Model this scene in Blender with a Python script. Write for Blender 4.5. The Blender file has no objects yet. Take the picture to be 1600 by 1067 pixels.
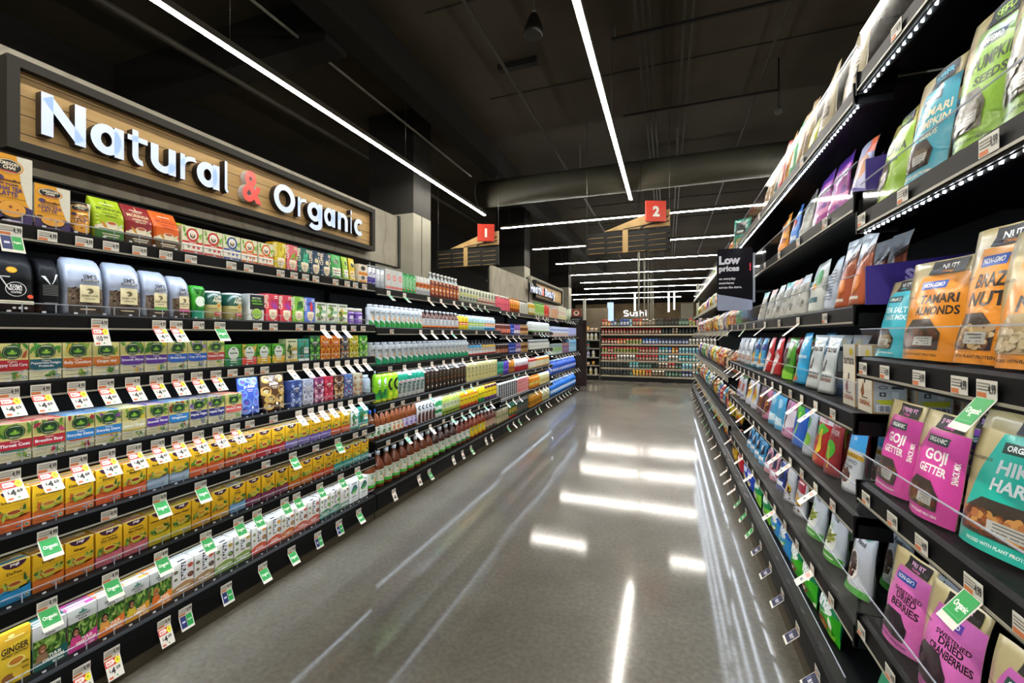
# supermarket aisle built in metres: camera at the origin, aisle along +y, tea side at x = -2, snack side at x = 0.5
import bpy, math, random, zlib
from mathutils import Vector, Matrix
PI = math.pi
scn = bpy.context.scene
COL = scn.collection
R = math.radians
# ------------------------------------------------------------------ materials
MATS = {}
def lin(h):
    h = h.lstrip('#')
    if len(h) == 3: h = ''.join(c * 2 for c in h)
    o = []
    for i in (0, 2, 4):
        c = int(h[i:i + 2], 16) / 255.0
        o.append(c / 12.92 if c <= .04045 else ((c + .055) / 1.055) ** 2.4)
    return (o[0], o[1], o[2], 1.0)
KINDS = {  # roughness, metallic, coat, noise scale, noise amount, bump
    'paper': (.5, 0, 0, 60, .05, 0), 'gloss': (.3, 0, .25, 40, .03, 0), 'foil': (.33, 0, .35, 55, .05, .25),
    'plastic': (.34, 0, .1, 30, .03, 0), 'metal': (.32, .75, 0, 30, .04, 0), 'matte': (.85, 0, 0, 18, .10, .05),
    'lacquer': (.5, 0, .03, 12, .06, 0), 'paint': (.7, 0, 0, 3, .06, .03)}
def mat(hexc, kind='paper'):
    k = (hexc, kind)
    if k in MATS: return MATS[k]
    m = bpy.data.materials.new('%s_%s' % (kind, hexc.lstrip('#'))); m.use_nodes = True
    nt = m.node_tree; b = nt.nodes['Principled BSDF']
    ro, me, co, ns, na, bu = KINDS[kind]
    if kind == 'lacquer': b.inputs['Specular IOR Level'].default_value = .12
    b.inputs['Roughness'].default_value = ro; b.inputs['Metallic'].default_value = me
    b.inputs['Coat Weight'].default_value = co; b.inputs['Coat Roughness'].default_value = .12
    no = nt.nodes.new('ShaderNodeTexNoise'); no.inputs['Scale'].default_value = ns; no.inputs['Detail'].default_value = 1
    tc = nt.nodes.new('ShaderNodeTexCoord'); nt.links.new(tc.outputs['Object'], no.inputs['Vector'])
    mx = nt.nodes.new('ShaderNodeMix'); mx.data_type = 'RGBA'
    c = lin(hexc)
    mx.inputs[6].default_value = tuple(max(0, x * (1 - na)) for x in c[:3]) + (1,)
    mx.inputs[7].default_value = tuple(min(1, x * (1 + na)) for x in c[:3]) + (1,)
    nt.links.new(no.outputs['Fac'], mx.inputs[0]); nt.links.new(mx.outputs[2], b.inputs['Base Color'])
    if bu:
        bp = nt.nodes.new('ShaderNodeBump'); bp.inputs['Strength'].default_value = bu; bp.inputs['Distance'].default_value = .004
        nt.links.new(no.outputs['Fac'], bp.inputs['Height']); nt.links.new(bp.outputs[0], b.inputs['Normal'])
    MATS[k] = m
    return m
def emis(name, col, st):
    k = ('E', name)
    if k in MATS: return MATS[k]
    m = bpy.data.materials.new(name); m.use_nodes = True; nt = m.node_tree
    nt.nodes.remove(nt.nodes['Principled BSDF'])
    e = nt.nodes.new('ShaderNodeEmission'); e.inputs[0].default_value = tuple(col) + (1,); e.inputs[1].default_value = st
    nt.links.new(e.outputs[0], nt.nodes['Material Output'].inputs[0]); MATS[k] = m
    return m
def clear(name, tint=(.93, .94, .96), gl=1.0, extra=0.0, ecol='#ffffff'):
    k = ('C', name)
    if k in MATS: return MATS[k]
    m = bpy.data.materials.new(name); m.use_nodes = True; nt = m.node_tree
    nt.nodes.remove(nt.nodes['Principled BSDF'])
    t = nt.nodes.new('ShaderNodeBsdfTransparent'); t.inputs[0].default_value = tuple(tint) + (1,)
    g = nt.nodes.new('ShaderNodeBsdfGlossy'); g.inputs['Roughness'].default_value = .06
    f = nt.nodes.new('ShaderNodeLayerWeight'); f.inputs[0].default_value = .5
    pw = nt.nodes.new('ShaderNodeMath'); pw.operation = 'POWER'; pw.inputs[1].default_value = 4
    nt.links.new(f.outputs['Facing'], pw.inputs[0])
    ml = nt.nodes.new('ShaderNodeMath'); ml.operation = 'MULTIPLY_ADD'; ml.inputs[1].default_value = .6 * gl; ml.inputs[2].default_value = .04; ml.use_clamp = True
    nt.links.new(pw.outputs[0], ml.inputs[0])
    mx = nt.nodes.new('ShaderNodeMixShader')
    nt.links.new(ml.outputs[0], mx.inputs[0]); nt.links.new(t.outputs[0], mx.inputs[1]); nt.links.new(g.outputs[0], mx.inputs[2])
    last = mx
    if extra:
        d = nt.nodes.new('ShaderNodeBsdfDiffuse'); d.inputs[0].default_value = lin(ecol)
        m2 = nt.nodes.new('ShaderNodeMixShader'); m2.inputs[0].default_value = extra
        nt.links.new(mx.outputs[0], m2.inputs[1]); nt.links.new(d.outputs[0], m2.inputs[2]); last = m2
    nt.links.new(last.outputs[0], nt.nodes['Material Output'].inputs[0]); MATS[k] = m
    return m
# ------------------------------------------------------------------ text
TXT = {}
FONTK = {}
def font_mesh(s, bold=.0, extrude=0.0, res=3):
    cu = bpy.data.curves.new('txt', 'FONT'); cu.body = s; cu.size = 1.0; cu.offset = bold; cu.extrude = extrude
    cu.resolution_u = res
    o = bpy.data.objects.new('txt', cu); COL.objects.link(o)
    dg = bpy.context.evaluated_depsgraph_get()
    me = bpy.data.meshes.new_from_object(o.evaluated_get(dg))
    bpy.data.objects.remove(o); bpy.data.curves.remove(cu)
    return me
def text_tris(s, bold=.028):
    k = (s, bold)
    if k not in TXT:
        me = font_mesh(s, bold, 0, 2)
        me.calc_loop_triangles()
        v = [(a.co.x, a.co.y) for a in me.vertices]
        tr = [tuple(v[i] for i in t.vertices) for t in me.loop_triangles]
        xs = [p[0] for t in tr for p in t] or [0]
        x0, x1 = min(xs), max(xs)
        if 'cap' not in FONTK: FONTK['cap'] = .70
        cap = FONTK['cap']
        tr = [tuple(((p[0] - x0) / cap, p[1] / cap) for p in t) for t in tr]
        TXT[k] = (tr, (x1 - x0) / cap)
        bpy.data.meshes.remove(me)
    return TXT[k]
# ------------------------------------------------------------------ mesh builder
class Geo:
    def __init__(s): s.v = []; s.f = []; s.mi = []; s.ms = []; s.ix = {}; s.sm = []
    def m(s, key):
        if not isinstance(key, bpy.types.Material):
            key = mat(*key) if isinstance(key, tuple) else mat(key)
        if key.name not in s.ix: s.ix[key.name] = len(s.ms); s.ms.append(key)
        return s.ix[key.name]
    def face(s, pts, key, smooth=False):
        b = len(s.v); s.v.extend(pts); s.f.append(tuple(range(b, b + len(pts)))); s.mi.append(s.m(key)); s.sm.append(smooth)
    def box(s, x0, y0, z0, x1, y1, z1, key):
        b = len(s.v); i = s.m(key)
        s.v.extend([(x0, y0, z0), (x1, y0, z0), (x1, y1, z0), (x0, y1, z0), (x0, y0, z1), (x1, y0, z1), (x1, y1, z1), (x0, y1, z1)])
        for q in ((0, 3, 2, 1), (4, 5, 6, 7), (0, 1, 5, 4), (1, 2, 6, 5), (2, 3, 7, 6), (3, 0, 4, 7)):
            s.f.append(tuple(b + k for k in q)); s.mi.append(i); s.sm.append(False)
    def prism(s, poly, a, b_, axis, key):
        """poly: 2D outline; extruded from a to b_ along axis ('x','y','z')"""
        def p3(p, t):
            return {'x': (t, p[0], p[1]), 'y': (p[0], t, p[1]), 'z': (p[0], p[1], t)}[axis]
        n = len(poly); b = len(s.v); i = s.m(key)
        s.v.extend([p3(p, a) for p in poly] + [p3(p, b_) for p in poly])
        s.f.append(tuple(b + k for k in range(n))[::-1]); s.f.append(tuple(b + n + k for k in range(n)))
        for k in range(n): s.f.append((b + k, b + (k + 1) % n, b + n + (k + 1) % n, b + n + k))
        s.mi += [i] * (n + 2); s.sm += [False] * (n + 2)
    def tube(s, p0, p1, r, key, n=10):
        p0 = Vector(p0); p1 = Vector(p1); d = (p1 - p0).normalized()
        a = d.orthogonal().normalized(); c = d.cross(a); b = len(s.v); i = s.m(key)
        for p in (p0, p1):
            for k in range(n):
                t = 2 * PI * k / n; s.v.append(tuple(p + a * (r * math.cos(t)) + c * (r * math.sin(t))))
        for k in range(n): s.f.append((b + k, b + (k + 1) % n, b + n + (k + 1) % n, b + n + k)); s.mi.append(i); s.sm.append(True)
        s.f.append(tuple(b + k for k in range(n))[::-1]); s.f.append(tuple(b + n + k for k in range(n))); s.mi += [i, i]; s.sm += [False, False]
    def rings(s, rows, keys, closed=True, cap0=None, cap1=None):
        """rows: lists of points (same count) skinned bottom to top; keys per gap"""
        b = len(s.v); n = len(rows[0])
        for r in rows: s.v.extend(r)
        for j in range(len(rows) - 1):
            i = s.m(keys[j] if isinstance(keys, list) else keys)
            for k in range(n if closed else n - 1):
                k2 = (k + 1) % n
                s.f.append((b + j * n + k, b + j * n + k2, b + (j + 1) * n + k2, b + (j + 1) * n + k)); s.mi.append(i); s.sm.append(True)
        if cap0: s.f.append(tuple(b + k for k in range(n))[::-1]); s.mi.append(s.m(cap0)); s.sm.append(False)
        if cap1: q = b + (len(rows) - 1) * n; s.f.append(tuple(q + k for k in range(n))); s.mi.append(s.m(cap1)); s.sm.append(False)
    def mesh(s, name):
        me = bpy.data.meshes.new(name); me.from_pydata(s.v, [], s.f)
        for m in s.ms: me.materials.append(m)
        me.polygons.foreach_set('material_index', s.mi)
        me.polygons.foreach_set('use_smooth', s.sm)
        me.update()
        return me
def split(t, me, out, depth=0):
    if me:
        e = [(t[i][0] - t[(i + 1) % 3][0]) ** 2 + (t[i][1] - t[(i + 1) % 3][1]) ** 2 for i in range(3)]
        k = e.index(max(e))
        if e[k] > me * me and depth < 9:
            a, b, c = t[k], t[(k + 1) % 3], t[(k + 2) % 3]
            mpt = ((a[0] + b[0]) / 2, (a[1] + b[1]) / 2)
            split((a, mpt, c), me, out, depth + 1); split((mpt, b, c), me, out, depth + 1); return
    out.append(t)
def deco(g, P, W, H, ops, kind='paper', maxe=0, base=.0005, step=.0001):
    """printed artwork: shapes in fractions of the W x H face, mapped by P(x, y, offset)"""
    for n, op in enumerate(ops):
        off = base + step * n; o = op[0]; tr = []
        if o == 'r':
            x0, y0, x1, y1, col = op[1:6]
            q = [(x0 * W, y0 * H), (x1 * W, y0 * H), (x1 * W, y1 * H), (x0 * W, y1 * H)]
            tr = [(q[0], q[1], q[2]), (q[0], q[2], q[3])]
        elif o == 'e':
            cx, cy, rx, ry, col = op[1:6]; N = 18 if rx * W > .006 else 10
            c = (cx * W, cy * H)
            q = [(min(W, max(0, c[0] + rx * W * math.cos(2 * PI * k / N))), min(H, max(0, c[1] + ry * H * math.sin(2 * PI * k / N)))) for k in range(N)]
            tr = [(c, q[k], q[(k + 1) % N]) for k in range(N)]
        elif o == 'p':
            col = op[2]; q = [(min(1, max(0, a)) * W, min(1, max(0, b)) * H) for a, b in op[1]]
            tr = [(q[0], q[k], q[k + 1]) for k in range(1, len(q) - 1)]
        elif o == 't':
            st, cx, cy, h, col = op[1:6]; fit = op[6] if len(op) > 6 else 0; al = op[7] if len(op) > 7 else 0; rot = op[8] if len(op) > 8 else 0
            bold = op[9] if len(op) > 9 else .028
            tt, tw = text_tris(st, bold); hh = h * H; sx = hh
            span = H if rot in (90, -90) else W
            if fit and (tw * hh > abs(fit) * span or fit < 0): sx = abs(fit) * span / max(tw, .01)
            ox = {0: -tw / 2, -1: 0, 1: -tw}[al]
            ca, sa = math.cos(R(rot)), math.sin(R(rot))
            for t in tt:
                pp = []
                for p in t:
                    x = (p[0] + ox) * sx; y = p[1] * hh
                    pp.append((cx * W + x * ca - y * sa, cy * H + x * sa + y * ca))
                tr.append(tuple(pp))
        out = []
        for t in tr: split(t, maxe, out)
        for t in out: g.face([P(x, y, off) for x, y in t], (col, kind), bool(maxe))
def leaf(cx, cy, L, w, ang, col):
    ca, sa = math.cos(ang), math.sin(ang)
    return ('p', [(cx + a * L * ca - b * w * sa, cy + a * L * sa + b * w * ca) for a, b in ((-1, 0), (-.4, .8), (.3, .7), (1, 0), (.3, -.7), (-.4, -.8))], col)
def leaves(rg, x0, y0, x1, y1, cols, n, L):
    return [leaf(rg.uniform(x0, x1), rg.uniform(y0, y1), L * rg.uniform(.7, 1.2), L * .45, rg.uniform(0, PI), rg.choice(cols)) for _ in range(n)]
def rng(name): return random.Random(zlib.crc32(name.encode()))
# ------------------------------------------------------------------ scene objects
def link(name, data, parent=None, loc=None, rot=None):
    o = bpy.data.objects.new(name, data); COL.objects.link(o)
    if parent: o.parent = parent
    if loc: o.location = loc
    if rot: o.rotation_euler = rot
    return o
def tag(o, label, cat=None, group=None, kind=None):
    if label: o['label'] = label
    if cat: o['category'] = cat
    if group: o['group'] = group
    if kind: o['kind'] = kind
    return o
def part(name, g, parent, label=None):
    o = link(name, g.mesh(name) if isinstance(g, Geo) else g, parent)
    if label: o['label'] = label
    return o
def empty(name, loc=(0, 0, 0), rz=0):
    o = link(name, None, None, loc, (0, 0, rz)); o.empty_display_size = .05
    return o
def structure(name, g, label=None):
    o = link(name, g.mesh(name)); o['kind'] = 'structure'; o['label'] = label or name.replace('_', ' ')
    return o
ONES = 'zeroth first second third fourth fifth sixth seventh eighth ninth tenth eleventh twelfth thirteenth fourteenth fifteenth sixteenth seventeenth eighteenth nineteenth'.split()
TENS = {2: ('twenty', 'twentieth'), 3: ('thirty', 'thirtieth'), 4: ('forty', 'fortieth'), 5: ('fifty', 'fiftieth'), 6: ('sixty', 'sixtieth'), 7: ('seventy', 'seventieth')}
def nth(n):
    if n < 20: return ONES[n]
    a, b = divmod(n, 10)
    return TENS[a][1] if b == 0 else TENS[a][0] + '-' + ONES[b]
# ------------------------------------------------------------------ product shapes.  Local frame: front is -y, x runs along the shelf, z up
D = {}   # name -> dict(kind, cat, desc, mesh, parts, fy)
def reg(name, kind, cat, desc, g, parts=(), fy=.03, tilt=0, dy=0):
    D[name] = dict(kind=kind, cat=cat, desc=desc, mesh=g.mesh(kind), parts=[(pn, pg.mesh(pn)) for pn, pg in parts], fy=fy, tilt=tilt, dy=dy)
def carton(name, kind, desc, h, d, base, front=(), top=(), k='paper', cat='box', w=None, side=(), lid=0):
    w = w or WID[name]; g = Geo(); c = .0012
    g.prism([(-w / 2 + c, -d / 2), (w / 2 - c, -d / 2), (w / 2, -d / 2 + c), (w / 2, d / 2 - c), (w / 2 - c, d / 2), (-w / 2 + c, d / 2), (-w / 2, d / 2 - c), (-w / 2, -d / 2 + c)], 0, h, 'z', (base, k))
    deco(g, lambda x, y, o: (x - w / 2, -d / 2 - o, y), w, h, front, k)
    tp = list(top) + [('r', .0, .93, 1, .96, '#8f8a78'), ('r', .07, .0, .085, .93, '#a39d8a')]
    deco(g, lambda x, y, o: (x - w / 2, -d / 2 + y, h + o), w, d, tp, k)
    deco(g, lambda x, y, o: (w / 2 + o, -d / 2 + x, y), d, h, side, k)
    deco(g, lambda x, y, o: (-w / 2 - o, d / 2 - x, y), d, h, side, k)
    reg(name, kind, cat, desc, g, (), d / 2, dy=d)
PROF = {'can': [(0, .86), (.03, 1), (.93, 1), (.97, .88), (1, .88)],
        'slim': [(0, .85), (.03, 1), (.9, 1), (.96, .8), (1, .8)],
        'milk': [(0, .9), (.02, 1), (.78, 1), (.86, .9), (.9, .55), (.9, .6), (1, .6)],
        'bottle': [(0, .9), (.02, 1), (.58, 1), (.68, .8), (.82, .36), (.9, .34), (.9, .42), (1, .42)],
        'jug': [(0, .92), (.03, 1), (.55, 1), (.63, .93), (.78, .5), (.86, .3), (.88, .3), (.88, .38), (1, .38)],
        'jar': [(0, .92), (.03, 1), (.74, 1), (.79, .9), (.79, .96), (1, .96)],
        'tub': [(0, .9), (.92, 1), (.92, 1.03), (1, 1.03)],
        'shamp': [(0, .95), (.03, 1), (.7, 1), (.8, .7), (.8, .45), (.98, .42), (1, .3)]}
def bottle(name, kind, desc, h, pf, body, bands=(), cap=None, decals=(), k='gloss', seg=14, cat='bottle', capz=None, sep=False, r=None, capk='plastic', sq=1.0):
    r = r or WID[name] / 2 * .97
    pr = PROF[pf]
    def rad(z):
        for (z0, r0), (z1, r1) in zip(pr, pr[1:]):
            if z0 <= z <= z1 and z1 > z0: return r0 + (r1 - r0) * (z - z0) / (z1 - z0)
        return pr[-1][1]
    cz = capz if capz is not None else {'can': .96, 'slim': .93, 'milk': .9, 'bottle': .9, 'jug': .88, 'jar': .79, 'tub': .92, 'shamp': .8}[pf]
    zs = [(z, q * r) for z, q in pr]
    for z0, z1, _c in bands:
        for z in (z0, z1):
            if all(abs(z - a) > .004 for a, _ in zs): zs.append((z, rad(z) * r))
    order = sorted(range(len(zs)), key=lambda i: (zs[i][0], i)); zs = [zs[i] for i in order]
    def ring(z, q):
        o = []
        for i in range(seg):
            t = 2 * PI * (i + .5) / seg; x, y = math.cos(t), math.sin(t)
            if sq > 1.01:
                m = (abs(x) ** (2 * sq) + abs(y) ** (2 * sq)) ** (1 / (2 * sq)); x, y = x / m, y / m
            o.append((q * x, q * y, z * h))
        return o
    def colat(z):
        c = body
        for z0, z1, cc in bands:
            if z0 <= z <= z1: c = cc
        return c
    g = Geo(); gc = Geo() if sep else g
    low = [p for p in zs if p[0] <= cz + 1e-6]; hi = [p for p in zs if p[0] >= cz - 1e-6]
    # a step in the profile at the cap: the first radius belongs to the neck, the second to the cap
    st = [p for p in zs if abs(p[0] - cz) < 1e-6]
    if len(st) > 1: low = [p for p in low if p is not st[-1]]; hi = [p for p in hi if p is not st[0]]
    g.rings([ring(*p) for p in low], [(colat((a[0] + b[0]) / 2), k) for a, b in zip(low, low[1:])] or [(body, k)], True, (body, k), (body, k))
    cc = (cap or body, capk if cap else k)
    gc.rings([ring(*p) for p in hi], [cc] * max(1, len(hi) - 1), True, cc, cc)
    if decals:
        zt = max(p[0] for p in zs if p[1] >= r * .97) * h; Wd = r * PI * .9
        def P(x, y, o):
            t = -PI / 2 + (x - Wd / 2) / r; q = rad(min(.999, y / h)) * r + o + .0004
            X, Y_ = math.cos(t), math.sin(t)
            if sq > 1.01:
                m = (abs(X) ** (2 * sq) + abs(Y_) ** (2 * sq)) ** (1 / (2 * sq)); X, Y_ = X / m, Y_ / m
            return (q * X, q * Y_, y)
        deco(g, P, Wd, h, decals, k, .008 if seg > 12 else .02)
    reg(name, kind, cat, desc, g, [('cap', gc)] if sep else (), r)
def loft(name, kind, desc, levels, key, ops=(), H=None, W=None, k='foil', cat='bag', expo=4, parts=(), tilt=0, topkey=None):
    """bag with a gusset: levels of (z, half width, half depth, y shift)"""
    g = Geo(); N = 24; rows = []; cr = 0.0035 if kind == 'coffee_bag' else 0; sd = rng(name).uniform(0, 6)
    def crk(xn, z): return cr * math.sin(7 * xn + sd + 38 * z) * math.sin(70 * z + sd) * min(1, max(.25, z / levels[-1][0] * 1.6 - .5))
    if cr:
        lv = []
        for a, b in zip(levels, levels[1:]):
            n = max(1, int((b[0] - a[0]) / .012))
            lv += [tuple(a[i] + (b[i] - a[i]) * q / n for i in range(4)) for q in range(n)]
        levels = lv + [levels[-1]]
    for z, hw, hd, ys in levels:
        o = []
        for i in range(N):
            t = 2 * PI * (i + .5) / N; x, y = math.cos(t), math.sin(t)
            m = (abs(x) ** expo + abs(y) ** expo) ** (1 / expo)
            o.append((hw * x / m, hd * y / m + ys + crk(x / m, z), z))
        rows.append(o)
    g.rings(rows, [(c, k) for c in key] if isinstance(key, list) else (key, k), True, (key[0] if isinstance(key, list) else key, k), ((topkey or (key[-1] if isinstance(key, list) else key)), k))
    H = H or levels[-1][0]; W = W or levels[0][1] * 2
    def at(z):
        for a, b in zip(levels, levels[1:]):
            if a[0] <= z <= b[0] and b[0] > a[0]:
                f = (z - a[0]) / (b[0] - a[0]); return tuple(a[i] + (b[i] - a[i]) * f for i in range(4))
        return levels[-1]
    def P(x, y, o):
        _z, hw, hd, ys = at(min(max(y, 0), H)); xx = (x / W - .5) * 2
        yy = max(0, 1 - abs(xx * .98) ** expo) ** (1 / expo)
        return (xx * .98 * hw, -hd * yy + ys - o - .0008 + crk(xx * .98, y), y)
    deco(g, P, W, H, ops, k, .012)
    reg(name, kind, cat, desc, g, parts, max(l[2] - l[3] for l in levels), tilt)
def pouch(name, kind, desc, h, t, base, ops=(), win=None, back=None, k='foil', cat='bag', w=None, pillow=False, tilt=R(7), curl=.012, header=None, crink=.0022, edge=None):
    """stand-up pouch or pillow bag; artwork follows the bulged front; window and header label may be parts"""
    w = w or WID[name]; rg = rng(name); g = Geo(); NX, NZ = 10, 14
    ph = [rg.uniform(0, 6) for _ in range(6)]
    def prof(v):
        if pillow: return max(.04, math.sin(PI * min(1, max(0, v))) ** .55)
        return .04 + .96 * (max(0, 1 - v / .9) ** .62 if v < .9 else 0)
    def half(v):
        if pillow: return w / 2 * (1 - .05 * math.sin(PI * v))
        return w / 2 * (.93 + .07 * min(1, v * 2.4))
    def S(u, v, sgn):
        x = (u * 2 - 1); e = max(0, 1 - abs(x) ** 2.3)
        d = t / 2 * prof(v) * e
        cr = crink * math.sin(9 * u + ph[0] + 5 * v) * math.sin(11 * v + ph[1]) * (.3 + e)
        cy = curl * max(0, v - .6) ** 2 * 6
        return (x * half(v), sgn * d + cr + cy * (1 + .6 * math.sin(3 * u + ph[2])), v * h)
    rows = []
    for j in range(NZ + 1):
        v = j / NZ
        fr = [S(i / NX, v, -1) for i in range(NX + 1)]; bk = [S(i / NX, v, 1) for i in range(NX, -1, -1)]
        rows.append(fr + bk[1:-1])
    g.rings(rows, (base, k), True, (back or base, k), (base, k))
    def P(x, y, o):
        p = S(min(1, max(0, x / w)), min(1, max(0, y / h)), -1); return (p[0], p[1] - o - .0006, p[2])
    deco(g, P, w, h, ops, k, .012, .0004, .00005)
    parts = []
    if win:
        gw = Geo(); deco(gw, P, w, h, win, 'gloss', .012, .0016, .00003); parts.append(('window', gw))
    if header:
        gh = Geo(); deco(gh, P, w, h, header, 'paper', .012, .0018, .0002); parts.append(('header_label', gh))
    reg(name, kind, cat, desc, g, parts, t / 2, tilt)
    D[name]['h'] = h
def place(name, X, Y, Z, rz, label, group=None, yaw=0, parts=True, kind=None):
    d = D[name]
    o = link(kind or d['kind'], d['mesh'])
    tl = d['tilt']
    fx = d['fy'] * (1 if rz > 0 else -1)
    if abs(rz) < .01: o.location = (X, Y + d['fy'], Z + d['fy'] * math.sin(tl) + .001)
    else: o.location = (X - fx, Y, Z + d['fy'] * math.sin(tl) + .001)
    o.rotation_euler = (-tl, 0, rz + yaw)
    tag(o, label, d['cat'], group)
    if parts:
        for pn, pm in d['parts']: link(pn, pm, o)
    return o
# ------------------------------------------------------------------ measured runs: (design, y or y0, y1, count)
DATA = {}
DATA['S1'] = [(1.716, [('chaiL', 0.773, 0, 1), ('chaiM', 0.873, 0, 1), ('chaiS', 0.958, 0, 1), ('morG', 1.042, 0, 1), ('morR', 1.142, 0, 1), ('morO', 1.246, 0, 1), ('pandaR', 1.348, 0, 1), ('pandaR', 1.444, 0, 1), ('pandaB', 1.538, 0, 1), ('pandaO', 1.633, 0, 1), ('pandaO', 1.731, 0, 1), ('clipY', 1.823, 0, 1), ('clipP', 1.904, 0, 1), ('clipT', 1.991, 0, 1), ('clipN', 2.08, 0, 1), ('clipN', 2.168, 0, 1), ('pchG', 2.276, 0, 1), ('pchL', 2.366, 0, 1), ('pchY', 2.433, 0, 1), ('stackO', 2.52, 0, 1)]), (1.422, [('cofB', 0.782, 0, 1), ('cofB2', 0.868, 0, 1), ('jim', 0.967, 0, 1), ('jim', 1.092, 0, 1), ('jimG', 1.207, 0, 1), ('jimP', 1.304, 0, 1), ('matTall', 1.38, 0, 1), ('alt', 1.462, 0, 1), ('alt', 1.569, 0, 1), ('matBox', 1.675, 0, 1), ('clipR', 1.771, 0, 1), ('clipR', 1.862, 0, 1), ('clipLm', 1.948, 0, 1), ('clipBl', 2.035, 0, 1), ('leafW', 2.125, 0, 1), ('leafW', 2.221, 0, 1), ('leafY', 2.317, 0, 1), ('purC', 2.407, 0, 1), ('purC', 2.496, 0, 1)]), (1.194, [('tRed1', 0.772, 0, 1), ('tTeal', 0.855, 0, 1), ('tOra1', 0.941, 0, 1), ('tOra2', 1.027, 0, 1), ('tPur1', 1.113, 0, 1), ('tPur2', 1.199, 0, 1), ('tBlu1', 1.285, 0, 1), ('tBlu2', 1.37, 0, 1), ('tMom', 1.457, 0, 1), ('matchG', 1.545, 0, 1), ('matchR', 1.633, 0, 1), ('matchY', 1.719, 0, 1), ('matchY', 1.811, 0, 1), ('leafY2', 1.902, 0, 1), ('leafT', 1.988, 0, 1), ('pukG', 2.075, 0, 1), ('pukO', 2.162, 0, 1), ('pukO', 2.252, 0, 1), ('pukN', 2.338, 0, 1), ('pukY', 2.427, 0, 1), ('pukL', 2.524, 0, 1)]), (0.927, [('tRed2', 0.778, 0, 1), ('tRed3', 0.863, 0, 1), ('tBlu3', 0.949, 0, 1), ('tBlu4', 1.034, 0, 1), ('tLem', 1.119, 0, 1), ('tPur3', 1.205, 0, 1), ('tBlu5', 1.29, 0, 1), ('tNav', 1.376, 0, 1), ('tNav', 1.46, 0, 1), ('tPink', 1.547, 0, 1), ('pkpB', 1.657, 0, 1), ('pkpN', 1.806, 0, 1), ('pukI', 1.934, 0, 1), ('pukS', 2.022, 0, 1), ('pukK', 2.109, 0, 1), ('pukRd', 2.192, 0, 1), ('pukBr', 2.281, 0, 1), ('pukTP', 2.372, 0, 1), ('pukC', 2.466, 0, 1)]), (0.697, [('yThr', 0.776, 0, 1), ('yCold', 0.862, 0, 1), ('yCold', 0.948, 0, 1), ('yBed', 1.035, 0, 1), ('yBed', 1.123, 0, 1), ('yBlu', 1.207, 0, 1), ('yBlu', 1.293, 0, 1), ('yOr', 1.376, 0, 1), ('yOr', 1.46, 0, 1), ('yBrick', 1.548, 0, 1), ('yOrR', 1.634, 0, 1), ('yRed', 1.721, 0, 1), ('yRed', 1.811, 0, 1), ('yLil', 1.9, 0, 1), ('yLil', 1.991, 0, 1), ('yLil2', 2.08, 0, 1), ('yLil2', 2.168, 0, 1), ('yOr', 2.255, 0, 1), ('yOr', 2.345, 0, 1), ('leafT2', 2.433, 0, 1), ('leafT3', 2.527, 0, 1)]), (0.458, [('yDet', 0.778, 0, 1), ('yGin', 0.862, 0, 1), ('yGin', 0.948, 0, 1), ('ySkin', 1.037, 0, 1), ('ySkin', 1.126, 0, 1), ('yLem', 1.214, 0, 1), ('yLem', 1.301, 0, 1), ('yHon', 1.388, 0, 1), ('yHon', 1.479, 0, 1), ('yPer', 1.569, 0, 1), ('yPlum', 1.658, 0, 1), ('yPlum', 1.747, 0, 1), ('yPlum', 1.834, 0, 1), ('yOrg2', 1.923, 0, 1), ('yOrg2', 2.012, 0, 1), ('yOr3', 2.101, 0, 1), ('yOr3', 2.19, 0, 1), ('yTeal', 2.278, 0, 1), ('yTeal', 2.366, 0, 1), ('yTealY', 2.453, 0, 1), ('yTealY', 2.541, 0, 1)]), (0.188, [('gingY', 0.778, 0, 1), ('oiT', 0.865, 0, 1), ('oiP', 0.954, 0, 1), ('oiO', 1.041, 0, 1), ('oiY', 1.129, 0, 1), ('oiO2', 1.217, 0, 1), ('nuBr', 1.308, 0, 1), ('nuGB', 1.403, 0, 1), ('nuG', 1.499, 0, 1), ('nuG', 1.595, 0, 1), ('nuC', 1.69, 0, 1), ('nuC', 1.784, 0, 1), ('nuO', 1.875, 0, 1), ('nuC2', 1.969, 0, 1), ('nuC2', 2.065, 0, 1), ('nuT', 2.16, 0, 1), ('nuT', 2.249, 0, 1), ('nuM', 2.335, 0, 1), ('mtn', 2.427, 0, 1), ('mtn', 2.527, 0, 1)])]
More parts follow.
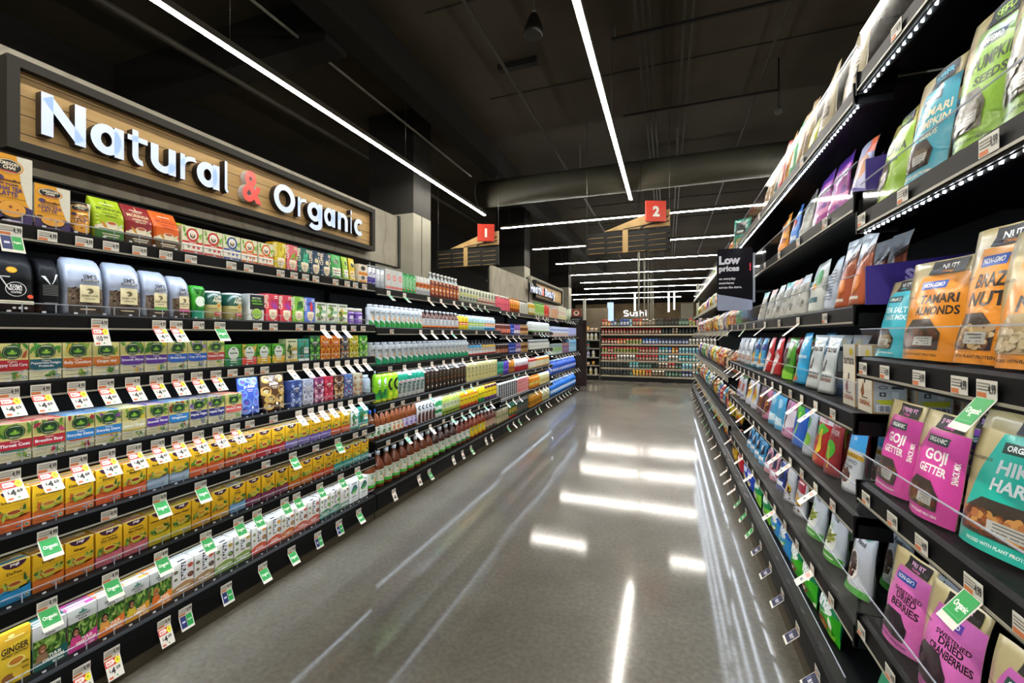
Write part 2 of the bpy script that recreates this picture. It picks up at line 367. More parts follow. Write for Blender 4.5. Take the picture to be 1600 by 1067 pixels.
DATA['S2'] = [(1.697, [('canP', 2.583, 2.671, 2), ('canW', 2.671, 2.779, 2), ('redBx', 2.779, 3.01, 3), ('canG', 3.01, 3.221, 4), ('orW', 3.221, 3.458, 4), ('komb', 3.458, 4.042, 8), ('cartG', 4.042, 4.513, 6), ('cartR', 4.513, 5.065, 6)]), (1.404, [('almd', 2.597, 3.325, 11), ('brnL', 3.325, 4.042, 9), ('canYO', 4.042, 4.274, 3), ('canBG', 4.274, 4.717, 5), ('canBW', 4.717, 5.043, 4)]), (1.12, [('oat', 2.597, 4.274, 20), ('blkCapB', 4.274, 4.641, 4), ('blkCapY', 4.641, 5.065, 5)]), (0.834, [('whCan', 2.605, 0, 1), ('limeB', 2.678, 2.82, 2), ('limeB2', 2.82, 2.965, 2), ('tealW', 2.965, 3.368, 6), ('drkS', 3.368, 4.21, 11), ('kraft', 4.21, 5.087, 9)]), (0.563, [('ambG', 2.597, 2.87, 4), ('ambO', 2.87, 3.037, 3), ('ambL', 3.037, 3.241, 3), ('blkBand', 3.241, 3.551, 5), ('whGr', 3.551, 3.686, 2), ('limeW', 3.686, 4.071, 5), ('yelO', 4.071, 4.531, 5), ('yelGr', 4.531, 4.717, 2), ('yelPu', 4.717, 5.109, 4)]), (0.19, [('jug', 2.59, 3.527, 9), ('jugD', 3.527, 4.012, 4), ('ambW', 4.012, 4.324, 3), ('ambY', 4.324, 4.755, 4), ('grPk', 4.755, 5.087, 3)])]
DATA['S3'] = [(1.663, [('pinkC', 5.109, 5.587, 5), ('orgB', 5.587, 6.001, 4), ('whBk', 6.001, 6.406, 3)]), (1.35, [('brPk', 5.109, 5.613, 4), ('canBl', 5.613, 5.774, 2), ('purW', 5.774, 6.03, 2), ('tanC', 6.03, 6.406, 3)]), (1.085, [('thinBr', 5.109, 5.536, 5), ('canBl', 5.536, 5.829, 3), ('purW', 5.829, 6.06, 2), ('tanC', 6.06, 6.406, 3)]), (0.816, [('tealG', 5.109, 5.338, 3), ('purB', 5.338, 5.536, 2), ('orgBr', 5.536, 5.774, 2), ('whRed', 5.774, 6.406, 5)]), (0.492, [('blkCt', 5.131, 5.857, 6), ('redCt', 5.857, 6.406, 4)]), (0.19, [('whGr2', 5.109, 5.536, 4), ('grYel', 5.536, 5.857, 3), ('dkGr', 5.857, 6.406, 4)])]
DATA['S4'] = [(1.663, [('yelBt', 6.472, 6.788, 2), ('grPkt', 6.788, 7.339, 4), ('redPk', 7.339, 7.691, 2)]), (1.4, [('whJar', 6.472, 7.691, 8)]), (1.11, [('whJar2', 6.472, 7.691, 8)]), (0.807, [('rdWh', 6.472, 6.862, 3), ('orWh', 6.862, 7.691, 6)]), (0.482, [('orgJ', 6.472, 7.054, 4), ('crm', 7.054, 7.691, 4)]), (0.19, [('orgJ2', 6.472, 7.214, 5), ('crm2', 7.214, 7.691, 3)])]
DATA['S5'] = [(1.663, [('strp', 7.784, 8.281, 3), ('whBag', 8.334, 9.021, 2), ('mintBsk', 9.525, 0, 1)]), (1.317, [('bwPk', 7.784, 9.274, 5), ('lavPk', 9.274, 10.117, 2)]), (0.972, [('grPk2', 7.784, 8.665, 3), ('mauv', 8.665, 9.339, 2), ('ltBl', 9.339, 10.117, 3)]), (0.59, [('bluJ', 7.784, 10.117, 7)]), (0.19, [('bluJ2', 7.784, 10.117, 7)])]
DATA['B'] = [(2.1, [('tanT', 2.987, 3.284, 1), ('greyT', 2.868, 2.97, 1), ('redT', 2.758, 2.852, 1), ('orgT', 2.643, 2.743, 1), ('grnT', 2.513, 2.629, 1), ('tanT2', 2.407, 2.501, 1), ('krfT', 2.301, 2.396, 1), ('limT', 2.213, 2.291, 1), ('crmK', 1.997, 2.204, 1), ('crmK2', 1.716, 1.933, 1)]), (1.775, [('orgBg', 2.616, 2.901, 1), ('bluBg', 2.477, 2.589, 1), ('shrW', 2.232, 2.453, 1), ('shrP', 2.075, 2.213, 1), ('shrP2', 1.854, 2.059, 1), ('whPu', 1.68, 1.823, 1)]), (1.437, [('whTp', 3.199, 3.422, 1), ('whTp2', 2.987, 3.179, 1), ('whTp3', 2.804, 2.97, 1), ('whTp', 2.643, 2.788, 1), ('whTp2', 2.501, 2.629, 1), ('whTp3', 2.342, 2.489, 1), ('bigW', 2.067, 2.321, 1), ('barW', 1.961, 2.059, 1), ('brnSt', 1.685, 1.94, 1)]), (1.112, [('whB', 3.708, 4.384, 1), ('bluY', 3.241, 3.68, 1), ('redB', 2.804, 3.22, 1), ('grnB', 2.513, 2.788, 1), ('ltblB', 2.332, 2.501, 1), ('barn', 1.983, 2.311, 1), ('barnC', 1.68, 1.961, 1)]), (0.803, [('whTh', 3.983, 4.384, 1), ('yelC', 3.47, 3.918, 1), ('nutsB', 3.263, 3.446, 1), ('nutsP', 3.099, 3.241, 1), ('ltblB2', 2.758, 3.08, 1), ('pnkB', 2.563, 2.743, 1), ('bluGr', 2.364, 2.55, 1), ('whGrB', 2.232, 2.342, 1), ('popR', 2.059, 2.213, 1), ('popR2', 1.961, 2.043, 1), ('brkW', 1.68, 1.947, 1)]), (0.476, [('barB', 3.22, 3.825, 1), ('barPk', 2.884, 3.199, 1), ('barNv', 2.713, 2.868, 1), ('whSun', 2.55, 2.685, 1), ('redSun', 2.342, 2.525, 1), ('whBean', 1.88, 2.311, 1), ('bowlW2', 1.685, 1.854, 1)]), (0.222, [('yelR', 4.12, 4.425, 1), ('redR', 3.825, 4.085, 1), ('bluR', 3.422, 3.765, 1), ('grnR', 3.119, 3.374, 1), ('grnR2', 2.868, 3.08, 1), ('angB', 2.453, 2.835, 1), ('angG3', 2.067, 2.419, 1), ('angG4', 1.794, 2.043, 1)])]
TAGS = [[('N', 0.747), ('P', 0.835), ('P', 0.933), ('P', 1.013), ('P', 1.107), ('P', 1.203), ('P', 1.304), ('P', 1.492), ('P', 1.583), ('P', 1.774), ('P', 1.864), ('P', 1.946), ('P', 2.024), ('P', 2.188), ('P', 2.293), ('P', 2.373), ('P', 2.465)], [('T1099', 0.978), ('T469', 1.177), ('T469', 1.243), ('P', 1.337), ('G', 1.435), ('P', 1.633), ('P', 1.729), ('P', 1.9), ('P', 1.984), ('W', 2.08), ('W', 2.166), ('W', 2.263), ('P', 2.354), ('P', 2.451)], [('T469', 0.743), ('T469', 0.818), ('T469', 0.911), ('T469', 0.997), ('T469', 1.083), ('T469', 1.167), ('T469', 1.249), ('T469', 1.329), ('T469', 1.416), ('P', 1.498), ('P', 1.586), ('P', 1.675), ('W', 1.837), ('W', 1.946), ('W', 2.029), ('W', 2.111), ('W', 2.205), ('W', 2.293), ('W', 2.379), ('W', 2.465)], [('T469', 0.746), ('T469', 0.834), ('T469', 0.917), ('T469', 1.001), ('T469', 1.088), ('T469', 1.172), ('T469', 1.249), ('T469', 1.335), ('T469', 1.425), ('T469', 1.511), ('P', 1.59), ('P', 1.729), ('W', 1.895), ('W', 1.984), ('W', 2.064), ('W', 2.144), ('W', 2.228), ('W', 2.323), ('W', 2.418)], [('G', 0.835), ('P', 1.007), ('G', 1.179), ('G', 1.346), ('P', 1.511), ('P', 1.682), ('G', 1.855), ('P', 2.024), ('G', 2.205), ('P', 2.373), ('P', 2.465)], [('G', 0.834), ('G', 1.011), ('G', 1.184), ('G', 1.369), ('G', 1.528), ('G', 1.63), ('G', 1.799), ('G', 1.881), ('G', 2.054), ('G', 2.233), ('G', 2.392)], [('T409', 0.762), ('T409', 0.842), ('T409', 0.924), ('T409', 1.013), ('T409', 1.193), ('N', 1.277), ('N', 1.463), ('G', 1.659), ('G', 1.842), ('N', 2.034), ('N', 2.211), ('G', 2.399)]]
SIGN1 = [('N', 0.952, 1.09, 2.14, 2.3085), ('a', 1.107, 1.225, 2.14, 2.272), ('t', 1.239, 1.319, 2.14, 2.297), ('u', 1.332, 1.443, 2.14, 2.268), ('r', 1.464, 1.539, 2.14, 2.27), ('a', 1.546, 1.665, 2.14, 2.272), ('l', 1.683, 1.732, 2.14, 2.318), ('&', 1.801, 1.927, 2.132, 2.318), ('O', 2.011, 2.175, 2.136, 2.314), ('r', 2.196, 2.267, 2.14, 2.27), ('g', 2.278, 2.411, 2.085, 2.272), ('a', 2.43, 2.537, 2.14, 2.272), ('n', 2.564, 2.67, 2.14, 2.27), ('i', 2.687, 2.727, 2.14, 2.318), ('c', 2.742, 2.856, 2.14, 2.272)]
SIGN2 = [('H', 7.352, 7.499, 2.12, 2.28), ('e', 7.517, 7.635, 2.12, 2.245), ('a', 7.651, 7.769, 2.12, 2.245), ('l', 7.781, 7.833, 2.12, 2.285), ('t', 7.841, 7.915, 2.12, 2.27), ('h', 7.928, 8.046, 2.12, 2.285), ('&', 8.114, 8.254, 2.115, 2.285), ('B', 8.323, 8.463, 2.12, 2.28), ('e', 8.481, 8.599, 2.12, 2.245), ('a', 8.615, 8.733, 2.12, 2.245), ('u', 8.749, 8.867, 2.12, 2.245), ('t', 8.88, 8.954, 2.12, 2.27), ('y', 8.967, 9.085, 2.075, 2.245)]
NEAR = [('seedY', 0.55, 1.468, 1.709, 0), ('tamP', 0.55, 1.299, 1.709, 4), ('blueP', 0.625, 1.34, 1.709, 0), ('seedG', 0.55, 1.109, 1.709, 8), ('seedG2', 0.55, 0.968, 1.709, 8), ('seaT', 0.55, 1.47, 1.283, 0), ('seaT2', 0.635, 1.4, 1.283, 0), ('almO', 0.556, 1.307, 1.283, 9), ('brzO', 0.55, 1.112, 1.283, 6), ('brzO2', 0.65, 1.197, 1.283, 0), ('pineO', 0.555, 0.979, 1.283, 9), ('gojP', 0.55, 1.459, 0.919, 0), ('gojP2', 0.55, 1.279, 0.919, 2), ('gojV', 0.63, 1.304, 0.919, 0), ('hikT', 0.574, 1.082, 0.919, 17), ('hikT2', 0.55, 0.825, 0.919, 10), ('krfB', 0.65, 1.118, 0.919, 0), ('bowlW', 0.635, 1.462, 0.528, 0), ('berP', 0.55, 1.418, 0.528, 6), ('crnP', 0.55, 1.233, 0.528, 8), ('gojO', 0.55, 1.025, 0.528, 6), ('angG', 0.54, 1.455, 0.222, 0), ('angG2', 0.54, 1.27, 0.222, 0)]
WID = {'chaiL': 0.0953, 'chaiM': 0.0936, 'chaiS': 0.0637, 'morG': 0.096, 'morR': 0.0961, 'morO': 0.102, 'pandaR': 0.0902, 'pandaB': 0.0884, 'pandaO': 0.0887, 'clipY': 0.0745, 'clipP': 0.075, 'clipT': 0.0846, 'clipN': 0.0799, 'pchG': 0.1089, 'pchL': 0.0547, 'pchY': 0.0635, 'stackO': 0.0938, 'cofB': 0.0965, 'cofB2': 0.0588, 'jim': 0.1157, 'jimG': 0.0956, 'jimP': 0.0817, 'matTall': 0.0567, 'alt': 0.0978, 'matBox': 0.0882, 'clipR': 0.0768, 'clipLm': 0.082, 'clipBl': 0.0777, 'leafW': 0.088, 'leafY': 0.0884, 'purC': 0.075, 'tRed1': 0.0765, 'tTeal': 0.0819, 'tOra1': 0.0819, 'tOra2': 0.0827, 'tPur1': 0.0801, 'tPur2': 0.083, 'tBlu1': 0.0801, 'tBlu2': 0.0815, 'tMom': 0.0822, 'matchG': 0.0824, 'matchR': 0.0816, 'matchY': 0.08, 'leafY2': 0.0793, 'leafT': 0.0798, 'pukG': 0.0799, 'pukO': 0.0797, 'pukN': 0.0718, 'pukY': 0.0885, 'pukL': 0.0873, 'tRed2': 0.0813, 'tRed3': 0.0827, 'tBlu3': 0.081, 'tBlu4': 0.0814, 'tLem': 0.0807, 'tPur3': 0.0811, 'tBlu5': 0.0806, 'tNav': 0.0763, 'tPink': 0.0858, 'pkpB': 0.1231, 'pkpN': 0.1511, 'pukI': 0.0811, 'pukS': 0.0818, 'pukK': 0.0767, 'pukRd': 0.076, 'pukBr': 0.0864, 'pukTP': 0.0795, 'pukC': 0.0908, 'yThr': 0.0811, 'yCold': 0.0809, 'yBed': 0.0788, 'yBlu': 0.0808, 'yOr': 0.0763, 'yBrick': 0.0826, 'yOrR': 0.0782, 'yRed': 0.082, 'yLil': 0.0835, 'yLil2': 0.0799, 'leafT2': 0.0762, 'leafT3': 0.0942, 'yDet': 0.077, 'yGin': 0.0809, 'ySkin': 0.0838, 'yLem': 0.0814, 'yHon': 0.0828, 'yPer': 0.0841, 'yPlum': 0.0794, 'yOrg2': 0.0812, 'yOr3': 0.0812, 'yTeal': 0.0791, 'yTealY': 0.0771, 'gingY': 0.077, 'oiT': 0.0861, 'oiP': 0.0833, 'oiO': 0.0841, 'oiY': 0.0838, 'oiO2': 0.0821, 'nuBr': 0.0899, 'nuGB': 0.0897, 'nuG': 0.0894, 'nuC': 0.0843, 'nuO': 0.0862, 'nuC2': 0.0879, 'nuT': 0.0789, 'nuM': 0.0775, 'mtn': 0.0885, 'canP': 0.0429, 'canW': 0.053, 'redBx': 0.0749, 'canG': 0.0515, 'orW': 0.0577, 'komb': 0.0712, 'cartG': 0.0765, 'cartR': 0.0897, 'almd': 0.0645, 'brnL': 0.0776, 'canYO': 0.0756, 'canBG': 0.0862, 'canBW': 0.0796, 'oat': 0.0818, 'blkCapB': 0.0893, 'blkCapY': 0.0827, 'whCan': 0.09, 'limeB': 0.0691, 'limeB2': 0.0707, 'tealW': 0.0656, 'drkS': 0.0746, 'kraft': 0.095, 'ambG': 0.0664, 'ambO': 0.0545, 'ambL': 0.0664, 'blkBand': 0.0603, 'whGr': 0.0659, 'limeW': 0.0752, 'yelO': 0.0895, 'yelGr': 0.0907, 'yelPu': 0.0956, 'jug': 0.1015, 'jugD': 0.1183, 'ambW': 0.1011, 'ambY': 0.1053, 'grPk': 0.1077, 'pinkC': 0.0741, 'orgB': 0.077, 'whBk': 0.0753, 'brPk': 0.0781, 'canBl': 0.0681, 'purW': 0.0716, 'tanC': 0.0699, 'thinBr': 0.0794, 'tealG': 0.071, 'purB': 0.0614, 'orgBr': 0.0738, 'whRed': 0.0735, 'blkCt': 0.075, 'redCt': 0.0729, 'whGr2': 0.0794, 'grYel': 0.0746, 'dkGr': 0.0729, 'yelBt': 0.0735, 'grPkt': 0.0732, 'redPk': 0.0818, 'whJar': 0.0756, 'whJar2': 0.0756, 'rdWh': 0.0725, 'orWh': 0.0771, 'orgJ': 0.0773, 'crm': 0.0741, 'orgJ2': 0.0767, 'crm2': 0.0739, 'strp': 0.1541, 'whBag': 0.135, 'mintBsk': 0.3, 'bwPk': 0.1386, 'lavPk': 0.1307, 'grPk2': 0.1366, 'mauv': 0.1567, 'ltBl': 0.1447, 'bluJ': 0.1356, 'bluJ2': 0.1356, 'seedY': 0.1531, 'tamP': 0.1681, 'blueP': 0.0428, 'seedG': 0.1257, 'seedG2': 0.1388, 'seaT': 0.1587, 'seaT2': 0.0273, 'almO': 0.18, 'brzO': 0.1348, 'pineO': 0.1492, 'gojP': 0.1752, 'gojP2': 0.1767, 'gojV': 0.0321, 'hikT': 0.2546, 'bowlW': 0.0892, 'berP': 0.1587, 'crnP': 0.203, 'gojO': 0.1803, 'angG': 0.1384, 'angG2': 0.2468, 'tanT': 0.1278, 'greyT': 0.0994, 'redT': 0.0913, 'orgT': 0.0975, 'grnT': 0.1133, 'tanT2': 0.0911, 'krfT': 0.093, 'limT': 0.0754, 'crmK': 0.2015, 'crmK2': 0.2115, 'orgBg': 0.278, 'bluBg': 0.1097, 'shrW': 0.2154, 'shrP': 0.1352, 'shrP2': 0.1994, 'whPu': 0.1396, 'whTp': 0.1418, 'whTp2': 0.1252, 'whTp3': 0.1427, 'bigW': 0.2482, 'barW': 0.0952, 'brnSt': 0.1114, 'whB': 0.1743, 'bluY': 0.4277, 'redB': 0.4058, 'grnB': 0.2684, 'ltblB': 0.1649, 'barn': 0.3201, 'barnC': 0.1283, 'whTh': 0.1681, 'yelC': 0.437, 'nutsB': 0.1785, 'nutsP': 0.1384, 'ltblB2': 0.314, 'pnkB': 0.1752, 'bluGr': 0.1823, 'whGrB': 0.1072, 'popR': 0.1508, 'popR2': 0.0799, 'brkW': 0.0666, 'barB': 0.1721, 'barPk': 0.136, 'barNv': 0.1503, 'whSun': 0.1309, 'redSun': 0.1785, 'whBean': 0.198, 'bowlW2': 0.1647, 'yelR': 0.2977, 'redR': 0.2531, 'bluR': 0.3353, 'grnR': 0.2495, 'grnR2': 0.2069, 'angB': 0.3727, 'angG3': 0.3431, 'angG4': 0.2431}
EXPO = 0.62
# ================================================================== tea cartons
GRN = ['#5c8a2e', '#3f7426', '#86a63a', '#a7b44a', '#2f5f24']
def trad(name, col, desc, lines, blobs, dark=None):
    rg = rng(name)
    f = [('r', 0, .56, 1, 1, '#d3c877')]
    f += leaves(rg, .05, .66, .95, .97, GRN[:3] + blobs, 15, .16)
    f += [('r', 0, .56, 1, .61, '#e7d98a'), ('e', .5, .77, .31, .195, '#0d2b16'), ('e', .5, .77, .275, .172, '#b8cf8e'), ('e', .5, .77, .262, .163, '#123a1c'),
          ('e', .5, .76, .2, .12, '#1c4a22')]
    f += [('e', .42, .745, .07, .035, '#6fa535'), ('e', .58, .745, .07, .035, '#6fa535'), ('e', .5, .77, .055, .06, '#9cc544'), ('e', .5, .725, .12, .02, '#8bbb3e')]
    f += [('t', 'TRADITIONAL', .5, .9, .026, '#e8efc8', .34), ('t', 'MEDICINALS', .5, .625, .026, '#e8efc8', .3)]
    f += [('r', 0, .31, 1, .56, col), ('t', 'Organic', .5, .5, .04, '#f4ecd8', .4)]
    if len(lines) == 1: f += [('t', lines[0], .5, .395, .078, '#ffffff', .93)]
    else: f += [('t', lines[0], .5, .43, .058, '#ffffff', .93), ('t', lines[1], .5, .345, .058, '#ffffff', .7)]
    f += [('r', .1, .27, .86, .3, dark or col), ('r', .08, .2, .5, .206, '#8a8468'), ('r', .08, .16, .42, .166, '#8a8468'), ('r', .08, .08, .4, .088, '#6a654e')]
    f += leaves(rg, .55, .1, .8, .22, GRN[:3] + blobs, 6, .11) + [('e', .88, .09, .07, .045, '#3b6a78'), ('e', .88, .09, .045, .028, '#dfe6d0')]
    carton(name, 'tea_box', desc, .126, .07, '#e3dcb4', f, [('r', 0, 0, 1, .12, '#e9dfae'), ('r', 0, .12, 1, .9, col), ('r', .2, .35, .8, .5, '#e9e2c0'), ('r', .3, .6, .7, .66, '#e9e2c0')])
trad('tRed1', '#c3202c', 'tea box with a red band reading Cold Care', ['Gypsy Cold Care'], ['#b5502a', '#c2452f'], '#e0523a')
trad('tTeal', '#1f6272', 'tea box with a teal band reading Peppermint Delight', ['Peppermint Delight', 'Probiotic'], ['#3f8f3a'], '#2b7a86')
trad('tOra1', '#d9722a', 'tea box with an orange band reading Belly Comfort', ['Belly Comfort'], ['#d8b23a'])
trad('tOra2', '#dd7b2c', 'tea box with an orange band reading Ginger Aid', ['Ginger Aid'], ['#e0a93a', '#e8c04a'])
trad('tPur1', '#6a3da5', 'tea box with a purple band and lavender sprigs', ['Smooth Move'], ['#8a6cc0', '#e0c038'])
trad('tPur2', '#6a3da5', 'tea box with a purple band and yellow flowers', ['Smooth Move'], ['#e3c832'])
trad('tBlu1', '#3a6fd0', 'tea box with a blue band and cinnamon stick', ['Stress Ease'], ['#b5652a'])
trad('tBlu2', '#3566c8', 'tea box with a blue band reading Cup of Calm', ['Cup of Calm'], ['#9a7cc0', '#d8a0a8'])
trad('tMom', '#d2524a', 'tea box with a coral band and green leaves', ["Mother's Milk"], ['#cfd060'])
trad('tRed2', '#b52334', 'tea box with a red band reading Throat Coat', ['Throat Coat'], ['#cfe08a'], '#2e7f78')
trad('tRed3', '#bb2233', 'tea box with a red band reading Breathe Easy', ['Breathe Easy'], ['#b8284a', '#c04a68'], '#2e8a5a')
trad('tBlu3', '#2b86cf', 'tea box with a sky blue band and red berries', ['Everyday Detox'], ['#b02a38', '#c23a44'], '#d0503a')
trad('tBlu4', '#2b86cf', 'tea box with a sky blue band and purple thistle', ['Everyday Detox'], ['#8a4a9a', '#d8b23a'], '#dba43a')
trad('tLem', '#dcd6a0', 'cream tea box with a pale band and lemon slices', ['Lemon Ginger'], ['#e3c832', '#e8d24a'], '#d8c34a')
trad('tPur3', '#5a34a2', 'tea box with a violet band on cream', ['Smooth Move'], ['#e3c832'], '#7c4ab0')
trad('tBlu5', '#2b86cf', 'tea box with a sky blue band and brown berries', ['Weightless'], ['#8c3a2a', '#b5502a'])
trad('tNav', '#27307f', 'tea box with a navy band reading Nighty Night', ['Nighty Night'], ['#7a58a8', '#9a86b8'], '#3a46a0')
trad('tPink', '#d96058', 'tea box with a salmon pink band', ['Mother\'s Milk'], ['#7db043', '#a8c060'], '#e08a78')
def yogi(name, col, desc, lines, tea='#a8431c', bowl='#bdb53c', side='#7a3a78'):
    rg = rng(name); Y0 = '#e6b31a'
    f = [('r', 0, .0, 1, .29, col), ('p', [(0, .28), (1, .28), (1, .37), (.86, .31), (.7, .3), (.4, .31), (.2, .35), (0, .31)], col)]
    f += [('p', [(.5 + .37 * math.cos(a), 1 - .155 * math.sin(a)) for a in [PI * k / 14 for k in range(15)]], '#3a1430'), ('t', 'yogi', .5, .925, .07, '#f4ead8', .5)]
    if len(lines) == 1: f += [('t', lines[0], .5, .705, .068, '#3d2810', .86)]
    else: f += [('t', lines[0], .5, .755, .044, '#3d2810', .84), ('t', lines[1], .5, .665, .062, '#3d2810', .7)]
    f += [('r', .1, .625, .9, .631, '#6a4a18')]
    f += leaves(rg, .1, .38, .32, .5, GRN + ['#c8602a'], 6, .13) + leaves(rg, .7, .42, .92, .54, GRN + ['#d8a03a'], 5, .13)
    f += [('e', .76, .44, .1, .035, '#cfc64e'), ('e', .76, .44, .06, .018, Y0)]
    f += [('p', [(.27, .46)] + [(.5 + .23 * math.cos(PI + PI * k / 12), .46 + .155 * math.sin(PI + PI * k / 12)) for k in range(13)] + [(.73, .46)], bowl), ('e', .5, .46, .235, .062, '#dcd472'), ('e', .5, .458, .195, .046, tea), ('e', .5, .315, .11, .018, '#8f8a2c')]
    f += [('r', .56, .06, .76, .105, '#24507c'), ('r', .58, .075, .74, .09, '#d8dccf'), ('e', .87, .085, .07, .042, '#dfe3d2'), ('e', .87, .085, .05, .028, '#4a7a50'), ('r', .08, .1, .3, .106, '#5a4a30'), ('r', .08, .07, .26, .076, '#5a4a30')]
    t = [('r', 0, 0, 1, .16, '#f2e3a0'), ('p', [(0, .2), (1, .34), (1, .52), (0, .4)], col), ('r', .05, .6, .95, .8, '#f4ead0'), ('p', [(.1, .62), (.6, .66), (.62, .76), (.12, .74)], side), ('r', 0, .86, 1, .93, '#caa012')]
    carton(name, 'tea_box', desc, .132, .07, Y0, f, t, side=[('r', 0, 0, 1, .3, col), ('r', .15, .45, .85, .8, '#f0dfa0')])
yogi('yThr', '#d2622a', 'yellow tea box reading Throat Comfort over an orange base', ['Throat Comfort'])
yogi('yCold', '#cf6a2c', 'yellow tea box reading Cold Season over an orange base', ['Cold Season'], '#c8762a')
yogi('yBed', '#d0582a', 'yellow tea box reading Caramel Bedtime over an orange base', ['Soothing Caramel', 'Bedtime'], '#9c2a16')
yogi('yBlu', '#8fa4b4', 'yellow tea box with a grey-blue base reading Bedtime', ['Bedtime'], '#d89a2c')
yogi('yOr', '#d8622a', 'yellow tea box with a bright orange base', ['Peach', 'Detox'], '#b0341a')
yogi('yBrick', '#b5502c', 'yellow tea box with a brick red base', ['Soothing', 'Mint'], '#a8431c')
yogi('yOrR', '#cf4f28', 'yellow tea box with an orange-red base', ['Vanilla Spice'], '#a03018')
yogi('yRed', '#c8303a', 'yellow tea box with a red base', ['Sweet', 'Clementine'], '#b02a20')
yogi('yLil', '#8a78b8', 'yellow tea box with a lilac base', ['Honey', 'Lavender'], '#9c2a16')
yogi('yLil2', '#7c62ae', 'yellow tea box with a violet base', ['Stress Relief'], '#9c2a16')
yogi('yDet', '#2c96cf', 'yellow tea box reading DeTox over a blue base', ['DeTox'], '#b0521c')
yogi('yGin', '#d8722a', 'yellow tea box reading Ginger over an orange base', ['Ginger'], '#b8561c')
yogi('ySkin', '#d2707c', 'yellow tea box with a pink base reading Skin Detox', ['Soothing Rose', 'Skin Detox'], '#a82018')
yogi('yLem', '#d8c22a', 'all yellow tea box reading Lemon Ginger', ['Lemon Ginger'], '#d89a2c')
yogi('yHon', '#e0a62a', 'golden yellow tea box with a honey base', ['Mango', 'Ginger'], '#d08a24')
yogi('yPer', '#7fb0d8', 'yellow tea box with a pale blue base', ['Perfect', 'Energy'], '#c86a24')
yogi('yPlum', '#8a3a5a', 'yellow tea box with a plum base', ['Green Tea', 'Super'], '#b8a83a')
yogi('yOrg2', '#e07a26', 'yellow tea box with a tangerine base', ['Green Tea'], '#a8b03a')
yogi('yOr3', '#d85426', 'yellow tea box with a deep orange base', ['Kava'], '#a03018')
yogi('yTeal', '#3fa89a', 'yellow tea box with a teal base', ['Green Tea', 'Kombucha'], '#b8b03a')
yogi('yTealY', '#6ab8b0', 'yellow tea box with a pale teal base', ['Pure Green'], '#c8b83a')
def oi(name, col, desc, lines, hair, cloth):
    rg = rng(name)
    f = [('r', 0, .2, 1, .68, '#3f6a26')] + leaves(rg, .03, .28, .97, .7, ['#4f8030', '#6d9a3a', '#86ab4a', '#2f561e', '#9ab85a'], 46, .1)
    f += [('r', 0, .69, 1, 1, '#b9b8ae'), ('e', .5, .91, .05, .055, '#2f6a5a'), ('e', .42, .89, .07, .025, '#2f6a5a'), ('e', .58, .89, .07, .025, '#2f6a5a'), ('t', 'ORGANIC', .5, .795, .06, '#3a3f3a', .5), ('t', 'INDIA', .5, .725, .045, '#3a3f3a', .3)]
    f += [('p', [(.06, .15), (.44, .15), (.42, .3), (.33, .38), (.17, .38), (.08, .3)], cloth), ('e', .25, .45, .13, .115, hair), ('e', .26, .435, .085, .082, '#9a6642'), ('e', .23, .445, .013, .008, '#20140c'), ('e', .29, .445, .013, .008, '#20140c'), ('e', .26, .4, .03, .008, '#f0e0d0')]
    f += [('p', [(0, 0), (1, 0), (1, .36), (.8, .33), (.55, .27), (.4, .2), (.2, .16), (0, .15)], col), ('t', lines[0], .62, .205, .06, '#fff4e0', .66), ('t', lines[1], .6, .125, .06, '#fff4e0', .7), ('e', .6, .05, .05, .026, '#e8ead8'), ('r', .7, .035, .9, .065, '#e8ead8')]
    t = [('r', 0, 0, 1, .12, '#e8e6da'), ('r', 0, .12, 1, .4, col), ('r', .08, .18, .7, .33, '#f0efe6'), ('r', 0, .4, 1, .62, '#c9cbd2'), ('r', 0, .62, 1, .9, col), ('p', [(.2, .66), (.9, .7), (.85, .8), (.25, .78)], '#3f7a6a')]
    carton(name, 'tea_box', desc, .15, .08, '#bdbcb2', f, t, side=[('r', 0, 0, 1, .5, col)])
oi('oiT', '#175a54', 'grey tea box with leaf photo and dark teal base', ['TULSI', 'ORIGINAL'], '#6a4a2a', '#8a6a4a')
oi('oiP', '#cc3a8c', 'grey tea box with leaf photo and magenta base', ['TULSI', 'SWEET ROSE'], '#1a1210', '#c8407c')
oi('oiO', '#e0782a', 'grey tea box with leaf photo and orange base', ['TULSI', 'TURMERIC'], '#141010', '#e8a04a')
oi('oiY', '#dd9a2c', 'grey tea box with leaf photo and amber base', ['TULSI', 'LEMON'], '#1c1412', '#d8c03a')
oi('oiO2', '#e2862e', 'grey tea box with leaf photo and light orange base', ['TULSI', 'GINGER'], '#c8702a', '#d8702a')
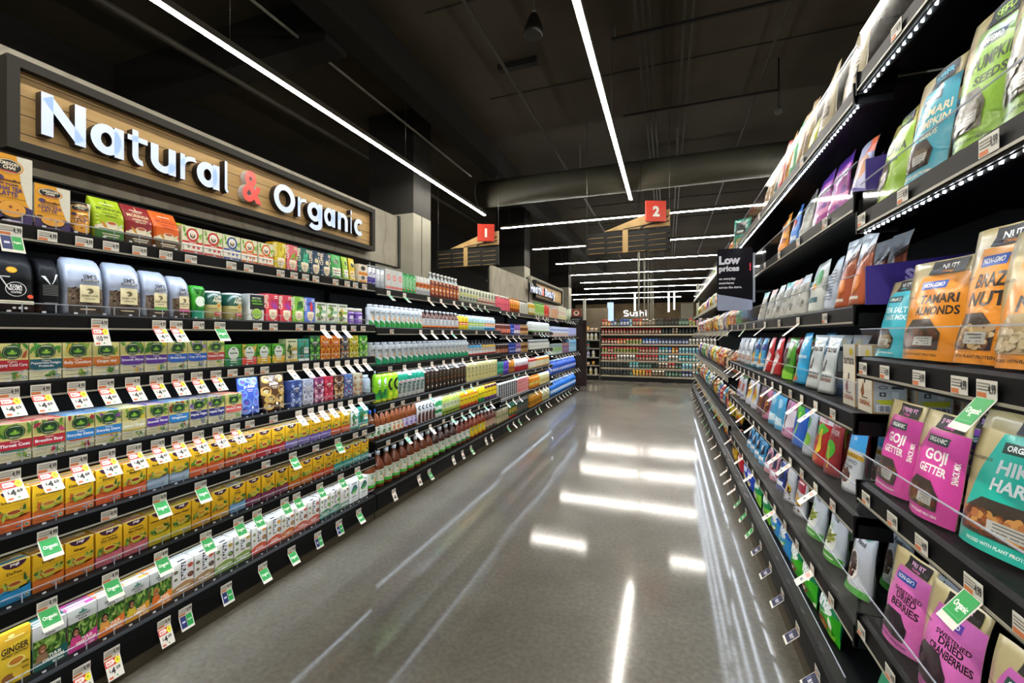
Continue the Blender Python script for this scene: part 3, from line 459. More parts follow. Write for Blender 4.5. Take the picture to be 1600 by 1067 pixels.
def numi(name, col, desc, spots, t2):
    rg = rng(name)
    f = [('p', [(0, 0), (1, 0), (1, .34), (.8, .42), (.6, .42), (.3, .34), (0, .2)], '#ece6d8'), ('r', 0, 0, 1, .25, col), ('p', [(0, .25), (1, .25), (1, .3), (.6, .36), (.2, .3)], col)]
    f += [('r', .4, .42, .63, .97, '#141517'), ('t', 'NUMI', .435, .69, .16, '#f0f0ee', .47, 0, -90)]
    for cx, cy, r_, c in ((.16, .74, .1, spots[0]), (.84, .8, .13, spots[1]), (.85, .5, .15, spots[2]), (.15, .52, .08, spots[0])):
        f += [('e', cx, cy, r_, r_ * .55, c), ('e', cx - .02, cy + .01, r_ * .55, r_ * .3, spots[3])]
    f += [('t', t2[0], .5, .17, .055, '#fff8ec', .84), ('t', t2[1], .5, .09, .05, '#fff8ec', .6)]
    t = [('r', 0, .05, 1, .9, '#e4e3e2'), ('p', [(.3, .1), (.7, .12), (.66, .34), (.34, .3)], '#22252c'), ('p', [(.05, .5), (.6, .44), (.9, .6), (.3, .62)], '#c4c8d2')]
    carton(name, 'tea_box', desc, .142, .075, '#dcd8cd', f, t, side=[('r', 0, 0, 1, .2, col)])
numi('nuBr', '#b58a5a', 'cream tea box with black name strip and tan base', ['#4a6a44', '#c83a2a', '#5a2a22', '#8a5a44'], ['BREAKFAST', 'BLEND'])
numi('nuGB', '#a88a62', 'cream tea box with black name strip and beige base', ['#5a5a3a', '#c8402a', '#3a3230', '#7a5a44'], ['EARL GREY', 'TEA'])
numi('nuG', '#7f9a4c', 'cream tea box with black name strip and olive base', ['#3a5a3a', '#d8a03a', '#4a5a4a', '#8aa04a'], ['GUNPOWDER', 'GREEN'])
numi('nuC', '#cf5a42', 'cream tea box with black name strip and coral base', ['#4a7a4a', '#d8942a', '#6a4a34', '#c88a4a'], ['CHINESE', 'BREAKFAST'])
numi('nuO', '#c8692e', 'cream tea box with black name strip and rust base', ['#7a8a4a', '#b8432a', '#7a5a3a', '#d8a05a'], ['TURMERIC', 'TEA'])
numi('nuC2', '#c4604c', 'cream tea box with black name strip and brick base', ['#6a8a4a', '#c05a4a', '#6a3a2a', '#a86a4a'], ['ROOIBOS', 'CHAI'])
numi('nuT', '#4f8f78', 'cream tea box with black name strip and green base', ['#3a6a3a', '#8a5a3a', '#4f9a4a', '#7fb04a'], ['MOROCCAN', 'MINT'])
carton('nuM', 'tea_box', 'cream tea box with black name strip and grey-green base', .142, .075, '#dcd8cd', [('r', 0, 0, 1, .25, '#7a9a86'), ('r', .4, .42, .63, .97, '#141517'), ('t', 'NUMI', .435, .69, .16, '#f0f0ee', .47, 0, -90), ('e', .84, .8, .12, .07, '#7a4a30'), ('e', .85, .5, .13, .08, '#6a9a4a'), ('t', 'WHITE ROSE', .5, .1, .05, '#ffffff', .8)], [('r', 0, .05, 1, .9, '#e4e3e2')])
carton('mtn', 'tea_box', 'white tea box with a green mountain picture', .145, .075, '#e6e8e4', [('p', [(.12, .5), (.3, .66), (.5, .8), (.75, .78), (.9, .6), (.7, .52)], '#2f5f66'), ('p', [(.14, .48), (.4, .62), (.66, .66), (.88, .56), (.6, .42), (.3, .4)], '#3f8a5a'), ('p', [(.2, .44), (.5, .5), (.8, .46), (.5, .38)], '#8fc070'), ('r', .2, .86, .8, .9, '#3a4a48'), ('r', .2, .14, .8, .16, '#8a9a96'), ('r', .25, .24, .75, .28, '#5a6a66')], [('r', 0, .05, 1, .9, '#e8eaec')])
carton('gingY', 'tea_box', 'large yellow ginger tea box with a tan side seam', .175, .085, '#d9b52a', [('p', [(0, .7), (1, .82), (1, 1), (0, 1)], '#c99a22'), ('t', 'GINGER', .52, .6, .12, '#2c1d0a', .84), ('t', 'HONEY CRYSTALS', .52, .535, .045, '#2c1d0a', .8), ('e', .55, .4, .28, .09, '#e8d47a'), ('e', .55, .41, .22, .06, '#b8741c'), ('e', .3, .14, .2, .08, '#8a5a2a'), ('e', .6, .17, .16, .07, '#e0b83a'), ('r', .72, .3, .93, .34, '#8a6a14'), ('r', .72, .2, .93, .24, '#8a6a14'), ('e', .4, .92, .1, .03, '#f0dc8a'), ('r', .2, .86, .8, .885, '#f0dc8a')], [('r', 0, .2, 1, .6, '#cfc04a'), ('t', 'GINGER', .4, .4, .16, '#5a6a1c', .6)])
def panda(name, col, desc):
    f = leaves(rng('panda'), .05, .5, .95, .95, ['#6fa83a', '#8cbf52'], 12, .15) + [('e', .5, .71, .3, .235, col), ('e', .5, .71, .215, .17, '#f1efe2'), ('e', .5, .69, .13, .11, '#3a3a38'), ('e', .5, .74, .1, .075, '#e8e4d8'), ('e', .5, .67, .06, .05, '#c8a27a')]
    f += [('r', 0, .14, 1, .42, '#efe9da'), ('r', 0, .4, 1, .47, col), ('t', 'organic tea', .5, .42, .036, '#ffffff', .6), ('r', 0, 0, 1, .13, col), ('e', .3, .28, .07, .06, '#8a8a7a'), ('e', .55, .28, .07, .06, col), ('e', .78, .28, .07, .06, col), ('r', .1, .05, .9, .075, '#f4e8dc')]
    carton(name, 'tea_box', desc, .128, .075, '#dfe0bf', f, [('r', 0, 0, 1, .9, col)])
panda('pandaR', '#c8262c', 'square pale tea box with red ring emblem'); panda('pandaB', '#2a4f9c', 'square pale tea box with blue ring emblem'); panda('pandaO', '#dd6a24', 'square pale tea box with orange ring emblem')
def clip(name, col, mot, desc, ink='#f6ead2', cupc='#eadbb8'):
    rg = rng(name)
    f = [('t', 'CLIPPER', .16, .72, .15, ink, .5, 0, 90)] + leaves(rg, .45, .5, .85, .75, mot, 7, .2) + [('e', .62, .6, .14, .09, mot[0])]
    f += [('p', [(.22, .4)] + [(.55 + .33 * math.cos(PI + PI * k / 10), .36 + .3 * math.sin(PI + PI * k / 10)) for k in range(11)] + [(.88, .4)], cupc), ('e', .55, .4, .33, .045, '#f7efdc'), ('e', .55, .3, .16, .05, '#d8b89a'), ('r', .35, .17, .75, .19, '#8a6a52'), ('r', .66, .9, .92, .94, ink), ('r', .66, .84, .92, .87, ink)]
    carton(name, 'tea_box', desc, .152, .07, col, f, [('r', .0, .0, 1, .9, col)], side=[('t', 'CLIPPER', .5, .6, .2, ink, .7, 0, 90)])
clip('clipY', '#d9bf1e', ['#e8d84a', '#b89a12'], 'tall mustard yellow tea box with a teacup picture', '#f7efc0'); clip('clipP', '#e0727c', ['#8ab83a', '#c8404a'], 'tall pink tea box with a teacup picture')
clip('clipT', '#14665c', ['#2fae8a', '#58c8a0'], 'tall dark teal tea box with a teacup picture'); clip('clipN', '#22415e', ['#e8e0b0', '#4a6a8a'], 'tall navy tea box with a crescent moon')
clip('clipR', '#e0404e', ['#9a3a9a', '#c82a5a'], 'tall bright red tea box with a purple flower'); clip('clipLm', '#8cc63a', ['#2f7a2c', '#1f5a2a'], 'tall lime green tea box with dark leaves'); clip('clipBl', '#5f7fd8', ['#d8383a', '#2a4aa8'], 'tall cornflower blue tea box with a red flower')
def leafw(name, pc, desc, base='#dfe3cf', fruit='#7a9a3a', dy=0):
    rg = rng(name)
    f = [('r', .12, .86, .88, .93, '#6f7a5c')] + leaves(rg, .15, .3, .6, .78, ['#3f7a34', '#2c5f2c', fruit], 12, .2) + [('r', .5, .5, .94, .62, pc), ('r', .5, .34, .94, .48, '#f3f3e8'), ('r', 0, 0, 1, .1, pc), ('e', .3, .2, .18, .06, '#6a5a4a')]
    carton(name, 'tea_box', desc, .13, .06, base, f, [('r', 0, 0, 1, .9, base)])
leafw('leafW', '#8ab89a', 'small white tea box with dark leaf sprays'); leafw('leafY', '#8fb83a', 'small white tea box with a yellow-green plant', fruit='#c8a02a'); leafw('leafY2', '#c8a83a', 'pale yellow tea box with a leaf drawing', '#d8d6a4', '#b8a03a'); leafw('leafT', '#e8efe8', 'turquoise tea box with a white label', '#3f9f8c', '#2a6a5a')
leafw('leafT2', '#4aa890', 'white tea box with turquoise base', '#d5ded2', '#3f8a6a'); leafw('leafT3', '#e8d8a0', 'turquoise tea box with gold label', '#2f9f92', '#1f6a5a')
def pukka(name, col, a1, a2, desc, bagk=False):
    rg = rng(name); f = []
    for s_ in (-1, 1):
        for cx, cy, r_ in ((.28, .84, .17), (.34, .52, .2), (.22, .3, .2), (.3, .12, .17)):
            x = .5 + s_ * cx
            f += [('e', x, cy, r_, r_ * .62, a1), ('e', x - s_ * .03, cy + .02, r_ * .7, r_ * .42, col), ('e', x, cy - .01, r_ * .4, r_ * .24, a2)]
    f += [('p', [(.5, .92), (.72, .76), (.72, .62), (.5, .5), (.28, .62), (.28, .76)], col), ('t', 'pukka', .5, .68, .085, '#f6f0e0', .52), ('r', .36, .62, .64, .635, '#e8dcc0'), ('r', .4, .58, .6, .593, '#e8dcc0'), leaf(.5, .2, .09, .05, PI / 2, a1), ('e', .5, .17, .05, .03, '#f6f0e0')]
    if bagk: pouch(name, 'tea_pouch', desc, .205, .06, col, f, tilt=R(5), curl=.004)
    else: carton(name, 'tea_box', desc, .15, .06, col, f, [('r', 0, 0, 1, .9, col), ('e', .5, .5, .3, .2, a1)])
pukka('pukG', '#1d4a2c', '#5cc24a', '#a8d84a', 'dark green tea box with lime swirls'); pukka('pukO', '#e0701c', '#f2b83a', '#8a3a12', 'orange tea box with gold swirls'); pukka('pukN', '#20304a', '#c9b47a', '#d86a2a', 'navy tea box with gold swirls')
pukka('pukY', '#b5a81c', '#e8dc5a', '#6a7a14', 'olive yellow tea box with swirls'); pukka('pukL', '#2f8a2c', '#9ae04a', '#d8f08a', 'bright green tea box with lime swirls'); pukka('pukI', '#2c3f7a', '#7f9ad0', '#c8d0e8', 'indigo tea box with pale blue swirls')
pukka('pukS', '#a8aab8', '#d8dae4', '#7a7f9a', 'silver-grey tea box with swirls'); pukka('pukK', '#7a2a5a', '#e0a0b8', '#f0d8d0', 'plum tea box with pink swirls'); pukka('pukRd', '#b8203c', '#d0405a', '#e07a8a', 'crimson tea box with faint swirls')
pukka('pukBr', '#4a2618', '#d8c08a', '#b8803a', 'dark brown tea box with cream swirls'); pukka('pukTP', '#4a6a9a', '#8a3a7a', '#8ad0d0', 'slate blue tea box with purple swirls'); pukka('pukC', '#d0c4a4', '#8a7a4a', '#b83a3a', 'cream tea box with brown swirls')
pukka('pkpB', '#3656b8', '#7fa8f0', '#8a5ac8', 'large royal blue tea pouch with swirls', True); pukka('pkpN', '#5a3a20', '#d8b05a', '#e8d8a0', 'large brown tea pouch with gold swirls', True)
def matcha(name, col, desc, leafc='#3f9a2c', extra='#6cc23a'):
    f = [('r', 0, .4, 1, 1, '#58b030')] + leaves(rng(name), .02, .5, .98, .96, [leafc, extra, '#2f7a24'], 14, .22) + [('r', 0, 0, 1, .4, col), ('e', .5, .6, .34, .3, '#eef2e4'), ('t', 'matcha', .5, .56, .1, '#3f5a34', .5), ('r', .42, .76, .58, .84, '#5a8a3a'), ('r', .3, .24, .7, .28, '#f0f0d8'), ('r', .3, .14, .7, .17, '#f0f0d8')]
    carton(name, 'tea_box', desc, .105, .07, '#58b030', f, [('r', 0, 0, 1, .9, '#6cc24a')])
matcha('matchG', '#1f7a4a', 'short green tea box with dark green base'); matcha('matchR', '#d0443a', 'short green tea box with white disc and red base', '#d8a03a', '#e8b84a'); matcha('matchY', '#cfa81c', 'short green tea box with white disc and yellow base')
def chai(name, kind, desc, h, w=None):
    w = w or WID[name]
    f = [('p', [(.6, 1), (1, 1), (1, .2), (.86, .34), (.72, .6)], '#dcdacb'), ('e', .42, .83, .36, .115, '#c98a14'), ('e', .42, .83, .32, .098, '#f0e6cc'), ('e', .42, .83, .3, .09, '#1c1a18'), ('t', 'OREGON', .42, .845, .045, '#f2ecd8', .44), ('t', 'CHAI', .42, .79, .045, '#f2ecd8', .3), ('p', [(.18, .765), (.66, .765), (.56, .745), (.28, .745)], '#b8481c')]
    f += [('e', .2, .645, .1, .045, '#4a3a6a'), ('r', .2, .615, .7, .635, '#6a3a1c'), ('e', .55, .63, .05, .018, '#4a2a14'), ('t', 'THE ORIGINAL', .4, .56, .03, '#3a2a5a', .5), ('t', 'CHAI TEA', .42, .48, .062, '#4a3a78', .66), ('t', 'LATTE', .4, .405, .062, '#4a3a78', .46), ('r', .05, .375, .82, .382, '#6a4a2a')]
    f += [('p', [(0, 0), (1, 0), (1, .26), (.8, .29), (.5, .1), (.2, .2), (0, .3)], '#3a2a60'), ('e', .5, .21, .36, .135, '#1f1712'), ('e', .5, .225, .33, .118, '#e2a03a'), ('e', .45, .25, .05, .02, '#8a4a1c'), ('e', .62, .22, .03, .012, '#8a4a1c'), ('r', .06, .28, .2, .31, '#1f1712'), ('r', .25, .04, .7, .058, '#d8d0e8')]
    if kind == 'tea_canister': bottle(name, kind, desc, h, 'tub', '#e2a01c', [(.0, .16, '#3a2a60')], '#1a1a1c', [(o[0],) + tuple(o[1:]) for o in f], 'gloss', 18, 'canister', .92, True, w / 2 * .97)
    else: carton(name, kind, desc, h, .09, '#e2a01c', f, [('r', 0, 0, 1, .9, '#d8cfa8')], w=w, side=[('r', 0, 0, 1, 1, '#d6d5c8'), ('r', 0, 0, 1, .14, '#3a2a60')])
chai('chaiL', 'tea_carton', 'tall orange chai carton reading Chai Tea Latte', .23); chai('chaiM', 'tea_carton', 'middle sized orange chai carton with a grey side', .158); chai('chaiS', 'tea_canister', 'small orange chai canister with a black lid', .125)
def mor(name, c1, c2, ink, desc):
    w = WID[name]
    f = [('r', 0, .32, 1, 1, c1), ('p', [(0, .32), (.2, .38), (.5, .4), (.8, .36), (1, .3), (1, .26), (0, .24)], '#f0e8d0'), ('r', 0, 0, 1, .27, c2), ('t', 'ORGANIC', .5, .81, .03, ink, .35), ('t', 'MORINGA', .5, .7, .075, ink, .84), ('t', 'GREEN TEA', .5, .61, .045, ink, .6), ('t', 'INFUSION', .5, .55, .035, ink, .44), leaf(.5, .91, .09, .03, PI / 2, ink), ('r', .25, .862, .75, .885, '#f2efe0'), ('e', .52, .4, .2, .05, '#e8dcc8'), ('e', .52, .41, .15, .03, '#b8561c'), leaf(.8, .36, .14, .05, .5, '#cfd8b0'), leaf(.25, .36, .14, .05, 2.6, '#c88a2a'), ('r', .2, .14, .8, .16, '#e8e4cc'), ('r', .25, .09, .75, .11, '#e8e4cc')]
    d = .045
    L = [(0, w / 2, d, 0), (.1, w / 2, d, 0), (.14, w / 2, d * .5, .006), (.168, w / 2, .006, .012), (.17, w / 2, .004, .012)]
    loft(name, 'tea_pouch', desc, L, c1, f, .168, w, 'gloss', 'box', 8)
mor('morG', '#a9c81c', '#2f6a2a', '#3c5a12', 'lime green gable-top tea pack reading Moringa'); mor('morR', '#8c1f28', '#3a2a1c', '#e8d8b0', 'dark red gable-top tea pack reading Moringa'); mor('morO', '#e2661c', '#4a3a20', '#a8380f', 'bright orange gable-top tea pack reading Moringa')
def bagL(w, d, h): return [(0, w / 2 * .96, d, 0), (h * .06, w / 2, d, 0), (h * .6, w / 2 * .98, d * .95, 0), (h * .82, w / 2 * .97, d * .7, .004), (h * .95, w / 2 * .93, d * .42, .012), (h, w / 2 * .8, d * .25, .016)]
def jim(name, col, desc, h):
    w = WID[name]; rg = rng(name)
    f = [('r', .04, .19, .96, .5, '#6a5a48')] + [('e', rg.uniform(.08, .92), rg.uniform(.2, .5), .035, .016, rg.choice(['#2c1d14', '#4a3424', '#8a7660', '#3a281c'])) for _ in range(70)]
    f += [('r', .04, .0, .96, .19, '#2c221c'), ('r', .3, .24, .82, .56, '#d9cfa4'), ('t', "JIM'S", .58, .68, .075, '#26241f', .5), ('r', .34, .625, .82, .665, '#33302a'), ('t', 'ORGANIC COFFEE', .58, .634, .022, '#e8e4d8', .42), ('e', .56, .45, .1, .05, '#6a5f44'), ('e', .5, .44, .06, .025, '#d9cfa4'), ('t', 'SWEET LOVE', .56, .345, .034, '#4a4230', .44), ('r', .42, .3, .7, .31, '#4a4230'), ('r', .3, .17 if col else .24, .82, .23 if col else .24, col or '#d9cfa4'), ('r', .3, .1, .7, .12, '#c8b890')]
    loft(name, 'coffee_bag', desc, bagL(w, .045, h), '#9ba1ae', f, h * .94, w, 'foil', 'bag', 5)
jim('jim', None, 'white-topped coffee bag showing brown beans and a tan label', .215); jim('jimG', '#4aa82c', 'white-topped coffee bag with a green stripe under its label', .2); jim('jimP', '#c83a7a', 'white-topped coffee bag with a pink stripe under its label', .19)
f = [('e', .42, .76, .13, .055, '#c88a1c'), ('e', .42, .76, .1, .04, '#e0a83a'), ('e', .5, .42, .26, .13, '#e8e8e4'), ('e', .5, .42, .245, .12, '#101012'), ('t', 'KONA', .5, .45, .05, '#f0f0ee', .3), ('t', 'ISLAND', .5, .4, .04, '#f0f0ee', .3), ('t', 'COFFEE', .5, .35, .03, '#f0f0ee', .26), ('e', .86, .3, .09, .035, '#d8543a'), ('r', .12, .16, .98, .22, '#d8d2b8'), ('r', .2, .18, .9, .195, '#5a5648')] + [('e', .45 + .14 * i, .09, .045, .022, '#cfcfcf') for i in range(3)] + [('r', .1, .62, .35, .64, '#e8e8e4'), ('p', [(.1, .62), (.14, .62), (.36, .4), (.33, .4)], '#e8e8e4')]
loft('cofB', 'coffee_bag', 'glossy black coffee bag with a white ring logo', bagL(.1, .045, .205), '#0c0c0e', f, .19, .1, 'lacquer', 'bag', 5)
loft('cofB2', 'coffee_bag', 'narrow black coffee bag printed with fine white lines', bagL(.06, .045, .2), '#0b0b0d', [('p', [(.1, .7), (.3, .7), (.5, .55), (.46, .55)], '#d8d8d8'), ('p', [(.9, .75), (.8, .75), (.55, .56), (.6, .56)], '#d8d8d8')] + [('r', .15, .35 + .03 * i, .85, .356 + .03 * i, '#8a8a8a') for i in range(7)] + [('r', .2, .2, .8, .21, '#9a9a9a')], .19, .06, 'lacquer', 'bag', 5)
bottle('alt', 'coffee_canister', 'cream and green round coffee canister', .137, 'can', '#d3c98a', [(.52, .93, '#17513f'), (.93, 1, '#e8ecec')], '#e2e6e8', [('t', 'Cafe', .56, .76, .13, '#f2ecd0', .3), ('t', 'Altura', .56, .62, .13, '#f2ecd0', .4), ('e', .58, .5, .1, .1, '#e0c88a'), ('e', .58, .5, .075, .075, '#b8862a'), ('r', .42, .15, .72, .28, '#b02a2c'), ('r', .46, .2, .68, .23, '#e8d8c0'), ('r', .2, .38, .5, .4, '#7a7440')], 'gloss', 20, 'canister', .93, True)
loft('matTall', 'tea_pouch', 'tall bright green pack with dark leaves', [(0, WID['matTall'] / 2, .035, 0), (.14, WID['matTall'] / 2, .034, 0), (.155, WID['matTall'] / 2, .02, 0)], '#3fae2c', leaves(rng('mt'), .1, .4, .9, .95, ['#1f6a24', '#2c8a2c'], 9, .3) + [('e', .55, .55, .4, .16, '#e4efe0'), ('r', 0, 0, 1, .28, '#1f8a6a')], .15, WID['matTall'], 'gloss', 'box', 6)
carton('matBox', 'tea_box', 'white and black tea box with a green matcha cup', .142, .07, '#d5d8d2', [('r', .06, .42, 1, .97, '#161a18'), ('t', 'MATCHA', .5, .82, .06, '#e0f0d8', .6), ('t', 'GREEN TEA', .5, .72, .06, '#8ad03a', .7), ('r', .2, .62, .9, .66, '#6ab82c'), ('e', .5, .26, .36, .22, '#20241f'), ('e', .5, .27, .32, .19, '#b8d86a'), ('e', .5, .28, .26, .14, '#8ab83a')], [('r', 0, 0, 1, .9, '#c8cfd4')])
for nm, c1, c2, ds in (('pchG', '#1f9a3c', '#d8e0d0', 'tall green tea pouch'), ('pchL', '#9ac83a', '#e8ecd8', 'narrow lime and white tea pouch'), ('pchY', '#e0c01c', '#e8d8a0', 'narrow yellow tea pouch')):
    pouch(nm, 'tea_pouch', ds + ' on the top shelf', .165, .045, c1, [('r', .15, .12, .85, .45, c2), ('r', .2, .3, .8, .36, '#8a2a2c'), ('e', .5, .7, .2, .1, '#2c4a2c'), ('r', .3, .2, .7, .23, '#5a5a4a')], tilt=R(4), curl=.004)
carton('stackO', 'tea_box', 'orange and white stacked tea boxes', .135, .07, '#e4dcc8', [('r', 0, .44, 1, .6, '#e08a1c'), ('r', 0, 0, 1, .16, '#e0961c'), ('e', .5, .8, .25, .12, '#2a2622'), ('e', .5, .3, .22, .1, '#2a2622'), ('r', 0, .49, 1, .5, '#6a3a12')], [('r', 0, 0, 1, .9, '#d8a83a')])
bottle('purC', 'coffee_tin', 'small violet tin with a pale flower', .112, 'jar', '#7a58b0', [(.0, .06, '#b8a0d8'), (.68, .74, '#b49ad8')], '#e8e2d0', [('e', .5, .42, .2, .14, '#d8cfe8'), ('r', .3, .2, .7, .24, '#cdbbe8'), ('e', .5, .6, .12, .06, '#4a2f86')], 'gloss', 16, 'tin', None, True)
# ================================================================== bottles and cans further along the tea side
FR = [('r', .2, .1, .8, .13, '#8a8a84')]
def B(name, kind, cat, desc, h, pf, body, bands=(), cap=None, dec=(), seg=14, sep=False, k='gloss', sq=1.0, capk='plastic'):
    bottle(name, kind, desc, h, pf, body, bands, cap, dec, k, seg, cat, None, sep, None, capk, sq)
B('canP', 'drink_can', 'can', 'slim white can with a violet lower half', .165, 'slim', '#c9cdd8', [(0, .46, '#4536a8'), (.9, 1, '#c3c6cc')], None, [('t', 'yerba', .5, .6, .1, '#5a5fa8', .4), ('r', .2, .2, .8, .23, '#d8d8f0')])
B('canW', 'drink_can', 'can', 'slim pale grey can', .165, 'slim', '#b8c2cc', [(.9, 1, '#c9ced4')], None, [('r', .3, .3, .7, .33, '#8f9aa8'), ('r', .35, .6, .65, .68, '#d8dee4')])
carton('redBx', 'drink_carton', 'pale grey carton with a red ring', .165, .07, '#cdd0d2', [('e', .5, .62, .3, .14, '#d8433c'), ('e', .5, .62, .2, .09, '#e8e4e0'), ('e', .5, .62, .08, .06, '#c8302c'), ('r', .05, .1, .95, .2, '#d0302c'), ('r', .2, .14, .8, .16, '#f0e0dc')], [('r', 0, 0, 1, .9, '#d8a8a4')], cat='carton')
B('canG', 'drink_can', 'can', 'tall emerald green can', .165, 'slim', '#12a04c', [(.92, 1, '#cfd4d4'), (.0, .05, '#0c7a3a')], None, [('t', 'GREEN', .42, .5, .16, '#bff0c8', .6, 0, 90), ('e', .5, .18, .14, .04, '#d84a2c')])
B('orW', 'drink_can', 'can', 'white can with an orange band', .165, 'slim', '#d3d6d4', [(.42, .68, '#df7a2c'), (.0, .3, '#c4c9cc'), (.93, 1, '#c8ccce')], None, [('t', 'BUZZ', .5, .5, .12, '#7a2a12', .6), ('r', .25, .2, .75, .24, '#6a7a94')])
B('komb', 'kombucha_bottle', 'bottle', 'brown kombucha bottle with white cap', .235, 'bottle', '#6a2b18', [(.68, .88, '#b8c4c8'), (.12, .5, '#8a3a22')], '#eef0f0', [('r', .25, .2, .75, .48, '#c8702c'), ('e', .5, .62, .14, .05, '#e07a3a'), ('r', .3, .3, .7, .36, '#f0e0c8'), ('r', .35, .14, .65, .18, '#d8c0a0')], 14, True)
B('cartG', 'drink_carton', 'carton', 'pale green-white slim carton with leaves', .17, 'slim', '#c9cfbf', [(.93, 1, '#dcdcd4')], None, [('e', .5, .5, .2, .1, '#c8c83a'), ('r', .35, .62, .65, .84, '#3a4a38'), ('e', .5, .28, .22, .08, '#2f4a44'), ('r', .2, .12, .8, .15, '#8a9a8a')], 10)
B('cartR', 'drink_carton', 'carton', 'pale slim carton with a dark red stripe', .17, 'slim', '#c9cdba', [(.2, .3, '#8f2430'), (.93, 1, '#d8b8b4')], None, [('r', .35, .55, .65, .84, '#4a5a48'), ('e', .5, .42, .18, .06, '#d86a6a')], 10)
def almond(name, desc, fruit, tri, cup='#e3e9f2', h=.172):
    B(name, 'milk_bottle', 'bottle', desc, h, 'milk', '#d5dbde', [(.0, .06, '#3f9a52')], cup, [('p', [(.12, .02), (.88, .02), (.88, .08), (.12, .34)], tri), ('e', .55, .42, .17, .075, fruit), ('e', .5, .43, .08, .04, '#f0dca8'), ('t', 'almond', .5, .62, .07, '#3a4a48', .5), ('r', .55, .5, .62, .74, '#5a6a68'), ('r', .3, .55, .7, .565, '#6a7a78')], 14, True)
almond('almd', 'white almond drink bottle with orange fruit and green base', '#e0861c', '#2f9a48')
almond('oat', 'white nut drink bottle with brown nuts and green base', '#8a5228', '#1f8f62')
B('brnL', 'syrup_bottle', 'bottle', 'brown bottle with a white label and white cap', .17, 'bottle', '#5c2a12', [(.1, .55, '#cfd3d4'), (.1, .18, '#d87a3c')], '#f0f2f4', [('t', '7', .5, .3, .18, '#33415e', .3), ('r', .3, .24, .7, .265, '#7a86a0')], 12, True)
for nm, c1, c2, c3, cp, ds in (('canYO', '#e8d21c', '#e2641c', '#d8c81c', '#dfe4ec', 'yellow can with an orange band'), ('canBG', '#b8d8dc', '#a8cc3a', '#8ad0d0', '#e4ecf2', 'pale blue can with a lime base'), ('canBW', '#c8dcea', '#e08a2c', '#2a8ac8', '#e4ecf4', 'blue and white can with an orange wave')):
    B(nm, 'juice_bottle', 'bottle', ds, .16, 'milk', c1, [(.0, .2, c3), (.3, .52, c2)], cp, [('r', .2, .36, .8, .42, '#f4f0d8')], 12)
B('blkCapB', 'juice_bottle', 'bottle', 'white bottle with sky blue shoulder and black cap', .165, 'bottle', '#dfe3e4', [(0, .1, '#d8382c'), (.5, .66, '#2fa8dc'), (.66, .9, '#20242a')], '#15171a', [('r', .2, .3, .8, .34, '#8a9aa8'), ('r', .2, .4, .8, .43, '#5a6a7a')], 12)
B('blkCapY', 'juice_bottle', 'bottle', 'white bottle with yellow shoulder and black cap', .165, 'bottle', '#e2e0d8', [(0, .1, '#d8382c'), (.5, .66, '#e0b41c'), (.66, .9, '#20242a')], '#15171a', [('r', .2, .3, .8, .34, '#a8988a'), ('r', .2, .4, .8, .43, '#7a6a5a')], 12)
B('whCan', 'drink_jug', 'jug', 'large grey-white ribbed jug set back on the shelf', .215, 'milk', '#b8c4d0', [(.3, .33, '#9aa8b4'), (.5, .53, '#9aa8b4')], '#dfe6ee', [('e', .6, .45, .22, .2, '#8fb0a0'), ('e', .6, .45, .18, .16, '#b8c4d0')], 18, True)
B('limeB', 'juice_bottle', 'bottle', 'lime green bottle with a white oval', .24, 'milk', '#86c81e', [(0, .1, '#c8d83a'), (.1, .3, '#2f8a3c')], '#eef2f0', [('e', .5, .66, .2, .1, '#d8e0d8'), ('e', .5, .3, .22, .12, '#1f6a3a'), ('r', .3, .5, .7, .53, '#d8f0b0')], 16, True)
B('limeB2', 'juice_bottle', 'bottle', 'lime green bottle printed with a black curl', .24, 'milk', '#9ad022', [(0, .1, '#c8d83a')], '#eef2f0', [('e', .5, .52, .3, .2, '#101410'), ('e', .58, .52, .22, .13, '#9ad022'), ('e', .5, .22, .2, .06, '#d8e03a')], 16, True)
B('tealW', 'juice_bottle', 'bottle', 'white bottle with a teal shoulder and white cap', .225, 'milk', '#dde1df', [(.62, .86, '#1f9a7c')], '#f2f4f4', [('t', 'living', .4, .35, .13, '#33504c', .55, 0, 90), ('e', .65, .4, .1, .1, '#3fb8a0'), ('r', .25, .56, .75, .6, '#e0808a')], 14, True)
B('drkS', 'drink_bottle', 'bottle', 'dark brown slim bottle with white cap', .22, 'milk', '#2a1c14', [(.0, .06, '#1a120c')], '#eceeec', [('e', .5, .18, .08, .035, '#e8e8e0'), ('r', .3, .55, .7, .58, '#5a6a3a'), ('e', .5, .42, .18, .07, '#7a4a1c'), ('r', .35, .66, .65, .7, '#8a7a5a')], 12, True)
carton('kraft', 'drink_carton', 'yellow-green kraft drink carton', .2, .07, '#bdb476', [('r', .1, .1, .9, .12, '#8a824a'), ('t', 'TEA', .5, .62, .16, '#3f3c22', .6), ('r', .2, .5, .8, .53, '#4a4628'), ('e', .5, .3, .2, .07, '#7a7a3a'), ('r', 0, .92, 1, 1, '#d8d2a4')], [('r', 0, 0, 1, .9, '#d4cfa6')], cat='carton')
def amber(name, lab, desc, dot):
    B(name, 'kombucha_bottle', 'bottle', desc, .225, 'jug', '#7a3f1c', [(.1, .42, lab), (0, .1, '#6a3414')], '#1f66c8', [('e', .5, .22, .17, .07, dot), ('t', 'tea', .5, .33, .07, '#4a5a7a', .4), ('r', .3, .14, .7, .16, '#9a9a8a')], 14, True)
amber('ambG', '#dfe5d8', 'amber bottle with a green-leaf label and blue cap', '#3f8a3c'); amber('ambO', '#e6dcc4', 'amber bottle with an orange-fruit label and blue cap', '#e0782a'); amber('ambL', '#cfc8e4', 'amber bottle with a lilac label and blue cap', '#8a6ac0')
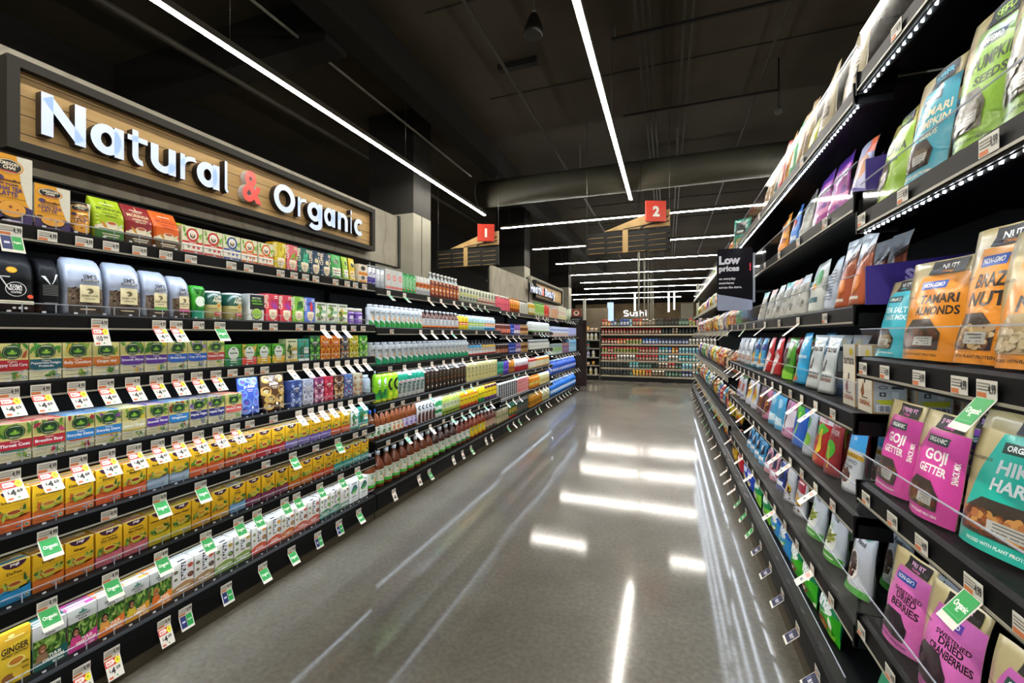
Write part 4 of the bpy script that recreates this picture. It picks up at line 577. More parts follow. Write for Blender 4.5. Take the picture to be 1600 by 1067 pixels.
B('blkBand', 'juice_bottle', 'bottle', 'white bottle with black ring and brown arch', .215, 'milk', '#dfe2e4', [], '#e6ebf0', [('e', .5, .66, .26, .1, '#1c1e22'), ('e', .5, .66, .14, .05, '#dfe2e4'), ('p', [(.25, .04), (.75, .04), (.75, .36), (.62, .46), (.38, .46), (.25, .36)], '#4a2018')], 14, True)
B('whGr', 'juice_bottle', 'bottle', 'white bottle with two green bands', .215, 'milk', '#d8e4dc', [(.2, .34, '#2f9a5a'), (.5, .72, '#3fae6a')], '#eef2f2', [('e', .5, .4, .2, .05, '#e8f0e8')], 14, True)
B('limeW', 'juice_bottle', 'bottle', 'pale lime bottle with white label text', .2, 'milk', '#b5c85a', [(.3, .6, '#d3d8b0')], '#e6eaec', [('r', .2, .5, .8, .54, '#6a7a4a'), ('r', .2, .42, .8, .45, '#6a7a4a'), ('p', [(.15, .06), (.85, .2), (.85, .28), (.15, .14)], '#4a6a1c')], 12, True)
B('yelO', 'juice_bottle', 'bottle', 'yellow bottle with an orange-red base', .2, 'milk', '#dfc81c', [(0, .18, '#d8522c'), (.6, .7, '#e8842c')], '#dfe2ea', [('r', .2, .4, .8, .46, '#9a5a1c')], 12)
B('yelGr', 'juice_bottle', 'bottle', 'yellow bottle with a green base', .2, 'milk', '#d8c81c', [(0, .22, '#1f8f52')], '#b8d0e0', [('r', .2, .45, .8, .52, '#8a6a1c')], 12)
B('yelPu', 'juice_bottle', 'bottle', 'yellow bottle with a purple base and maroon top', .2, 'milk', '#dcc61c', [(0, .18, '#6a3f8a'), (.7, .86, '#5a1f24')], '#7a2a2c', [('r', .2, .45, .8, .52, '#9a5a1c')], 12)
def jugf(name, body, lab, base, desc, dot, h=.27, cap='#f2f4f4'):
    B(name, 'kombucha_jug', 'jug', desc, h, 'jug', body, [(.1, .5, lab), (.1, .18, base)], cap, [('e', .4, .38, .1, .05, '#8aa890'), ('e', .62, .3, .12, .06, dot), ('r', .3, .23, .7, .245, '#8a9a8a'), ('r', .25, .44, .75, .46, '#6a8a70')], 16, True)
jugf('jug', '#6e3416', '#d9dccb', '#3fae3c', 'brown cider jug with a white and green label', '#d89a4a'); jugf('jugD', '#40201a', '#d3d8cc', '#3fae3c', 'dark brown cider jug with a white and green label', '#a83a3a', .26)
jugf('ambW', '#7a2f1c', '#dfe4e0', '#2f8f4a', 'red-brown bottle with a white label and black figure 1', '#1c1c1c', .25); jugf('ambY', '#8a3218', '#dcc41c', '#c8a81c', 'red-brown bottle with a yellow label', '#d86a2c', .25); jugf('grPk', '#6a3226', '#c89a86', '#2f6a52', 'brown bottle with a green and pink label', '#2f6a52', .24)
S10 = 10
def far(name, kind, cat, desc, h, pf, body, bands, cap, dec=()):
    B(name, kind, cat, desc, h, pf, body, bands, cap, dec, S10)
def farc(name, kind, desc, h, base, ops, d=.06): carton(name, kind, desc, h, d, base, ops, [('r', 0, 0, 1, .9, base)], cat='carton')
far('pinkC', 'drink_bottle', 'bottle', 'pink bottle with red neck and white cap', .2, 'milk', '#e0627a', [(.78, .9, '#a8242c'), (0, .06, '#8a1f30')], '#f0f0ec', [('t', 'pink', .5, .42, .1, '#b83a54', .6)])
far('orgB', 'drink_bottle', 'bottle', 'orange bottle with a brown base', .2, 'slim', '#e08a1c', [(0, .3, '#8a3f18'), (.4, .56, '#c8862c'), (.9, 1, '#b8402c')], None)
far('whBk', 'drink_bottle', 'bottle', 'white bottle with black cap and grey stripe', .2, 'milk', '#d8dad2', [(.0, .06, '#8a8a80')], '#20201f', [('r', .42, .1, .58, .8, '#4a4c48')])
far('brPk', 'beauty_tube', 'tube', 'brown and pink cosmetics tube', .15, 'slim', '#7a3a2c', [(.2, .55, '#d07a6a'), (.85, 1, '#e8dcd8')], None, [('e', .5, .6, .2, .1, '#3a1a14')])
far('canBl', 'beauty_tube', 'tube', 'deep blue cosmetics tube', .15, 'slim', '#2446b0', [(.5, .6, '#8aa4e8'), (.88, 1, '#5a80d8')], None, [('e', .5, .25, .2, .1, '#c8d4f0')])
far('purW', 'beauty_tube', 'tube', 'purple tube with a white panel', .15, 'slim', '#7a4a8c', [(.15, .45, '#d8cfd8'), (.9, 1, '#a88ab0')], None)
far('tanC', 'beauty_tube', 'tube', 'tan tube with a brown panel', .15, 'slim', '#c8a06a', [(.4, .7, '#6a3a1c'), (.88, 1, '#9a5a3a')], None)
far('thinBr', 'beauty_tube', 'tube', 'thin dark brown tube with a white cap', .155, 'slim', '#4a2a26', [(.2, .5, '#b87a62'), (.85, 1, '#eae6e0')], None)
far('tealG', 'shampoo_bottle', 'bottle', 'teal shampoo bottle', .18, 'slim', '#1f7a62', [(.3, .5, '#3fae8a'), (.0, .1, '#a85a3a'), (.92, 1, '#7ad0b8')], None)
far('purB', 'shampoo_bottle', 'bottle', 'violet shampoo bottle', .18, 'slim', '#4f35a0', [(.3, .4, '#a07ad8'), (.92, 1, '#b8a4e8')], None)
far('orgBr', 'shampoo_bottle', 'bottle', 'amber brown shampoo bottle', .18, 'slim', '#b8761c', [(.3, .5, '#8a4a12'), (.92, 1, '#d8b06a')], None)
far('whRed', 'shampoo_bottle', 'bottle', 'white bottle with a red base', .18, 'milk', '#d8d4d8', [(0, .42, '#c0283a')], '#e8e8f2', [('r', .4, .2, .6, .7, '#8a2a3a')])
farc('blkCt', 'hair_care_box', 'black box with a white frame and grey text', .215, '#e0e2e0', [('r', .1, .05, .9, .95, '#171a1a'), ('r', .25, .7, .75, .74, '#8a8f8f'), ('r', .25, .5, .65, .54, '#8a8f8f'), ('r', .3, .3, .7, .34, '#6a6f6f')])
farc('redCt', 'hair_care_box', 'red box with a white frame', .215, '#e8dcd8', [('r', .1, .05, .9, .95, '#c2363a'), ('r', .3, .55, .7, .6, '#e8b0a8'), ('r', .3, .35, .7, .39, '#e8b0a8')])
far('whGr2', 'shampoo_bottle', 'bottle', 'beige bottle with a dark green cap', .2, 'milk', '#b8aa8c', [(0, .1, '#7a7a4a'), (.4, .55, '#8a9a6a')], '#18241f')
far('grYel', 'shampoo_bottle', 'bottle', 'dark green bottle with a yellow oval and red base', .2, 'milk', '#1f5a3c', [(0, .14, '#d03a34')], '#1f9a86', [('e', .5, .5, .24, .2, '#e0b82c')])
far('dkGr', 'shampoo_bottle', 'bottle', 'dark grey-green bottle with pink lid edge', .2, 'milk', '#3f5a50', [(.2, .5, '#6a5a58'), (.7, .86, '#1c201f')], '#d8cfd0')
far('yelBt', 'soap_bottle', 'bottle', 'yellow and white soap bottle', .2, 'milk', '#d8d4b0', [(0, .2, '#a8901c'), (.6, .86, '#d0a41c')], '#e8e4d8')
far('grPkt', 'soap_bottle', 'bottle', 'light green soap bottle with white top', .23, 'milk', '#8abc5a', [(.0, .3, '#b8d89a')], '#2f9a3c')
far('redPk', 'soap_bottle', 'bottle', 'red soap bottle with orange top', .22, 'milk', '#c8402c', [(0, .3, '#d87a6a')], '#e0622c')
far('whJar', 'lotion_bottle', 'bottle', 'white lotion bottle with a green base and dark cap', .16, 'milk', '#d5dad2', [(0, .12, '#7ab04a')], '#e2eef4', [('r', .3, .4, .7, .44, '#8a9a8a')])
far('whJar2', 'lotion_bottle', 'bottle', 'white lotion bottle with grey print and black neck', .16, 'shamp', '#dadcd8', [(.0, .06, '#c8c4b0'), (.7, .8, '#1c1e20')], '#e8eaec', [('r', .3, .3, .7, .36, '#8a7a74')])
far('rdWh', 'lotion_bottle', 'bottle', 'white bottle with a red top', .17, 'milk', '#d8d2c4', [(.66, .86, '#d0482c'), (0, .1, '#b8c03a')], '#c8382a')
far('orWh', 'lotion_bottle', 'bottle', 'cream bottle with an orange top', .17, 'milk', '#d8d0a8', [(.66, .86, '#e0882c'), (0, .1, '#d8882c')], '#d8dcd8')
far('orgJ', 'soap_jug', 'jug', 'orange soap jug', .2, 'milk', '#d8861c', [(.3, .5, '#c8b86a')], '#e88a1c')
far('crm', 'soap_jug', 'jug', 'cream soap jug', .2, 'milk', '#d3cf9c', [(.2, .5, '#c0b070')], '#e4e8e4')
far('orgJ2', 'soap_jug', 'jug', 'golden orange soap jug on the floor deck', .2, 'milk', '#dc9a2c', [(.2, .5, '#a8741c')], '#e8c86a')
far('crm2', 'soap_jug', 'jug', 'pale cream soap jug on the floor deck', .2, 'milk', '#d8d6ac', [(.2, .4, '#b8b88a')], '#e8ecea')
far('bluJ', 'laundry_jug', 'jug', 'blue laundry jug with violet label', .27, 'jug', '#2458c0', [(.15, .4, '#6a78c8')], '#a8c4ec', [('e', .5, .3, .2, .1, '#d0dcf4')])
far('bluJ2', 'laundry_jug', 'jug', 'bright blue laundry jug on the floor deck', .27, 'jug', '#1f72d0', [(.15, .4, '#8ab4e8')], '#c8dcf4', [('e', .5, .3, .2, .1, '#f0f4fa')])
farc('strp', 'cleaning_box', 'striped orange, white and maroon box', .24, '#dcd8d0', [('r', 0, 0, .3, .8, '#e0a02c'), ('r', .4, 0, .6, .8, '#6a2438'), ('r', .75, 0, 1, .8, '#d8622c'), ('r', .2, .86, .8, .95, '#2f6ac0')], .12)
farc('bwPk', 'paper_pack', 'blue-white wrapped pack with an orange corner', .19, '#c4d0ea', [('r', 0, 0, .45, .35, '#d8702c'), ('r', 0, .6, 1, .75, '#6a86cc'), ('r', .5, .1, .9, .3, '#a8c8a0')], .14)
farc('lavPk', 'paper_pack', 'lavender wrapped pack with a yellow corner', .19, '#a8b0e4', [('r', .6, 0, 1, .2, '#c8a02c'), ('r', 0, 0, .5, .2, '#3a6ac8')], .14)
farc('grPk2', 'paper_pack', 'green and lime wrapped pack', .2, '#b8d0c8', [('r', 0, .2, .4, .7, '#2f8a4a'), ('e', .55, .5, .25, .2, '#9ac82c'), ('r', 0, .75, 1, .85, '#7a96d0')], .14)
farc('mauv', 'paper_pack', 'mauve wrapped pack', .2, '#7a5a82', [('r', 0, .8, 1, 1, '#d08a80'), ('r', .2, .3, .8, .5, '#9a7aa0')], .14)
farc('ltBl', 'paper_pack', 'light blue wrapped pack', .27, '#8ac0e4', [('r', 0, .66, 1, .74, '#5a94cc'), ('r', .3, .2, .7, .4, '#c4dff2')], .14)
farc('whBag', 'paper_pack', 'white bulk pack with red mark', .26, '#d8d4c4', [('e', .3, .5, .14, .12, '#c8382c'), ('r', 0, .1, 1, .2, '#c8b83a')], .16)
far('mintBsk', 'storage_tub', 'tub', 'pale mint storage tub', .26, 'tub', '#b9cdb4', [(.3, .34, '#9ab29a')], '#d4e2d0')
# ================================================================== snack pouches
KR = '#c3b07e'
def wood(name, desc, main, ink, lines, head, htxt, tagt, tagc, lumps, side=None, winrect=(.12, .1, .8, .36), h=.245, t=.06, dark='#3a3028', w=None, tilt=R(7), base=KR, panel=.26, vert=None, yaw0=0):
    rg = rng(name)
    f = [('p', [(panel, .84), (1, .84), (1, .0), (.0, .0), (.0, .1), (panel * .4, .42)], main), ('t', 'WOODSTOCK', panel * .5, .62, .022, '#4a4230', panel * .9)]
    f += [('r', .0, .0, 1, .1, main), ('t', 'PACKED WITH PLANT PROTEIN', .5, .04, .022, ink if ink != '#ffffff' else '#1f3f3a', .7)]
    f += [('r', panel + .04, .7, panel + .46, .78, tagc), ('t', tagt, panel + .25, .722, .04, '#f4f6f0', .34)]
    y = .6
    for i, (ln, hh, col) in enumerate(lines): f.append(('t', ln, panel + (1 - panel) * (.42 if vert else .5), y - hh * .5, hh, col, .62 * (1 - panel) if vert else .84 * (1 - panel), 0, 0, .03)); y -= hh * 1.36
    if vert: f.append(('t', vert, .95, .5, .05, ink, .2, 0, 90))
    x0, y0, x1, y1 = winrect
    wn = [('p', [(x0, y0), (x1, y0), (x1, y0 + (y1 - y0) * .55), (x0 + (x1 - x0) * .75, y1), (x0 + (x1 - x0) * .25, y1), (x0, y0 + (y1 - y0) * .6)], dark)]
    wn += [('e', rg.uniform(x0 + .05, x1 - .05), rg.uniform(y0 + .03, y0 + (y1 - y0) * .62), rg.uniform(.03, .06), rg.uniform(.018, .035), rg.choice(lumps)) for _ in range(80)]
    wn += [('p', [(x0 + .34, y0 + .04), (x1 - .06, y0 + .04), (x1 - .06, y0 + .125), (x0 + .32, y0 + .125)], '#b4b3ac')] + [('r', x0 + .38, y0 + .055 + .024 * i, x1 - .1, y0 + .063 + .024 * i, '#5a5a58') for i in range(3)] if side != 'nostick' else []
    hd = [('p', [(.36, .85), (.88, .85), (.88, .985), (.36, .985)], '#201a18'), ('t', head, .62, .9, .05, htxt, .42), ('t', 'Cravings', .62, .865, .024, main, .3)]
    pouch(name, 'snack_pouch', desc, h, t, base, f, wn, None, 'foil', 'bag', w, False, tilt, .008, hd)
PK = '#d0429c'; OR = '#e08c16'; TL = '#12b09c'; W_ = '#f6f4ee'
wood('gojP', 'magenta pouch reading Goji Getter, farther of two', PK, W_, [('GOJI', .1, W_), ('GETTER', .075, W_)], 'SUPERFRUIT', '#e8b0d0', 'ORGANIC', '#1d3c34', ['#5a4a30', '#7a5a2c', '#4a3a34', '#6a2a1c'], vert='SNACK MIX')
wood('gojP2', 'magenta pouch reading Goji Getter, nearer of two', PK, W_, [('GOJI', .1, W_), ('GETTER', .075, W_)], 'SUPERFRUIT', '#e8b0d0', 'ORGANIC', '#1d3c34', ['#5a4a30', '#7a5a2c', '#4a3a34', '#6a2a1c'], vert='SNACK MIX')
wood('gojV', 'violet pouch reading Goji tucked behind the teal pouch', '#9a4ac0', W_, [('GOJI', .1, W_), ('GETTER', .075, W_)], 'SUPERFRUIT', '#d8b0e8', 'ORGANIC', '#1d5a5a', ['#5a4a30', '#4a3a34'], w=.165)
wood('hikT', "large teal pouch reading Hiker's Harvest", TL, W_, [("HIKER'S", .095, '#cdd3d2'), ('HARVEST', .085, '#e4ecea')], 'BALANCED', '#d8dcd6', 'ORGANIC', '#143c34', ['#8a4a24', '#a8683a', '#6a3a20', '#c08a4a', '#5a2c18'], h=.275, w=.2, winrect=(.06, .1, .86, .36), tilt=R(12))
wood('hikT2', "teal pouch at the frame edge beside the larger teal pouch", TL, W_, [("HIKER'S", .095, '#cdd3d2'), ('HARVEST', .085, '#e4ecea')], 'BALANCED', '#d8dcd6', 'ORGANIC', '#143c34', ['#8a4a24', '#a8683a', '#6a3a20'], h=.25, w=.17)
wood('almO', 'orange pouch reading Tamari Almonds', OR, '#20160c', [('TAMARI', .085, '#20160c'), ('ALMONDS', .08, '#20160c')], 'NUTS', '#f2efe8', 'NON-GMO', '#2a4fa8', ['#5a3420', '#6a4028', '#3f2418'], winrect=(.12, .1, .8, .4), w=.185)
wood('brzO', 'orange pouch reading Brazil Nuts', OR, '#20160c', [('BRAZIL', .1, '#20160c'), ('NUTS', .1, '#20160c')], 'NUTS', '#f2efe8', 'NON-GMO', '#2a4fa8', ['#b89a6a', '#8a6a44', '#d0b88a', '#6a4a30'], h=.28, w=.15, t=.08)
wood('brzO2', 'tall orange pouch reading Brazil Nuts, set one row back', OR, '#20160c', [('BRAZIL', .1, '#20160c'), ('NUTS', .1, '#20160c')], 'NUTS', '#e86a20', 'NON-GMO', '#2a4fa8', ['#b89a6a', '#8a6a44'], h=.3, w=.15)
wood('pineO', 'orange pouch reading Pine Nuts full of pale nuts', OR, '#20160c', [('PINE', .11, '#20160c'), ('NUTS', .11, '#20160c')], 'NUTS', '#f2efe8', 'NON-GMO', '#2a4fa8', ['#cbb892', '#dccba6', '#b8a47c'], side='nostick', winrect=(.04, .1, .96, .38), dark='#b09a72', h=.255, w=.17)
wood('seaT', 'sky blue snack mix pouch with a bent top', '#3fb4c8', W_, [('SEA SALT', .07, '#d8f0f4'), ('SNACK MIX', .06, '#d8f0f4')], 'NUTS', '#e8f0f0', 'ORGANIC', '#12404a', ['#8a7a5a', '#a89a7a'], w=.14, h=.215)
wood('seaT2', 'sky blue snack mix pouch behind the almond pouch', '#33a8c8', W_, [('TRAIL', .09, '#d8f0f4'), ('MIX', .07, '#d8f0f4')], 'NUTS', '#e8f0f0', 'ORGANIC', '#12404a', ['#8a7a5a'], w=.14, h=.225)
wood('tamP', 'turquoise pouch reading Tamari Pumpkin', '#2497ad', '#d8cfae', [('TAMARI', .075, '#d8cfae'), ('PUMPKIN', .07, '#d8cfae'), ('SEEDS', .05, '#d8cfae')], 'POWER', '#4fb8d0', 'NON-GMO', '#1f2a3a', ['#5a4a34', '#6a5a40', '#3f3424'], h=.265, t=.055, w=.15)
wood('blueP', 'bright blue pouch behind the turquoise pouch', '#2a86cf', '#d8e0e8', [('TAMARI', .075, '#d8cfae'), ('SEEDS', .07, '#d8cfae')], 'POWER', '#4fb8d0', 'NON-GMO', '#1f2a3a', ['#3f3424'], h=.26, w=.15)
wood('seedY', 'lime and straw pouch reading Chia Seeds', '#8fb824', '#20300c', [('CHIA', .1, '#20300c'), ('SEEDS', .05, '#20300c')], 'SEEDS', '#b8d84a', 'ORGANIC', '#1c3a1c', ['#8a8270', '#a09a88', '#6a6454'], h=.235, w=.14, base='#bfae4e', winrect=(.06, .1, .6, .5), dark='#77705e')
wood('seedG', 'green pouch reading Pumpkin with a clear window', '#86b42c', '#20300c', [('PUMPKIN', .09, '#20300c'), ('SEEDS', .06, '#20300c')], 'SEEDS', '#b8d84a', 'NON-GMO', '#1c3a1c', ['#77745a', '#8f8a70', '#565440'], h=.29, w=.15, winrect=(.06, .12, .7, .42), dark='#5a5644')
wood('seedG2', 'green seed pouch with a wide window at the frame edge', '#8cb63a', '#20300c', [('CHIA', .09, '#20300c'), ('SEEDS', .06, '#20300c')], 'SEEDS', '#b8d84a', 'NON-GMO', '#1c3a1c', ['#8a8474', '#a39c8a', '#6f6a5c'], h=.3, w=.15, winrect=(.04, .12, .96, .6), dark='#77725f')
wood('berP', 'pink pouch reading Sweetened Dried Berries', '#d569b4', '#241018', [('SWEETENED', .045, '#241018'), ('DRIED', .07, '#241018'), ('BERRIES', .075, '#241018')], 'FRUIT', '#e8b0d8', 'NON-GMO', '#2a4fa8', ['#2a2028', '#382a34', '#1c161c'], side='nostick', dark='#2c242c', h=.235, w=.15)
wood('crnP', 'pink pouch reading Sweetened Dried Cranberries', '#d36cb8', '#241018', [('SWEETENED', .045, '#241018'), ('DRIED', .065, '#241018'), ('CRANBERRIES', .07, '#241018')], 'FRUIT', '#e8b0d8', 'NON-GMO', '#6a3fb0', ['#2a2028', '#402a34'], side='nostick', dark='#352c32', h=.24, w=.16, winrect=(.0, .1, .7, .42))
wood('gojO', 'pink pouch with a dark green Organic tag', '#d064b2', '#241018', [('GOJI', .1, '#241018'), ('BERRIES', .07, '#241018')], 'FRUIT', '#e8b0d8', 'ORGANIC', '#14463a', ['#7a2a2a'], h=.24, w=.16)
wood('krfB', 'plain kraft pouch standing behind the teal pouch', '#b9a87c', '#4a4230', [], 'NUTS', '#cfc49a', 'ORGANIC', '#8a7a52', ['#8a7a5a'], h=.25, w=.15)
def pk(name, desc, base, ops, h=.22, t=.06, w=None, tilt=R(6), kind='snack_bag', pillow=False, win=None, header=None, k='foil', crink=.0022):
    if w is None:
        w = WID.get(name, .16)
        if w > .2: w = .165
    pouch(name, kind, desc, h, t, base, ops, win, None, k, 'bag', w, pillow, tilt, .01, header, crink)
# near lower shelf: white chocolate bags, bean bags
def bowl(rg, cx, cy, r, col, cols): return [('e', cx, cy, r, r * .75, '#efeee8')] + [('e', cx, cy + .02, r * .8, r * .6, col)] + [('e', cx + rg.uniform(-.6, .6) * r, cy + .02 + rg.uniform(-.4, .4) * r, r * .16, r * .11, rg.choice(cols)) for _ in range(26)]
rg0 = rng('bowls')
for nm, ds in (('bowlW', 'white bag with a chocolate bowl picture behind the pink berry pouch'), ('bowlW2', 'white bag with a chocolate bowl picture')):
    pk(nm, ds, '#ccd0d8', bowl(rg0, .42, .34, .3, '#3f211a', ['#5a3426', '#2c1610']) + [('t', 'Vines', .52, .78, .08, '#3a3a40', .4), ('t', 'Food', .56, .68, .07, '#3a3a40', .3), ('r', .0, 0, 1, .1, '#4aa83a'), leaf(.12, .5, .12, .05, 1.2, '#a83a2c'), leaf(.8, .86, .14, .04, .6, '#3fae8a')], h=.235, w=.15, t=.075)
def bean(nm, ds):
    rg = rng(nm)
    pk(nm, ds, '#cdd4dc', [('e', .42, .32, .36, .2, '#eceee8')] + [leaf(.42 + rg.uniform(-.26, .26), .34 + rg.uniform(-.08, .12), .12, .022, rg.uniform(-.6, .6), rg.choice(['#8a9a2c', '#a8b03a', '#6a7a20', '#b8b84a'])) for _ in range(34)] + [('t', 'Vines', .55, .76, .08, '#3a4040', .36), ('t', 'Roots', .58, .67, .07, '#3a4040', .3), ('r', 0, 0, 1, .13, '#3f9a2c'), ('r', .2, .05, .8, .07, '#d8e8c8'), ('e', .45, .56, .07, .03, '#a8d0a0')], h=.23, w=.165, t=.07)
bean('whBean', 'white bag with a green bean bowl'); bean('whBean2', 'white bag with a bean bowl, farther one')
def sun(nm, ds, base, top):
    rg = rng(nm)
    pk(nm, ds, base, [('r', .2, .5, .9, .86, top), ('r', .3, .66, .8, .7, '#f0e0e0'), ('e', .4, .36, .16, .08, '#c89a6a'), ('e', .7, .3, .16, .09, '#e0b41c'), ('e', .7, .3, .08, .045, '#20160c'), ('e', .3, .16, .14, .08, '#e0b41c'), ('e', .3, .16, .07, .04, '#20160c')] + [('e', rg.uniform(.4, .9), rg.uniform(.08, .3), .04, .02, rg.choice(['#4a2c1a', '#6a4428'])) for _ in range(16)], h=.225, w=.14)
sun('whSun', 'white bag with sunflower heads', '#c9ccd4', '#d8dade'); sun('redSun', 'white and crimson bag with sunflower heads', '#d4d4d8', '#a8243a')
def brk(nm, ds, blue):
    rg = rng(nm)
    f = [('p', [(.0, .62), (.55, .9), (1, .62), (1, 1), (0, 1)], blue), ('t', 'BLUE', .52, .76, .05, '#e8f2f8', .3), ('r', 0, .5, 1, .57, '#c89a2c'), ('t', 'DIPPED ALMOND BARK', .5, .52, .026, '#5a3a10', .86), ('t', 'THIN DIPPED', .5, .42, .05, '#7a8088', .7), ('t', 'CHOCOLATE', .5, .35, .035, '#2a2a2e', .6)]
    f += [('e', .45, .2, .34, .12, '#efece4')] + [('e', .45 + rg.uniform(-.2, .2), .22 + rg.uniform(-.07, .08), .09, .045, rg.choice(['#4a281c', '#5a3424', '#3a2016'])) for _ in range(22)]
    pk(nm, ds, '#d2d6dc', f, h=.235, w=.145)
brk('brkW', 'white chocolate bark bag with gold band', '#3aa0dc')
# Thai style green bags on the floor deck
def ang(nm, ds, c1, c2, nut):
    rg = rng(nm)
    f = [('p', [(0, .0), (1, 0), (1, .5), (.7, .56), (.3, .42), (0, .46)], c2), ('t', 'ang', .55, .58, .24, '#f2f6f2', .8, 0, 0, .05), ('r', .3, .47, .7, .49, '#d0f0d8')] + [('e', .45 + rg.uniform(-.03, .03), .25, .24, .1, '#b0521c')] + [('e', .45 + rg.uniform(-.18, .18), .25 + rg.uniform(-.07, .07), .05, .026, rg.choice(['#d88a3a', '#8a3a12', '#e8b46a', '#c8702a'])) for _ in range(26)] + leaves(rg, .05, .05, .95, .4, ['#8ad83a', '#4ab82c', '#e8ece0'], 6, .12)
    pk(nm, ds, c1, f, h=.19, w=.165, pillow=True, t=.07, kind='snack_bag', tilt=R(3))
ang('angG', 'green bag with white lettering and nut cluster beside the upright', '#0f8a5c', '#36b01c', 1); ang('angG2', 'green bag with white lettering nearest the camera on the floor deck', '#0d8458', '#34a81c', 1)
ang('angG3', 'green bag with white lettering and nuts', '#0f8a5c', '#3ab81f', 1); ang('angG4', 'darker green bag with white lettering', '#0f8f60', '#2fa81c', 1); ang('angB', 'blue bag with white lettering and chips picture', '#1f66c4', '#2f94dc', 0)
def generic(nm, ds, base, shapes, **kw): pk(nm, ds, base, shapes, **kw)
def blob(rg, cols, n, x0=.1, y0=.1, x1=.9, y1=.9, r=.1): return [('e', rg.uniform(x0, x1), rg.uniform(y0, y1), rg.uniform(.5, 1) * r, rg.uniform(.5, 1) * r * .7, rg.choice(cols)) for _ in range(n)]
r1 = rng('g1')
generic('yelR', 'yellow chip bag on the floor deck', '#c89a1c', blob(r1, ['#e0b83a', '#8a5a12', '#f0d05a'], 12) + [('r', .2, .62, .8, .8, '#5a3a20')], pillow=True, h=.19, tilt=R(3))
generic('redR', 'red chip bag with white lettering shape', '#c81c34', [('r', .2, .5, .8, .66, '#f0d8d8'), ('e', .5, .3, .25, .1, '#e0a03a')], pillow=True, h=.19, tilt=R(3))
generic('bluR', 'royal blue chip bag', '#1f48c8', [('r', .15, .5, .85, .68, '#d8e0f4'), ('e', .5, .28, .3, .12, '#e8d8a0')], pillow=True, h=.19, tilt=R(3))
generic('grnR', 'mint and green chip bag', '#1f9a5a', [('r', .15, .58, .85, .72, '#e4f2e8'), ('p', [(0, 0), (1, 0), (1, .4), (0, .5)], '#8ad83a'), ('e', .5, .3, .22, .1, '#ece4ee')], pillow=True, h=.19, tilt=R(3))
generic('grnR2', 'green chip bag with pale flowers', '#178a52', [('r', .15, .6, .85, .74, '#e4f2e8'), ('p', [(0, 0), (1, 0), (1, .46), (0, .4)], '#7acc34'), ('e', .4, .3, .16, .09, '#ece4ee'), ('e', .7, .2, .14, .08, '#e8ece0')], pillow=True, h=.19, tilt=R(3))
# middle bay, fifth to top
for nm, c, ds in (('barB', '#3a9ad0', 'small light blue bar pack'), ('barPk', '#d08aa0', 'small pink bar pack'), ('barNv', '#2a3f8a', 'small navy and white bar pack')):
    generic(nm, ds, c, [('r', .1, .2, .9, .36, '#e8eaf0'), ('r', .1, .6, .5, .8, '#f0f0f4'), ('p', [(.5, .4), (.9, .5), (.8, .9), (.6, .8)], '#1f2a4a'), ('e', .3, .5, .14, .08, '#f4f0e8')], h=.15, t=.05, w=.13)
generic('whTh', 'slim white and purple cracker bag', '#d3d6de', [('r', .0, .8, 1, 1, '#4a8a3a'), ('r', .2, .3, .8, .6, '#c05a4a'), ('r', .1, .1, .9, .2, '#8a7ac0')], h=.22)
generic('yelC', 'white bag with a yellow fruit disc', '#d8d4e4', [('e', .5, .5, .42, .32, '#e8dcc8'), ('e', .5, .48, .36, .26, '#e0c01c'), ('e', .55, .55, .16, .12, '#d8522c'), ('r', 0, .86, 1, 1, '#4a2f8a')], h=.22)
for nm, c, ds in (('nutsB', '#5a3a5a', 'purple bag with a nut picture'), ('nutsP', '#c06a94', 'pink bag with a nut picture')):
    generic(nm, ds, c, [('e', .5, .4, .4, .3, '#5a2c14')] + blob(rng(nm), ['#c8722c', '#e09a4a', '#8a4418'], 30, .2, .2, .8, .6, .07), h=.215)
generic('ltblB2', 'light blue snack bag with white print', '#4aaede', [('r', .1, .12, .9, .3, '#d0e8f4'), ('e', .5, .62, .3, .12, '#a8d8ee'), ('r', .2, .84, .8, .9, '#e8f4fa')], h=.235)
generic('pnkB', 'pink and white snack bag', '#d68ab8', [('p', [(0, .1), (1, .3), (1, .7), (0, .5)], '#f0e4ec'), ('r', .45, .1, .55, .9, '#1f1c2a')], h=.22)
generic('bluGr', 'blue snack bag with a green leaf curl', '#1c62c8', [('e', .5, .7, .3, .14, '#3fae3a'), ('p', [(.44, .1), (.52, .1), (.6, .7), (.5, .7)], '#a8d84a'), ('r', .1, .2, .4, .24, '#d8e4f4')], h=.235)
generic('whGrB', 'pale grey snack bag with green leaves', '#b4bcc4', [('e', .4, .6, .2, .12, '#3f9a6a'), ('e', .6, .3, .25, .14, '#8ac04a'), ('r', .1, .8, .9, .92, '#d8dce0')], h=.23)
generic('popR', 'red popped snack bag with green leaf', '#b81c24', [('r', .0, .74, 1, 1, '#dcd8dc'), ('t', 'POPPED', .5, .85, .075, '#b01c2c', .8), ('t', 'FLOWER', .5, .76, .06, '#b01c2c', .7), ('p', [(.2, .6), (.5, .74), (.9, .66), (.6, .5)], '#4fae2c'), ('p', [(.55, .64), (.62, .64), (.74, .3), (.5, .1), (.46, .14), (.66, .32)], '#e0c02c'), ('t', 'SEA SALT', .3, .42, .05, '#f0a02c', .4), ('e', .4, .12, .3, .08, '#d86a2c')], h=.235)
generic('popR2', 'dark red popped snack bag', '#8f2028', [('t', 'PURO', .5, .8, .1, '#c8a8a8', .8), ('t', 'FLOWER', .5, .66, .08, '#c8a8a8', .7), ('e', .5, .4, .3, .16, '#4fae2c'), ('p', [(.45, .45), (.53, .45), (.66, .1), (.58, .1)], '#d8c02c')], h=.235, w=.13)
